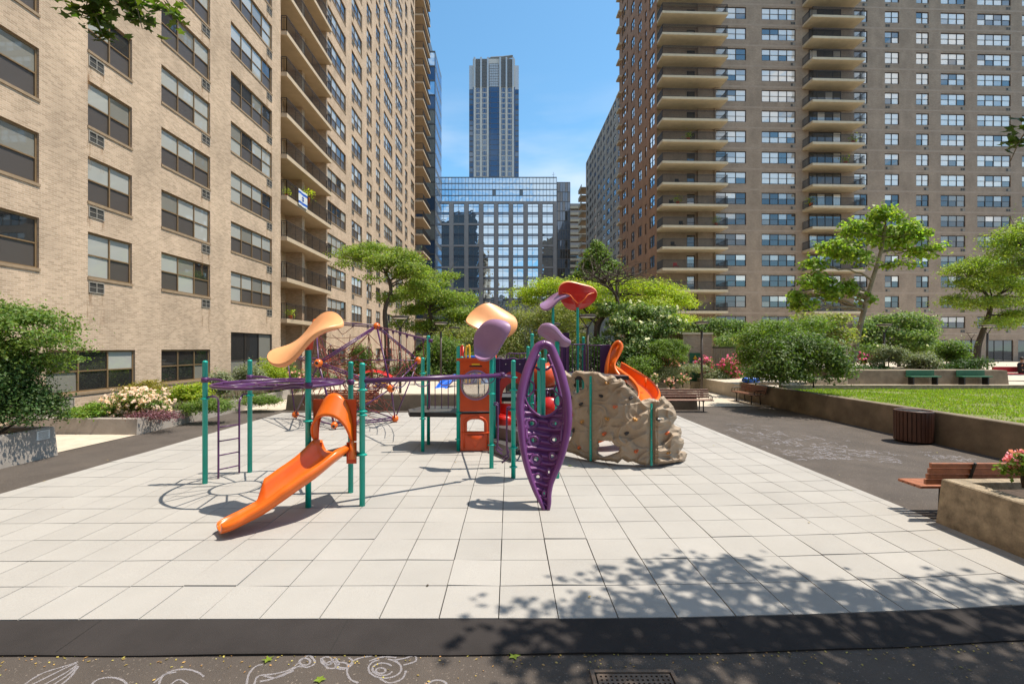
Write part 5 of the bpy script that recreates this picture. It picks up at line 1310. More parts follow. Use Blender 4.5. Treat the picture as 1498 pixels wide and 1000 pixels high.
def tree(name, label, base, trunk, blobs, n, size, lm, bm='bark', seed=1, cat='tree', group=None, flat=.6, sub=14, spread=.23, r0=.16, limbs=14, aspect=1.7, flowers=None, shell=.55, twigs=True):
    rg = np.random.default_rng(seed); base = Vector(base)
    root = empty(name, base, label, cat, group)
    P, Nn, cs = clump_points(blobs, n, rg, flat, sub, spread, shell)
    lo = leaf_mesh('crown' if cat == 'tree' else 'foliage', P, Nn, size, M[lm], root, base, seed, aspect)
    b = MB().mat(M[bm], True)
    tp = bez([base]+[Vector(p) for p in trunk], 4); k = len(tp); b.tube(tp, [r0*(1.25 if i == 0 else 1)*(1-.55*i/k) for i in range(k)], 9)
    tgt = cs if len(cs) <= limbs else [cs[i] for i in rg.choice(len(cs), limbs, replace=False)]
    for t in tgt:
        i = min(range(int(k*.35), k), key=lambda i: (tp[i]-Vector(t)).length+.9*max(0, tp[i].z-t[2])); rr = r0*(1-.55*i/k)
        mid = tp[i].lerp(Vector(t), .55)+Vector(rg.normal(0, .06*(tp[i]-Vector(t)).length, 3)); limb(b, tp[i], mid, rr*.55, rr*.28, rg); limb(b, mid, t, rr*.28, rr*.10, rg)
        if twigs:
            for _ in range(2): q = Vector(t)+Vector(rg.normal(0, .5, 3)); limb(b, mid, q, rr*.18, rr*.05, rg, n=4)
    b.build('trunk' if cat == 'tree' else 'stem', root, uv=False)
    if flowers:
        fm, fn, fs = flowers; i = rg.choice(len(P), fn); out = P[i]+Nn[i]/np.linalg.norm(Nn[i], axis=1, keepdims=True)*size*.8
        Q = np.repeat(out, 4, 0)+rg.normal(0, fs*.28, (fn*4, 3)); leaf_mesh('blossom', Q, np.repeat(Nn[i], 4, 0)+np.array([0, -.6, .2]), fs, M[fm], root, base, seed+1, 1.15)['kind'] = 'stuff'
    return root
def pb(px, py, Y, rx, rz, w=1, ry=None):
    """blob centred in the picture at (px, py), Y metres away; rx, rz in picture units at that distance"""
    s = Y/FOC; return (tuple(at(px, py, Y)), (rx*s, (ry if ry else rx*s*.8), rz*s*1.25), w)
def shrub(label, blobs, n, size, lm, seed, base=None, flowers=None, name='shrub', flat=.8, group=None, sub=16, aspect=1.8, spread=.24, cat='shrub', shell=.5):
    c = blobs[0][0]
    zb = min(bb[0][2]-bb[1][2]*.9 for bb in blobs)
    base = base if base is not None else (c[0], c[1], zb)
    return tree(name, label, base, [(c[0], c[1], base[2]+(c[2]-base[2])*.6), (c[0]+.05, c[1], c[2])], blobs, n, size, lm, 'bark', seed, cat, group, flat, sub, spread, .03, 9, aspect, flowers, shell, False)

# ================================================================ retaining walls, planters
def tapered(b, poly, z0, z1, bat=.06, wall_t=None, soil=None):
    n = len(poly); c = Vector((sum(p[0] for p in poly)/n, sum(p[1] for p in poly)/n, 0))
    def ins(d): return [(Vector((*p, 0))+(c-Vector((*p, 0))).normalized()*d*1.3) for p in poly]
    lo, up = [Vector((*p, 0)) for p in poly], ins(bat)
    vs = [Vector((p.x, p.y, z0)) for p in lo]+[Vector((p.x, p.y, z1-.015)) for p in up]+[Vector((p.x, p.y, z1)) for p in ins(bat+.015)]
    if wall_t: inn = ins(bat+wall_t); vs += [Vector((p.x, p.y, z1)) for p in inn]+[Vector((p.x, p.y, z1-.12)) for p in inn]
    m = len(vs)//n; fs = [(r_*n+i, r_*n+(i+1) % n, (r_+1)*n+(i+1) % n, (r_+1)*n+i) for r_ in range(m-1) for i in range(n)]
    if not wall_t: fs.append(tuple(2*n+i for i in range(n)))
    b.add(vs, fs)
    if wall_t: return [Vector((p.x, p.y, z1-.10)) for p in inn]
def planter(name, label, poly, z0, z1, mt, wt=.22, cat='planter', group=None, bat=.05):
    c = (sum(p[0] for p in poly)/len(poly), sum(p[1] for p in poly)/len(poly), 0)
    root = empty(name, c, label, cat, group); b = MB().mat(M[mt]); s = tapered(b, poly, z0, z1, bat, wt); b.build('concrete_wall', root)
    b = MB().mat(M['soil']); b.add(s, [tuple(range(len(s)))]); b.build('soil', root); return root
# near right planter
planter('planter', 'coarse tan concrete planter with pink roses at the right front corner', [(6.35, 6.72), (6.35, 2.2), (11.6, 2.2), (11.6, 6.85)], -.05, .66, 'concrete', .24)
planter('planter', 'low grey concrete planter with a posted notice at the left edge', [(-11.05, 11.05), (-14.6, 11.3), (-14.6, 3.5), (-11.0, 3.5)], -.05, .68, 'conc_grey', .2)
b = MB().mat(M['lampgl']); a_ = gp(54, 664); b.box(-11.10, -11.055, 10.56, 10.86, .42, .63)
b.mat(M['darkframe'])
for k in range(9): b.box(-11.055, -11.052, 10.59+.006*(k % 3), 10.83-.02*(k % 2), .44+.02*k, .446+.02*k)
tag(b.build('notice_sign', origin=(-11.08, 10.4, .34)), 'white notice sheet with rows of small print on the left planter', 'sign')
planter('planting_bed', 'long low smooth concrete planter bed along the left building', [(-11.2, 13.55), (-15.28, 13.75), (-15.28, 27), (-11.2, 27)], -.05, .45, 'conc_grey', .16)
# lawn retaining wall
b = MB().mat(M['conc_dk'])
def rwall(b, x0, x1, y0, y1, z1, bat=.06, z0=-.05, n=30):
    for i in range(n):
        a, c = y0+(y1-y0)*i/n, y0+(y1-y0)*(i+1)/n; b.quad((x0-bat, a, z0), (x0-bat, c, z0), (x0, c, z1-.02), (x0, a, z1-.02)); b.quad((x0, a, z1-.02), (x0, c, z1-.02), (x0+.02, c, z1), (x0+.02, a, z1)); b.quad((x0+.02, a, z1), (x0+.02, c, z1), (x1, c, z1), (x1, a, z1)); b.quad((x1, a, z1), (x1, c, z1), (x1, c, z1-.3), (x1, a, z1-.3))
    for y in (y0, y1): b.quad((x0-bat, y, z0), (x1, y, z0), (x1, y, z1), (x0, y, z1-.01))
rwall(b, 11.74, 12.02, 3, 23.0, .83)
b.box(11.75, 13.6, 22.75, 23.0, -.05, .83)
tag(b.build('retaining_wall', origin=(11.8, 13, 0)), 'long stained concrete retaining wall holding up the lawn', 'retaining wall')
b = MB().mat(M['concrete']); b.box(12.3, 40, 20.3, 20.6, .6, .90); tag(b.build('curb_wall', origin=(20, 20.4, .6)), 'low concrete curb along the far edge of the lawn', 'curb')
b = MB().mat(M['conc_dk'])
xa = at(1233, 0, 23.2).x; xb = at(1476, 0, 23.2).x
tapered(b, [(xa, 23.2), (xb, 23.2), (xb+.5, 27.5), (xa, 27.5)], .69, 1.42, .05)
tag(b.build('planter', origin=(20, 25, .7)), 'raised concrete planter with two green benches behind the lawn', 'planter')
b = MB().mat(M['concrete']); tapered(b, [(at(1180, 0, 22.3).x, 22.3), (at(1240, 0, 22.3).x, 22.3), (at(1240, 0, 24).x, 24), (at(1180, 0, 24).x, 24)], .69, 1.05, .03)
tag(b.build('step_block', origin=(16, 23, .7)), 'low pale concrete step block at the left end of the green bench planter', 'step')
# terrace wall behind the playground
b = MB().mat(M['conc_dk']); tapered(b, [(-9.3, 18.75), (-.2, 18.75), (-.2, 26.5), (-9.3, 26.5)], -.05, .64, .06); tag(b.build('terrace', origin=(-4.5, 22, 0)), 'raised concrete terrace holding the small toddler play sets', 'terrace')
b = MB().mat(M['paving']); b.quad((-8.9, 19.05, .645), (-.5, 19.05, .645), (-.5, 26, .645), (-8.9, 26, .645)); struct(b, 'terrace_paving')
planter('planter', 'concrete planter with small pink roses behind the end of the rock wall', [(2.2, 19.0), (7.95, 19.0), (7.95, 22.2), (2.2, 22.2)], -.05, .62, 'conc_dk', .2)
planter('planting_bed', 'low concrete bed of shrubs and pink roses before the brick shed', [(4.8, 23.6), (7.9, 26.6), (11.2, 27.7), (14.2, 27.8), (14.2, 31), (4.0, 31)], -.05, .52, 'concrete', .18)
planter('planting_bed', 'shaded planting bed under the trees behind the toddler terrace', [(-9, 27.5), (3.8, 27.5), (3.8, 44), (-9, 44)], -.05, .55, 'conc_dk', .2)
# ---------------------------------------------------------------- brick shed and metal gate
SH = empty('brick_shed', (at(1015, 0, 28.6).x, 29, 0), 'small flat-roofed brick shed with a green door behind the rose bed', 'shed')
sx0, sx1 = at(999, 0, 28.4).x, at(1041.5, 0, 28.4).x; ztop = at(0, 489, 28.4).z
b = MB().mat(M['brick_r']); b.box(sx0, sx1, 28.4, 34, -.05, ztop); b.box(sx0-.9, sx0, 29.3, 33, -.05, ztop); b.build('wall', SH)
b = MB().mat(M['slab']); b.box(sx0-.08, sx1+.05, 28.32, 34, ztop, ztop+.12); b.build('roof_edge', SH)
b = MB().mat(M['green_p']); b.box(at(1008.5, 0, 28.4).x, at(1024, 0, 28.4).x, 28.35, 28.39, .3, at(0, 516, 28.4).z); d = b.build('door', SH)
b = MB().mat(M['yellow']); q = at(1017, 523, 28.3); b.lathe([(.16, 0), (.16, .01)], (0, 0, 0), 3, Matrix.Translation(q) @ Matrix.Rotation(R(90), 4, 'X') @ Matrix.Rotation(R(90), 4, 'Z')); b.mat(M['lampgl']); b.box(q.x-.14, q.x+.14, 28.33, 28.345, q.z-.42, q.z-.2); sub(b, 'warning_sign', d, SH)
GA = empty('metal_gate', (at(1060, 0, 28.6).x, 28.7, 0), 'tan corrugated metal gate beside the brick shed', 'gate')
b = MB().mat(mat('tan_painted_metal', (.33, .27, .20), .6, .1, var=.06)); x0, x1 = at(1042, 0, 28.6).x, at(1077, 0, 28.6).x
for k in range(14): u = x0+(x1-x0)*k/14; b.box(u, u+(x1-x0)/28, 28.6, 28.66, .1, at(0, 509, 28.6).z); b.box(u+(x1-x0)/28, u+(x1-x0)/14, 28.63, 28.67, .1, at(0, 509, 28.6).z-.01)
b.build('metal_sheet', GA); b = MB().mat(M['darkframe']); b.box(x0, x1, 28.58, 28.7, at(0, 509, 28.6).z, at(0, 507, 28.6).z); b.box(x1, x1+.08, 28.58, 28.7, 0, at(0, 507, 28.6).z); b.build('frame', GA)
b = MB().mat(M['brick_r']); b.box(at(1083, 0, 28.4).x, at(1118, 0, 28.4).x, 28.4, 28.9, 0, at(0, 512, 28.4).z); tag(b.build('brick_wall', origin=(at(1100, 0, 28.4).x, 28.6, 0)), 'short brown brick wall right of the metal gate', 'wall')
FN = empty('low_fence', (at(1055, 0, 27.9).x, 27.95, .5), 'low black iron picket fence between the pink rose bushes', 'fence'); b = MB().mat(M['iron'])
x0, x1 = at(1024, 0, 27.95).x, at(1083, 0, 27.95).x
for k in range(26): u = x0+(x1-x0)*k/25; b.tube([(u, 27.95, .45), (u, 27.95, 1.22)], .012, 4)
for z in (.6, 1.15): b.tube([(x0, 27.95, z), (x1, 27.95, z)], .014, 4)
b.build('pickets', FN)

# ---------------------------------------------------------------- benches, bin, lamps, grate
def bench(name, label, W, slat_n, wood, group=None, arms=True, legx=.31):
    root = empty(name, (0, 0, 0), label, 'bench', group)
    for k in range(slat_n):
        b = MB().mat(wood); y = -.02-.105*k; b.bevbox(-W/2, W/2, y-.09, y, .43, .475, .008); b.build('seat_slat', root)
    for k in range(4):
        b = MB().mat(wood); z = .52+.09*k; y = .03+.03*k; b.bevbox(-W/2, W/2, y, y+.045, z, z+.078, .008); b.build('back_slat', root)
    for x in (-W*legx, W*legx):
        b = MB().mat(M['iron']); b.tube([(x, -.36, 0), (x, -.34, .42)], .025, 6); b.tube([(x, .06, 0), (x, .02, .42)], .025, 6); b.box(x-.02, x+.02, -.42, .06, .395, .43); b.tube([(x, .045, .40), (x, .20, .88)], .02, 6); b.build('leg', root)
    if arms:
        for x in (-W/2+.08, W/2-.08):
            b = MB().mat(M['iron']); b.tube(bez([(x, -.40, .44), (x, -.40, .62), (x, -.2, .66), (x, .08, .64)], 4), .018, 6); b.tube([(x+.09*0, -.2+.09*math.cos(R(30*k)), .54+.09*math.sin(R(30*k))) for k in range(12)], .012, 5, closed=True); b.build('armrest', root)
    return root
def place(o, loc, rz): o.location = loc; o.rotation_euler = (0, 0, rz); return o
place(bench('bench', 'brown slatted bench in front of the rose planter beside the rock wall', 2.15, 4, M['wood_dk']), (gp(1000, 600).x, 18.65, 0), 0)
place(bench('bench', 'brown slatted bench by the terrace, seen through the rope net', 2.2, 4, M['wood']), (gp(518, 600).x, 18.3, 0), 0)
place(bench('bench', 'dark brown bench against the far end of the lawn retaining wall', 2.2, 4, M['wood_dk']), (11.45, 21.35, -.02), R(-90))
place(bench('bench', 'reddish wooden bench with its back to the near right planter', 2.4, 4, M['wood'], arms=False, legx=.24), (7.52, 6.92, 0), R(180))
for px, lab in ((1349, 'dark green bench, the left one on the planter behind the lawn'), (1423, 'dark green bench, the right one on the planter behind the lawn')):
    root = empty('bench', (at(px, 0, 23).x, 23, .7), lab, 'bench', 'green benches behind the lawn'); w = 1.55
    b = MB().mat(M['green_p']); b.bevbox(root.location.x-w/2, root.location.x+w/2, 22.75, 23.12, 1.10, 1.15, .01); b.build('seat', root)
    b = MB().mat(M['green_p']); b.bevbox(root.location.x-w/2+.05, root.location.x+w/2-.05, 23.10, 23.14, 1.17, 1.44, .01); b.build('backrest', root)
    for s in (-1, 1): b = MB().mat(M['iron']); b.box(root.location.x+s*.6-.03, root.location.x+s*.6+.03, 22.8, 23.1, .70, 1.10); b.build('leg', root)
BN = empty('litter_bin', (11.28, 12.6, -.03), 'round dark brown slatted litter bin beside the lawn wall', 'litter bin'); c0 = Vector((11.28, 12.6, 0))
b = MB().mat(M['can'])
for k in range(28):
    a = 2*math.pi*k/28; T = Matrix.Translation(c0) @ Matrix.Rotation(a, 4, 'Z'); b.bevbox(.40, .43, -.040, .040, .02, .82, .006, T)
b.mat(M['iron']); b.lathe([(.39, 0), (.39, .78), (.36, .80), (.36, .1)], c0, 28); b.build('slatted_body', BN)
b = MB().mat(M['can'], True); b.tube([(c0.x+.41*math.cos(2*math.pi*k/30), c0.y+.41*math.sin(2*math.pi*k/30), .83) for k in range(30)], .026, 8, closed=True); b.build('rim', BN)
b = MB().mat(M['mull']); b.lathe([(.39, .81), (.25, .83), (.24, .80)], c0, 24, caps=False)
for k in range(5): b.box(c0.x-.33, c0.x+.33, c0.y-.24+.11*k, c0.y-.20+.11*k, .82, .835)
b.build('lid', BN)
def lamp(px, Y, label, zt=3.95):
    x = (px-CX)*Y/FOC; z0 = .0 if Y < 25 and px < 1100 else (.7 if px > 1180 else .0); zt = zt
    root = empty('lamp_post', (x, Y, z0), label, 'lamp post', 'park lamp posts with triangular heads')
    b = MB().mat(M['lamp'], True); b.tube([(x, Y, z0-.05), (x, Y, zt-.52)], .055, 10); b.lathe([(.09, z0), (.085, z0+.25), (.06, z0+.3)], (x, Y, 0), 12); b.build('pole', root)
    b = MB().mat(M['lamp'], True)
    for s in (-1, 1): b.tube([(x, Y, zt-.54), (x+s*.05, Y, zt-.48), (x+s*.33, Y, zt-.08)], .022, 6)
    b.mat(M['lamp'], False); b.lathe([(.36, zt-.09), (.37, zt-.03), (.30, zt)], (x, Y, 0), 20); b.build('lamp_head', root)
    b = MB().mat(M['lampgl']); b.lathe([(.30, zt-.115), (.32, zt-.092)], (x, Y, 0), 20); b.build('lens', root)
lamp(585.5, 19.3, 'dark lamp post rising behind the rope net dome', 3.95)
lamp(645, 24, 'slim lamp post in front of the second locust tree'); lamp(664.5, 29.7, 'slim lamp post, smallest one, before the bright green shrubs')
lamp(859.5, 18.6, 'brown lamp post standing just behind the red canopy'); lamp(1026.5, 23.5, 'dark lamp post in front of the brick shed')
lamp(1293.4, 26, 'lamp post among the grey shrubs right of the big plane tree'); lamp(1421, 40, 'far lamp post beside the slanting dark locust trunk', 3.9); lamp(1444.5, 27, 'lamp post at far right, in front of the ground floor windows', 3.95)
lamp(810, 24, 'lamp post half hidden below the upper lilac canopy', 3.9)
DG = empty('drain_grate', (1.0, 3.4, -.03), 'rusty perforated metal drain cover in the asphalt at the bottom edge', 'drain cover')
def grate_mat():
    m = mat('rusty_cast_iron', (.16, .115, .085), .7, .3, var=.3, scale=6, bump=.3, bscale=50); return m
gmt = grate_mat(); b = MB().mat(gmt); gx0, gx1, gy0, gy1 = .685, 1.30, 3.05, 3.64
cut = []; nh = 14
b.mat(M['joint']); b.quad((gx0, gy0, -.040+.03), (gx1, gy0, -.01), (gx1, gy1, -.01), (gx0, gy1, -.01)) if False else b.quad((gx0, gy0, -.034), (gx1, gy0, -.034), (gx1, gy1, -.034), (gx0, gy1, -.034)); b.mat(gmt)
st = (gx1-gx0-.05)/nh; sty = (gy1-gy0-.05)/nh
for k in range(nh+1): b.box(gx0+.025+st*k-st*.27, gx0+.025+st*k+st*.27, gy0+.02, gy1-.02, -.034, -.018)
for k in range(nh+1): b.box(gx0+.02, gx1-.02, gy0+.025+sty*k-sty*.27, gy0+.025+sty*k+sty*.27, -.033, -.0185)
b.build('grid', DG); b = MB().mat(gmt); e = .02
for q in ((gx0-.03, gx1+.03, gy1, gy1+.03), (gx0-.03, gx0, gy0, gy1), (gx1, gx1+.03, gy0, gy1)): b.box(*q, -.035, -.016)
b.build('frame', DG)

# ---------------------------------------------------------------- chalk, litter
def chalkmat(lo=.40, hi=.60, mx=.62):
    m, N, L, b = newmat('chalk'); b.inputs['Base Color'].default_value = (.55, .52, .56, 1); b.inputs['Roughness'].default_value = .95
    tc = N.new('ShaderNodeTexCoord'); n = N.new('ShaderNodeTexNoise'); n.inputs['Scale'].default_value = 210; n.inputs['Detail'].default_value = 4; L.new(tc.outputs['Object'], n.inputs['Vector'])
    r_ = N.new('ShaderNodeMapRange'); r_.inputs['From Min'].default_value = lo; r_.inputs['From Max'].default_value = hi; r_.inputs['To Max'].default_value = mx; L.new(n.outputs['Fac'], r_.inputs['Value']); L.new(r_.outputs[0], b.inputs['Alpha']); return m
M['chalk'] = chalkmat(); M['chalk_faint'] = chalkmat(.44, .64, .6)
def stroke(b, pts, w=.009, z=-.031):
    pts = bez([(p[0], p[1], 0) for p in pts], 6) if len(pts) > 2 else [Vector((*p[:2], 0)) for p in pts]; prev = None
    for i, p in enumerate(pts):
        d = pts[min(i+1, len(pts)-1)]-pts[max(i-1, 0)]; n = Vector((d.y, -d.x, 0)); n = n.normalized()*w*(.6+.6*rnd.random()); q = (p+n, p-n)
        if prev: b.quad((prev[0].x, prev[0].y, z), (q[0].x, q[0].y, z), (q[1].x, q[1].y, z), (prev[1].x, prev[1].y, z))
        prev = q
def pxs(*P): return [tuple(gp(x, y, -.031))[:2] for x, y in P]
def chalk(name, label, strokes, w=.009, m='chalk'):
    b = MB().mat(M[m]); 
    for s in strokes: stroke(b, pxs(*s), w)
    c = gp(*strokes[0][0], -.031); tag(b.build(name, origin=(c.x, c.y, -.031)), label, 'chalk drawing')
circ = lambda cx, cy, rx, ry, a0=0, a1=360, n=12: [(cx+rx*math.cos(R(a0+(a1-a0)*k/n)), cy+ry*math.sin(R(a0+(a1-a0)*k/n))) for k in range(n+1)]
chalk('chalk_drawing', 'white chalk snake-like figure below the black ramp, left of centre', [[(361, 1000), (364, 985), (374, 974), (384, 971)], [(372, 1000), (378, 988), (400, 985), (425, 978), (443, 963), (452, 958), (459, 964), (460, 970), (450, 975), (436, 974), (420, 983), (398, 992), (380, 996)], [(386, 988), (405, 990), (430, 980)], circ(446, 967, 8, 5)])
chalk('chalk_drawing', 'white chalk scribbled loops, middle bottom, right of the snake figure', [circ(478, 966, 8, 6), circ(485, 972, 9, 5), circ(503, 968, 13, 8, -60, 200), circ(500, 973, 9, 5), [(469, 962), (480, 972), (490, 962), (496, 972)]])
chalk('chalk_drawing', 'white chalk spiral rose with petals at the bottom middle', [circ(557, 980, 7, 4), circ(560, 978, 15, 9, 20, 330), circ(563, 977, 24, 14, -80, 250), [(545, 958), (520, 964), (508, 978), (512, 992), (524, 998)], [(575, 965), (592, 962), (606, 958), (608, 966), (590, 972)], [(556, 992), (570, 998), (588, 992), (594, 980)], [(540, 966), (560, 960), (580, 961)]])
chalk('chalk_drawing', 'white chalk dome shape at the bottom left of centre', [circ(268, 1000, 35, 22, 180, 330), [(250, 1000), (262, 993), (275, 1000)], [(225, 998), (240, 986), (258, 982)]])
chalk('chalk_drawing', 'white chalk fan of straight lines at the bottom left corner', [[(36, 1000), (62, 984), (100, 972), (114, 967)], [(48, 1000), (92, 978), (112, 969)], [(62, 1002), (98, 982), (113, 971)], [(76, 1002), (101, 985), (113, 973)], [(88, 1002), (104, 988), (114, 974)], circ(160, 1003, 26, 13, 190, 350)])
chalk('chalk_drawing', 'faint chalk marks at bottom right of centre by the ramp', [circ(640, 1002, 14, 8, 190, 350)])
rc_ = random.Random(11)
for (cx0, cy0, wx, wy, nn, lab) in ((1120, 640, 70, 22, 60, 'pale smeared chalk band on the asphalt below the dark wall bench'), (1250, 662, 60, 16, 50, 'pale smeared chalk band on the asphalt left of the litter bin'), (1180, 668, 50, 10, 26, 'faint chalk squiggles close to the pad edge on the right'), (1380, 668, 40, 9, 14, 'faint chalk marks on the asphalt above the near wooden bench')):
    st = []
    for k in range(nn):
        t = rc_.uniform(-1, 1); x = cx0+wx*t; y = cy0+wy*t*.55+rc_.gauss(0, wy*.35); L_ = rc_.uniform(5, 26)
        if (x-990)*.4+608 < y+2: continue
        st.append([(x, y), (x+L_*.4, y+rc_.uniform(-1.5, 1.5)), (x+L_*.7, y+rc_.uniform(-1, 2)), (x+L_, y+rc_.uniform(0, 3))])
    if st: chalk('chalk_drawing', lab, st, .022, 'chalk_faint')
b = MB().mat(M['lf_litter']); rl = random.Random(21)
for k in range(520):
    u = rl.random()
    if u < .55: x = rl.uniform(-5, 5.4); y = 3.88-.0+yshift(x)-abs(rl.gauss(0, .09)); z = -.030
    elif u < .8: x, y, z = rl.uniform(-5, 5), rl.uniform(3.0, 3.8), -.030
    elif u < .9: x, y, z = 11.6-abs(rl.gauss(0, .35)), rl.uniform(8, 21), -.030
    else: x, y, z = rl.uniform(-11, 11), rl.uniform(4.5, 20), .014
    a = rl.uniform(0, 6.28); s = rl.uniform(.006, .016)*(1 if u < .9 else 1.6); dx, dy = math.cos(a)*s, math.sin(a)*s
    b.add([(x-dx, y-dy, z), (x+dy*.6, y-dx*.6, z+.004), (x+dx, y+dy, z+.003), (x-dy*.6, y+dx*.6, z+.001)], ((0, 1, 2, 3),))
o = b.build('leaf_litter', uv=False); o['kind'] = 'stuff'
def star_leaf(px, py, z, label, s=.055):
    c = gp(px, py, z); b = MB().mat(M['lf_jun']); a0 = rl.uniform(0, 6); pts = []
    for k in range(10): r_ = s*(1 if k % 2 == 0 else .42)*rl.uniform(.85, 1.1); a = a0+k*math.pi/5; pts.append((c.x+r_*math.cos(a), c.y+r_*math.sin(a), z+.006+.012*rl.random()))
    b.add([(c.x, c.y, z+.008)]+pts, [(0, k+1, (k+1) % 10+1) for k in range(10)]); tag(b.build('fallen_leaf', origin=c, uv=False), label, 'leaf')
star_leaf(468, 994, -.031, 'green star-shaped fallen leaf nearest the bottom edge'); star_leaf(392, 965, -.031, 'green fallen leaf just below the black ramp, left of centre'); star_leaf(752, 960, -.031, 'green fallen leaf below the ramp in tree shade'); star_leaf(834, 681, .01, 'small green leaf on the tiles beside the leaf climber', .05)
b = MB().mat(M['bark']); c = gp(625.5, 857); b.ball(c+Vector((0, 0, .012)), .013, 8, .7); tag(b.build('seed_pod', origin=c), 'small brown round seed pod lying on the pale tiles', 'seed pod')

# ================================================================ trees
tree('honey_locust_tree', 'feathery honey locust with a curved dark trunk before the left building', at(566, 560, 29), [at(566, 500, 29), at(563, 455, 29), at(572, 425, 29), at(565, 400, 29)],
     [pb(560, 388, 29, 34, 12), pb(520, 372, 29, 28, 9), pb(588, 378, 29.5, 30, 12), pb(605, 400, 29, 30, 14), pb(505, 388, 28, 16, 7, .5), pb(545, 366, 30, 34, 8), pb(580, 440, 29.5, 26, 10, .6), pb(612, 425, 30, 28, 12), pb(540, 410, 28, 24, 6, .3)], 15000, .13, 'lf_loc', seed=2, flat=.45, r0=.19, limbs=12, spread=.3)
tree('honey_locust_tree', 'wide dark-limbed honey locust leaning right behind the rope net', at(596, 562, 35), [at(606, 520, 35), at(622, 500, 35), at(634, 480, 35), at(628, 455, 35)],
     [pb(625, 415, 35, 30, 14), pb(650, 440, 35, 34, 14), pb(600, 430, 35, 26, 12), pb(670, 465, 34.5, 34, 13), pb(640, 480, 36, 34, 12), pb(590, 475, 35, 22, 10, .7), pb(690, 490, 35, 28, 10), pb(655, 405, 36, 18, 8, .6), pb(620, 455, 36, 30, 12), pb(680, 440, 36, 20, 10, .7)], 22000, .14, 'lf_loc', seed=3, flat=.5, r0=.27, limbs=14, spread=.3)
tree('honey_locust_tree', 'spreading bright yellow-green locust behind the orange spiral slide', at(876, 560, 31), [at(873, 500, 31), at(878, 470, 31), at(900, 445, 31), at(905, 430, 31)],
     [pb(810, 425, 32, 40, 14), pb(770, 440, 32, 26, 14), pb(860, 432, 32, 40, 16), pb(930, 425, 32, 40, 14), pb(975, 430, 32, 34, 14), pb(1000, 445, 31.5, 22, 12), pb(950, 455, 31, 44, 14), pb(900, 450, 32, 40, 14), pb(985, 468, 31, 28, 9), pb(840, 460, 33, 40, 16)], 30000, .13, 'lf_loc2', seed=4, flat=.42, r0=.22, limbs=16, spread=.3)
# bare dark limbs of the same stand
rg_ = np.random.default_rng(8); BT = empty('bare_tree', at(873, 560, 29), 'dark bare-limbed tree reaching above the bright locust crown', 'tree'); b = MB().mat(M['bark'], True)
tp = bez([at(873, 560, 29), at(872, 500, 29), at(875, 474, 29), at(888, 458, 29), at(903, 443, 29)], 4); b.tube(tp, [.2*(1-.5*i/len(tp)) for i in range(len(tp))], 8)
t2 = bez([at(912, 470, 29), at(905, 445, 29), at(898, 427, 29), at(880, 412, 29), at(866, 400, 29)], 4); b.tube(t2, [.13*(1-.6*i/len(t2)) for i in range(len(t2))], 8)
for i in range(30):
    a = t2[int(rg_.integers(5, len(t2)))]; c = at(*(rg_.uniform(835, 955), rg_.uniform(372, 412), 29+rg_.normal(0, 1))); m_ = a.lerp(c, .5)+Vector(rg_.normal(0, .25, 3)); limb(b, a, m_, .05, .03, rg_); limb(b, m_, c, .03, .01, rg_)
    for _ in range(3): limb(b, m_, c+Vector(rg_.normal(0, .5, 3)), .018, .006, rg_, n=4)
b.build('trunk', BT, uv=False)
tree('broadleaf_tree', 'conical mid green tree far behind, before the office block', at(872, 560, 52), [at(872, 480, 52), at(873, 380, 52)], [pb(873, 380, 52, 20, 18), pb(860, 398, 52, 22, 16), pb(888, 398, 52, 22, 16), pb(872, 365, 52, 10, 10), pb(872, 415, 52, 38, 16), pb(850, 420, 52, 24, 12)], 12000, .28, 'lf_mid', seed=6, r0=.3)
tree('plane_tree', 'tall young plane tree with mottled trunk on the far side of the lawn', at(1244, 540, 27), [at(1255, 490, 27), at(1266, 445, 27), at(1276, 410, 27), at(1288, 370, 27), at(1295, 330, 27)],
     [pb(1300, 320, 27, 26, 18), pb(1262, 338, 27, 28, 16), pb(1330, 340, 27, 28, 16), pb(1225, 365, 27, 30, 16), pb(1290, 355, 27.5, 40, 18), pb(1350, 372, 27, 26, 12), pb(1245, 380, 27, 28, 14), pb(1190, 390, 27, 20, 10), pb(1195, 425, 27, 32, 20), pb(1175, 445, 27, 22, 12), pb(1235, 425, 27, 22, 14), pb(1270, 440, 27, 16, 12, .5), pb(1310, 390, 27, 28, 8, .5), pb(1165, 435, 27.5, 14, 8)], 6200, .21, 'lf_plane', 'bark_lt', seed=7, flat=.7, r0=.17, limbs=22, aspect=1.25, spread=.24, sub=12)
tree('plane_tree', 'lower spreading plane tree foliage left of the mottled trunk', at(1215, 560, 24), [at(1205, 520, 24), at(1190, 490, 24)], [pb(1200, 478, 24, 44, 14), pb(1160, 490, 24, 40, 14), pb(1225, 495, 24, 32, 12), pb(1120, 498, 24, 36, 12), pb(1170, 510, 24, 44, 14)], 9000, .16, 'lf_olive', 'bark_lt', seed=9, flat=.6, r0=.1, aspect=1.5)
tree('honey_locust_tree', 'layered pale green locust with a slanting dark trunk at far right', at(1428, 545, 36), [at(1430, 510, 36), at(1436, 490, 36), at(1446, 462, 36), at(1452, 440, 36)],
     [pb(1420, 420, 36, 34, 12), pb(1455, 400, 36, 36, 14), pb(1395, 440, 36, 24, 8), pb(1485, 420, 36, 34, 12), pb(1450, 445, 35.5, 36, 10), pb(1490, 465, 36, 30, 10), pb(1405, 395, 36, 24, 10), pb(1465, 475, 35, 34, 8, .6), pb(1520, 440, 36, 30, 16), pb(1432, 385, 36.5, 30, 8)], 20000, .15, 'lf_loc', seed=10, flat=.42, r0=.26, limbs=14, spread=.3)
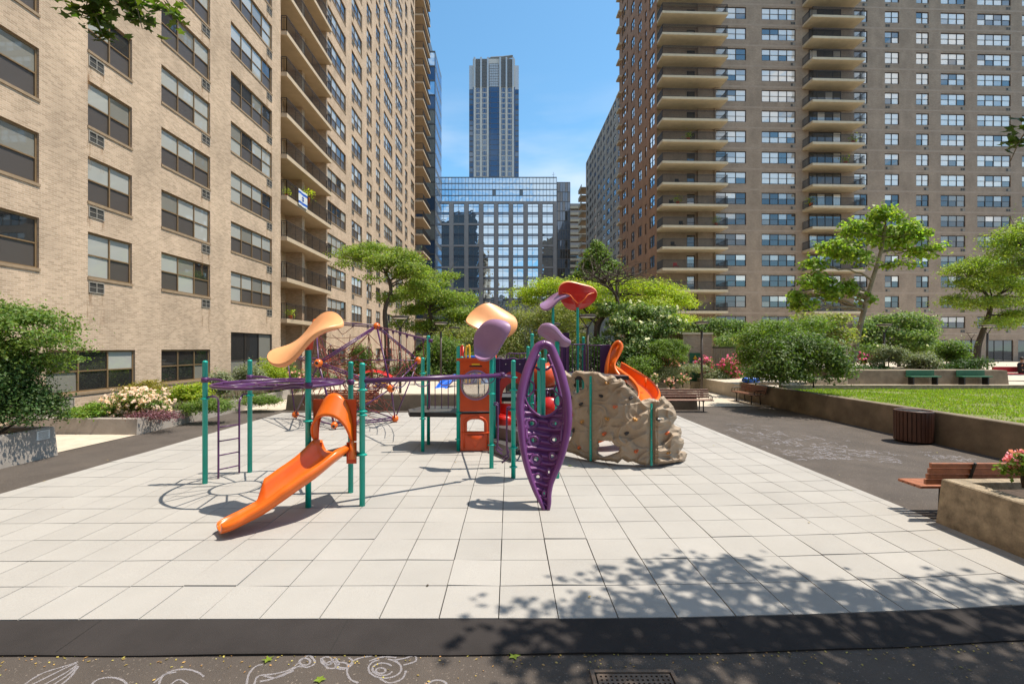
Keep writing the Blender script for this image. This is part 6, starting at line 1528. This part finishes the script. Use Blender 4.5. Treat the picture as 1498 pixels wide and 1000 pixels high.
tree('honey_locust_tree', 'tall locust crown entering from the right edge above the others', at(1535, 560, 33), [at(1532, 450, 33), at(1525, 400, 33)], [pb(1490, 350, 33, 36, 18), pb(1530, 335, 33, 40, 24), pb(1470, 372, 33, 26, 10), pb(1520, 390, 33, 40, 16), pb(1485, 395, 33, 24, 8)], 11000, .15, 'lf_loc', seed=11, flat=.5, r0=.25, spread=.3)
# shrubs behind the play structure
shrub('bushy mid green shrub behind the railing left of the bubble window', [pb(655, 520, 29, 34, 22), pb(625, 535, 29, 24, 18), pb(680, 540, 29, 26, 20), pb(645, 548, 28.5, 34, 16), pb(640, 505, 29.5, 20, 10)], 11000, .13, 'lf_mid', 20, name='shrub')
shrub('light olive green shrub mass above the dark bushes, centre left', [pb(690, 495, 33, 40, 16), pb(720, 505, 33, 40, 20), pb(660, 492, 33, 26, 10)], 9000, .14, 'lf_olive', 21)
shrub('dense olive shrub directly behind the peach canopy and climber', [pb(770, 480, 29.5, 36, 22), pb(810, 470, 29.5, 36, 24), pb(745, 510, 29, 34, 24), pb(790, 515, 29, 44, 26), pb(830, 500, 29.5, 36, 26)], 19000, .12, 'lf_olive', 22)
shrub('dark shaded bush low behind the main play structure', [pb(840, 535, 28, 44, 24), pb(890, 520, 28, 40, 28), pb(780, 548, 28, 50, 18), pb(700, 555, 28.5, 50, 14), pb(925, 535, 27, 34, 24)], 16000, .13, 'lf_dark', 23)
tree('dogwood_tree', 'cream-flowering dogwood between the spiral slide and brick shed', at(935, 560, 28), [at(935, 520, 28), at(938, 480, 28)], [pb(930, 460, 28.5, 30, 14), pb(965, 465, 28.5, 30, 16), pb(905, 480, 28, 28, 16), pb(950, 490, 28, 36, 18), pb(985, 480, 28.5, 22, 14), pb(920, 510, 27.5, 36, 18), pb(960, 512, 28, 26, 12), pb(890, 455, 28.8, 22, 12)], 17000, .15, 'lf_dog', seed=24, flowers=('fl_white', 330, .17), r0=.12, aspect=1.6)
shrub('neatly rounded bright green shrub in front of the brick shed', [pb(978, 517, 26, 30, 17, ry=1.3), pb(970, 512, 26, 22, 12, ry=1), pb(990, 520, 26, 18, 14, ry=1)], 12000, .075, 'lf_mid', 25, shell=.9, spread=.10, sub=60)
shrub('loose green foliage left of the rounded shrub', [pb(935, 540, 25, 22, 14), pb(955, 535, 25.3, 16, 12), pb(915, 545, 24.5, 18, 10)], 5000, .10, 'lf_mid', 26)
shrub('ivy-like hedge showing above the brick shed roof', [pb(1040, 482, 40, 26, 12), pb(1080, 485, 40, 30, 12), pb(1120, 484, 40, 30, 12), pb(1010, 480, 40, 22, 10), pb(1070, 505, 38, 26, 12)], 13000, .2, 'lf_dog', 27, name='hedge', cat='hedge')
shrub('big glossy dark green shrub on the left end of the lawn', [pb(1190, 525, 18.2, 38, 26, ry=1.5), pb(1150, 535, 18.4, 36, 22, ry=1.4), pb(1215, 540, 18, 24, 22, ry=1.2), pb(1120, 545, 18.8, 30, 18, ry=1.2), pb(1175, 512, 18.6, 36, 16, ry=1.2), pb(1200, 512, 18.4, 24, 12, ry=1), pb(1140, 515, 18.6, 34, 16, ry=1.2), pb(1165, 550, 18, 40, 14, ry=1.2)], 15500, .12, 'lf_shrub', 28, aspect=2.2)
shrub('lighter green bush spilling over the left end of the lawn wall', [pb(1110, 505, 20.5, 36, 20), pb(1095, 530, 20.5, 22, 16), pb(1140, 488, 20.5, 40, 18), pb(1175, 480, 20.8, 36, 14)], 9000, .10, 'lf_mid', 29)
tree('dogwood_tree', 'broad dark rounded dogwood right of the plane tree trunk', at(1315, 560, 33), [at(1315, 510, 33)], [pb(1315, 478, 33, 44, 18), pb(1275, 492, 33, 26, 16), pb(1350, 492, 33, 26, 18), pb(1310, 500, 32.5, 50, 18), pb(1290, 515, 32, 30, 12), pb(1345, 510, 32.5, 26, 12)], 15000, .17, 'lf_dog', seed=31, flowers=('fl_white', 90, .14), r0=.15)
shrub('fluffy grey-green bush left of the lamp post behind the lawn', [pb(1300, 522, 25, 22, 14)], 3600, .10, 'lf_grey', 32)
shrub('fluffy grey-green bush above the left green bench', [pb(1345, 532, 25, 24, 13)], 3800, .10, 'lf_grey', 33)
shrub('small round green shrub between the grey bush and the locust trunk', [pb(1385, 516, 26, 22, 14), pb(1400, 522, 26, 16, 10)], 4200, .11, 'lf_mid', 34)
shrub('dark green low bushes above the right green bench', [pb(1420, 536, 25, 30, 10), pb(1395, 540, 25, 26, 7), pb(1290, 541, 25, 20, 5), pb(1262, 540, 25, 24, 5)], 4500, .10, 'lf_dark', 35)
shrub('pink flowering bush beside the mottled plane trunk', [pb(1266, 527, 26, 9, 8)], 900, .08, 'lf_mid', 36, flowers=('fl_pink', 60, .12))
# roses before the shed
for i, (px, py, Y, rx, rz, fm, nf, lab) in enumerate([(1032, 537, 28, 13, 11, 'fl_pink', 110, 'deep pink rose bush left of the iron picket fence'), (1066, 540, 27.6, 17, 15, 'fl_pink', 170, 'large deep pink rose bush right of the iron picket fence'), (976, 531, 27, 18, 6, 'fl_coral', 120, 'rose bush with pale pink heads under the rounded shrub')]):
    shrub(lab, [pb(px, py, Y, rx, rz)], 2200, .075, 'lf_mid', 40+i, flowers=(fm, nf, .12), name='rose_bush', group=None, cat='rose bush')
shrub('soft grey-green perennials in the bed before the brick shed', [pb(1010, 543, 26.8, 26, 9), pb(970, 548, 26, 26, 9), pb(1045, 552, 27.5, 18, 8), pb(950, 552, 25.5, 18, 8)], 7000, .09, 'lf_grey', 44)
shrub('bright green edging plants behind the iron fence', [pb(1050, 550, 28.2, 20, 8), pb(1078, 552, 28.2, 12, 9)], 2500, .08, 'lf_jun', 45)
for i, (px, py, w, lab) in enumerate([(957, 557, 7, 'small pale pink rose, left of three in the concrete planter'), (981, 561, 6, 'small pale pink rose, middle of three in the concrete planter'), (999, 558, 9, 'small pale pink rose, right of three in the concrete planter')]):
    shrub(lab, [pb(px, py, 19.9, w, 7.5)], 420, .055, 'lf_mid', 50+i, flowers=('fl_coral' if i else 'fl_pale', 34, .07), name='rose_bush', cat='rose bush', sub=9)
# near right planter rose
rz_ = [(at(1494, 690, 6.3)), at(1484, 676, 6.3)]
shrub('pink rose with glossy leaves in the near right planter', [(tuple(at(1496, 690, 6.1)), (.22, .25, .15), 1), (tuple(at(1516, 684, 5.9)), (.24, .25, .2), 1)], 900, .055, 'lf_mid', 55, base=tuple(at(1500, 712, 6.1)), flowers=('fl_coral', 5, .05), name='rose_bush', cat='rose bush', aspect=1.5)
b_ = np.random.default_rng(5); Q = []
for (px, py, Y) in ((1478, 668, 6.1), (1472, 671, 6.1), (1484, 665, 6.15), (1494, 673, 6.0), (1490, 677, 6.0), (1482, 682, 6.1), (1497, 662, 6.0), (1503, 668, 6)): c = at(px, py, Y); Q += [tuple(c+Vector(b_.normal(0, .022, 3))) for _ in range(22)]
Q = np.array(Q); ro = leaf_mesh('rose_bloom', Q, np.tile([0, -.6, .6], (len(Q), 1)),   .045, M['fl_lpink'], None, tuple(Q[0]), 3, 1.1); tag(ro, 'pink rose blooms above the near right planter', 'rose')
# ---------------------------------------------------------------- left planting bed
shrub('leafy spreading shrub overhanging the left edge planter', [pb(35, 478, 10.6, 46, 26, 1, 1.2), pb(78, 503, 10.6, 32, 18, 1, .8), pb(10, 520, 10.4, 40, 30, 1, 1), pb(55, 535, 10.7, 36, 16, .7, .7), pb(-30, 480, 10, 60, 40, 1, 1.2), pb(98, 525, 10.8, 20, 9, .5, .4)], 12500, .075, 'lf_mid', 60, base=(-11.9, 10.2, .5), flat=.4, spread=.22, sub=22)
shrub('dark glossy shrub low in the left edge planter', [pb(35, 590, 10.5, 44, 34, 1, .7), pb(75, 600, 10.7, 26, 22, .7, .4), pb(-15, 580, 10.2, 50, 46, 1, 1), pb(20, 555, 10.4, 40, 24, 1, .8)], 15000, .065, 'lf_dark', 61, base=(-11.7, 10.0, .5))
def bedshrub(px0, px1, ytop, ybot, Y, n, size, lm, seed, label, **k):
    cxp, rx = (px0+px1)/2, (px1-px0)/2; return shrub(label, [pb(cxp, (ytop+ybot)/2, Y, rx*.8, (ybot-ytop)/2*.85, ry=rx*Y/FOC*.6), pb(cxp-rx*.4, (ytop+ybot*2)/3, Y, rx*.5, (ybot-ytop)/3, ry=.4), pb(cxp+rx*.4, (ytop+ybot*2)/3, Y, rx*.5, (ybot-ytop)/3, ry=.4)], n, size, lm, seed, **k)
bedshrub(100, 172, 588, 612, 14.2, 4200, .075, 'lf_jun', 62, 'spreading juniper at the near corner of the left bed', flat=.5)
bedshrub(165, 190, 580, 606, 15.2, 1600, .07, 'lf_jun', 63, 'small upright juniper tuft behind the pale roses', flat=.5)
bedshrub(157, 250, 572, 610, 14.6, 4200, .065, 'lf_mid', 64, 'wide pale pink rose mound in the left bed', flowers=('fl_pale', 620, .085), name='rose_bush', cat='rose bush')
bedshrub(180, 245, 558, 578, 16.5, 3200, .07, 'lf_rust', 65, 'rust-tinted green shrub behind the pale pink roses')
bedshrub(176, 270, 602, 613, 14.1, 1600, .05, 'lf_purp', 66, 'low purple-leaved ground plant at the bed edge')
bedshrub(245, 312, 562, 590, 17, 5200, .085, 'lf_loc2', 67, 'bright green leafy shrub in the middle of the left bed')
bedshrub(255, 345, 585, 604, 15.6, 4800, .06, 'lf_mid', 68, 'feathery low groundcover trailing over the left bed wall')
bedshrub(300, 345, 543, 580, 19, 3200, .08, 'lf_grey', 69, 'grey-green bush beneath the second ground floor window')
bedshrub(335, 392, 535, 575, 20.5, 4600, .08, 'lf_grey', 70, 'tall grey-green bush in front of the big dark window')
bedshrub(368, 425, 528, 575, 22, 5200, .09, 'lf_loc2', 71, 'bright rose-leaved shrub behind the left end post')
bedshrub(395, 455, 535, 580, 23.5, 4600, .09, 'lf_mid', 72, 'coral flowering rose bush below the orange canopy', flowers=('fl_coral', 130, .11), name='rose_bush', cat='rose bush')
bedshrub(440, 500, 540, 580, 25.5, 4000, .10, 'lf_dark', 73, 'dark rose bush with few coral blooms behind the net', flowers=('fl_coral', 60, .10), name='rose_bush', cat='rose bush')
bedshrub(345, 415, 578, 592, 18.5, 3600, .06, 'lf_mid', 74, 'trailing ivy groundcover hanging over the bed wall')
bedshrub(500, 552, 500, 585, 31, 6500, .13, 'lf_mid', 75, 'tall green shrub against the left building behind the net')
bedshrub(545, 640, 525, 580, 33, 8000, .13, 'lf_dark', 76, 'dark shrub group behind the lamp post and net')
# thin grass tufts in the left bed
b = MB().mat(M['lf_grey']); rt = random.Random(4)
for k in range(1500): x, y = rt.uniform(-15, -11.5), rt.uniform(14, 26); a = rt.uniform(0, 3.1); h_ = rt.uniform(.1, .45); b.add([(x-.012*math.cos(a), y-.012*math.sin(a), .33), (x+.012*math.cos(a), y+.012*math.sin(a), .33), (x+rt.gauss(0, .12), y+rt.gauss(0, .12), .33+h_)], ((0, 1, 2),))
o = b.build('bed_grass', uv=False); o['kind'] = 'stuff'

# ---------------------------------------------------------------- trees by the viewer: their hanging twigs and their shade
def lobed_leaves(name, P, size, m, parent, org, seed):
    rg = np.random.default_rng(seed); b = MB().mat(m)
    for p in P:
        p = Vector(p); nrm = Vector((rg.normal(0, .5), rg.normal(0, .5)-.3, 1)).normalized(); t = nrm.orthogonal().normalized(); a0 = rg.uniform(0, 6.28); s_ = nrm.cross(t); sz = size*rg.uniform(.6, 1.25)
        ring = []
        for k in range(10):
            lob = (1.0, .50, .92, .45, .72, .30, .72, .45, .92, .50)[k]; a = a0+k*2*math.pi/10; ring.append(p+(t*math.cos(a)+s_*math.sin(a))*sz*lob+nrm*sz*.12*rg.normal())
        b.add([p+nrm*sz*.08]+ring, [(0, k+1, (k+1) % 10+1) for k in range(10)])
    return b.build(name, parent, uv=False)
def near_tree(label, base, trunk, blobs, n, size, hang, seed):
    rg = np.random.default_rng(seed); base = Vector(base); root = empty('plane_tree', base, label, 'tree'); P, Nn, cs = clump_points(blobs, n, rg, .6, 20, .17, .4)
    P = np.array([p for p in P if p[1] < .3 or (lambda q: q[1] < -25 or q[0] < -25 or q[0] > 1523)(proj(p))])
    b = MB().mat(M['bark_lt'], True); tp = bez([base]+[Vector(p) for p in trunk], 4); k = len(tp); b.tube(tp, [.22*(1-.5*i/k) for i in range(k)], 10)
    for t in cs[::3]:
        if t[1] > .3 and not (proj(t)[1] < -25 or proj(t)[0] < -25 or proj(t)[0] > 1523): continue
        i = min(range(k//3, k), key=lambda i: (tp[i]-Vector(t)).length); limb(b, tp[i], t, .06, .012, rg)
    HP = []
    for (a, c, m) in hang:
        a, c = Vector(a), Vector(c); limb(b, tp[-1], a, .07, .018, rg); limb(b, a, c, .012, .004, rg)
        for _ in range(m): t = rg.random()**.8; HP.append(a.lerp(c, t)+Vector(rg.normal(0, 1, 3)*np.array([.16, .14, .10])*(1.1-.6*t)))
    b.build('trunk', root, uv=False)
    lobed_leaves('crown', list(P)+HP, size, M['lf_plane2'], root, base, seed)
M['lf_plane2'] = leafmat('plane_leaf_near', (.055, .085, .012), .5, .30)
Yh = 5.2
near_tree('plane tree beside the viewer with leaves hanging in at the top left', (-8.5, -1.5, -.03), [(-8.3, -1.2, 3), (-7.4, -.4, 5.5), (-6.6, .8, 7.5)], [((-7.5, .5, 8.5), (2.6, 2.4, 1.6), 1), ((-9.5, -.5, 8), (2.4, 2.2, 1.6), 1), ((-6.2, -2, 8.6), (2, 2, 1.4), 1)], 2600, .085,
          [(at(120, -40, Yh), at(150, 52, Yh), 80), (at(170, -50, Yh), at(118, 26, Yh), 70), (at(185, -40, Yh), at(208, 42, Yh), 55), (at(140, -40, Yh), at(190, 14, Yh), 60), (at(215, -30, Yh), at(262, 34, Yh), 34)], 81)
near_tree('plane tree beside the viewer that shades the lower right pavement', (8.8, .8, -.03), [(8.6, 1.4, 3), (7.6, 2.2, 5.4), (6.4, 3.2, 7.2)], [((5.2, 4.4, 7.6), (2.4, 1.1, .9), 1), ((6.8, 3.2, 8), (2.2, 1.6, 1.1), 1), ((4.0, 3.2, 7.4), (1.6, 1.1, .8), 1), ((7.8, 4.6, 7.9), (1.8, 1.1, .9), .8), ((3.4, 2.2, 7.2), (1.7, 1.2, .8), .8), ((6.6, 1.5, 7.6), (2.4, 1.2, .9), .8), ((5.6, 5.3, 8.3), (1.9, .8, .6), .6)], 4000, .095,
          [(at(1530, 160, 5), at(1478, 236, 5), 18), (at(1535, 185, 5), at(1494, 205, 5), 16)], 82)

# ---------------------------------------------------------------- balcony plants and flag
def pot_plant(p, s, label):
    p = Vector(p); root = empty('potted_plant', p, label, 'plant'); b = MB().mat(M['hold_r'], True); b.lathe([(.10*s, 0), (.14*s, .25*s), (.15*s, .27*s)], p, 10); b.build('pot', root)
    rg = np.random.default_rng(int(abs(p.x*31+p.z*7))); P = np.array(p)+np.array([0, 0, .45*s])+rg.normal(0, 1, (140, 3))*np.array([.17, .17, .16])*s; leaf_mesh('foliage', P, np.tile([0, 0, 1.], (140, 1)), .11*s, M['lf_loc2'], root, tuple(p), 5)
pot_plant((XL+.28, 31.0, FL0+.0), 1.0, 'small potted plant on the lowest left building balcony'); pot_plant((XL+.2, 33.7, FL0+3*F_+.55), 1.5, 'bushy balcony plant above the hung flag'); pot_plant((XL+.2, 30.6, FL0+3*F_), .8, 'little plant at the corner of the flag balcony')
b = MB().mat(M['lampgl']); fy0, fy1, fz0, fz1 = 31.7, 33.05, FL0+3*F_-.12, FL0+3*F_+1.0; fx = XL+.50
b.grid(lambda u, v: Vector((fx+.02*math.sin(u*9), fy0+(fy1-fy0)*u, fz0+(fz1-fz0)*v)), 12, 2); fl_ = MB()
b.mat(M['blue']); 
for z in (fz0+.14, fz1-.30): b.grid(lambda u, v: Vector((fx+.006+.02*math.sin(u*9), fy0+(fy1-fy0)*u, z+.16*v)), 12, 1)
cy, cz = (fy0+fy1)/2, (fz0+fz1)/2
for s in (1, -1): b.tube([(fx+.012+.02*math.sin(4.5), cy+.2*math.cos(R(90*s+120*k)), cz+.2*math.sin(R(90*s+120*k))) for k in range(3)], .02, 5, closed=True)
tag(b.build('flag', origin=(fx, cy, fz0)), 'white flag with blue stripes and star hung on a left building balcony', 'flag')
def bike(o_): pass
# furniture glimpsed on the balconies of the right tower
rf = random.Random(9)
words = ['lowest', 'second lowest', 'third lowest', 'fourth lowest', 'fifth lowest', 'sixth lowest', 'seventh lowest', 'eighth lowest', 'ninth lowest']
for k in (2, 3, 4, 5, 6, 7):
    z = FL0+F_*k+.02; u = 1.6+rf.random()*1.5; p = Vector(fr_(u, 1.0, z)); root = empty('balcony_chair', p, 'dark chair on the '+words[k]+' balcony of the left stack of the brown tower', 'chair', 'balcony chairs on the brown tower')
    m = M['iron'] if k != 3 else M['red']; b = MB().mat(m); b.box(p.x-.25, p.x+.25, p.y-.25, p.y+.25, z+.42, z+.46); b.build('seat', root); b = MB().mat(m); b.box(p.x-.25, p.x+.25, p.y+.22, p.y+.26, z+.46, z+.9); b.build('backrest', root)
    b = MB().mat(m)
    for sx in (-1, 1):
        for sy in (-1, 1): b.tube([(p.x+.23*sx, p.y+.23*sy, z), (p.x+.23*sx, p.y+.23*sy, z+.42)], .02, 4)
    b.build('legs', root)
    if k == 3: root['label'] = 'red chair on the fourth lowest balcony of the left stack of the brown tower'

for i, (k, px, lab) in enumerate(((2, 1180, 'on the third lowest balcony of the right stack'), (6, 1176, 'on the seventh lowest balcony of the right stack'), (8, 1225, 'on the ninth lowest balcony of the right stack'), (9, 1236, 'on the tenth lowest balcony of the right stack'), (6, 985, 'on the seventh lowest balcony of the left stack'), (9, 1000, 'on the tenth lowest balcony of the left stack'), (5, 1040, 'on the sixth lowest balcony of the left stack'))):
    pot_plant(fr_(upx(px), 1.4, FL0+F_*k+.02), 1.7, 'leafy potted plant '+lab)
# ---------------------------------------------------------------- people and blue bag at the edge of the lawn wall
def person(loc, rz, shirt, trousers, label, seat=.45):
    root = empty('person', loc, label, 'person', rz=rz); V_ = [(0, 0, seat+.08), (0, .0, seat+.30), (0, -.02, seat+.52), (0, -.03, seat+.60), (0, -.05, seat+.70), (0, -.05, seat+.82)]; Rr = [.14, .13, .15, .055, .085, .075]; E = [(0, 1), (1, 2), (2, 3), (3, 4), (4, 5)]
    def ad(p, r_, frm): V_.append(p); Rr.append(r_); E.append((frm, len(V_)-1)); return len(V_)-1
    for s in (-1, 1):
        h_ = ad((s*.10, -.05, seat+.06), .095, 0); k_ = ad((s*.13, -.45, seat+.07), .065, h_); a_ = ad((s*.13, -.47, .09), .042, k_); ad((s*.14, -.62, .035), .03, a_)
        sh = ad((s*.19, -.02, seat+.53), .06, 2); el = ad((s*.26, -.14, seat+.30), .042, sh); wr = ad((s*.15, -.34, seat+.20), .028, el); pa = ad((s*.13, -.40, seat+.18), .03, wr)
        for q in range(4): f1 = ad((s*(.10+.02*q), -.45, seat+.175), .010, pa); ad((s*(.10+.02*q), -.475-.006*(q % 2), seat+.155), .008, f1)
        ad((s*.085, -.40, seat+.185), .010, pa)
    me = bpy.data.meshes.new('body'); me.from_pydata(V_, E, []); me.materials.append(M['skin']); me.materials.append(shirt); o = bpy.data.objects.new('body', me); C.objects.link(o); o.parent = root
    md = o.modifiers.new('skin', 'SKIN'); sk = me.skin_vertices[0].data
    for i, r_ in enumerate(Rr): sk[i].radius = (r_, r_)
    sk[0].use_root = True; md.use_smooth_shade = True; md = o.modifiers.new('sub', 'SUBSURF'); md.levels = md.render_levels = 1
    hb_ = Vector((0, -.055, seat+.80)); b = MB().mat(M['hair'], True); b.ball(hb_+Vector((0, .025, .02)), .098, 12, 1.05); o = b.build('hair', None, origin=(0, 0, 0)); o.parent = root
    b = MB().mat(shirt, True); b.tube([(0, .0, seat+.05), (0, .0, seat+.28), (0, -.02, seat+.5), (0, -.025, seat+.585)], [.165, .155, .185, .08], 14)
    for s in (-1, 1): b.tube([(s*.15, -.02, seat+.54), (s*.20, -.03, seat+.52), (s*.265, -.14, seat+.30)], [.08, .075, .058], 10)
    o = b.build('shirt', None, origin=(0, 0, 0)); o.parent = root
    b = MB().mat(trousers, True)
    for s in (-1, 1): b.tube([(s*.07, .0, seat+.08), (s*.11, -.1, seat+.075), (s*.13, -.44, seat+.075), (s*.13, -.48, seat+.0), (s*.13, -.475, .13)], [.13, .115, .085, .08, .06], 10)
    o = b.build('trousers', None, origin=(0, 0, 0)); o.parent = root
    b = MB().mat(M['blackp'], True)
    for s in (-1, 1): b.tube([(s*.13, -.45, .05), (s*.135, -.56, .045), (s*.14, -.66, .035)], [.05, .05, .035], 8)
    o = b.build('shoes', None, origin=(0, 0, 0)); o.parent = root
M['skin'] = mat('skin', (.45, .25, .17), .5, var=.05); M['hair'] = mat('dark_hair', (.03, .02, .015), .6)
M['dkcloth'] = mat('dark_cloth', (.02, .02, .028), .85); M['redcloth'] = mat('red_cloth', (.35, .02, .03), .85); M['whcloth'] = mat('white_cloth', (.6, .58, .55), .85)
pz = at(1494, 0, 25.5); person((pz.x, 25.5, .70), R(70), M['dkcloth'], M['dkcloth'], 'seated person in dark clothes at the right edge beside a dark red bench')
bb = empty('bench', (pz.x-.4, 25.6, .7), 'dark red bench at the right edge behind the lawn', 'bench'); b = MB().mat(M['redcloth']); b.bevbox(pz.x-1.3, pz.x+.9, 25.35, 25.8, 1.08, 1.14, .01); b.build('seat', bb); b = MB().mat(M['redcloth']); b.bevbox(pz.x-1.3, pz.x+.9, 25.8, 25.85, 1.18, 1.5, .01); b.build('backrest', bb)
for s in (-1.1, .7): b = MB().mat(M['iron']); b.box(pz.x+s-.03, pz.x+s+.03, 25.4, 25.78, .7, 1.08); b.build('leg', bb)
p2_ = at(1094, 0, 25.3); person((p2_.x, 25.3, .35), R(20), M['dkcloth'], M['whcloth'], 'person in a dark top sitting behind the blue pack near the brick wall', .5)
b = MB().mat(M['blue'], True); q = at(1100, 556, 22.4); c = Vector((q.x, 22.5, .83))
def pack(u, v): th, ph = 2*math.pi*u, math.pi*v; return c+Vector((.42*math.copysign(abs(math.cos(th)*math.sin(ph))**.6, math.cos(th)*math.sin(ph)), .2*math.copysign(abs(math.sin(th)*math.sin(ph))**.6, math.sin(th)*math.sin(ph)), .14-.14*math.copysign(abs(math.cos(ph))**.6, math.cos(ph))))
b.grid(pack, 28, 14); b.mat(M['dkcloth'], True); b.tube([c+Vector((-.2, -.02, .27)), c+Vector((-.1, -.02, .36)), c+Vector((.1, -.02, .36)), c+Vector((.2, -.02, .27))], .015, 6)
for s in (-.2, .2): b.tube([c+Vector((s, -.205, .03)), c+Vector((s, -.21, .15)), c+Vector((s, -.12, .27))], .012, 5)
tag(b.build('duffel_bag', origin=c), 'blue duffel bag lying on the far end of the lawn wall', 'bag')
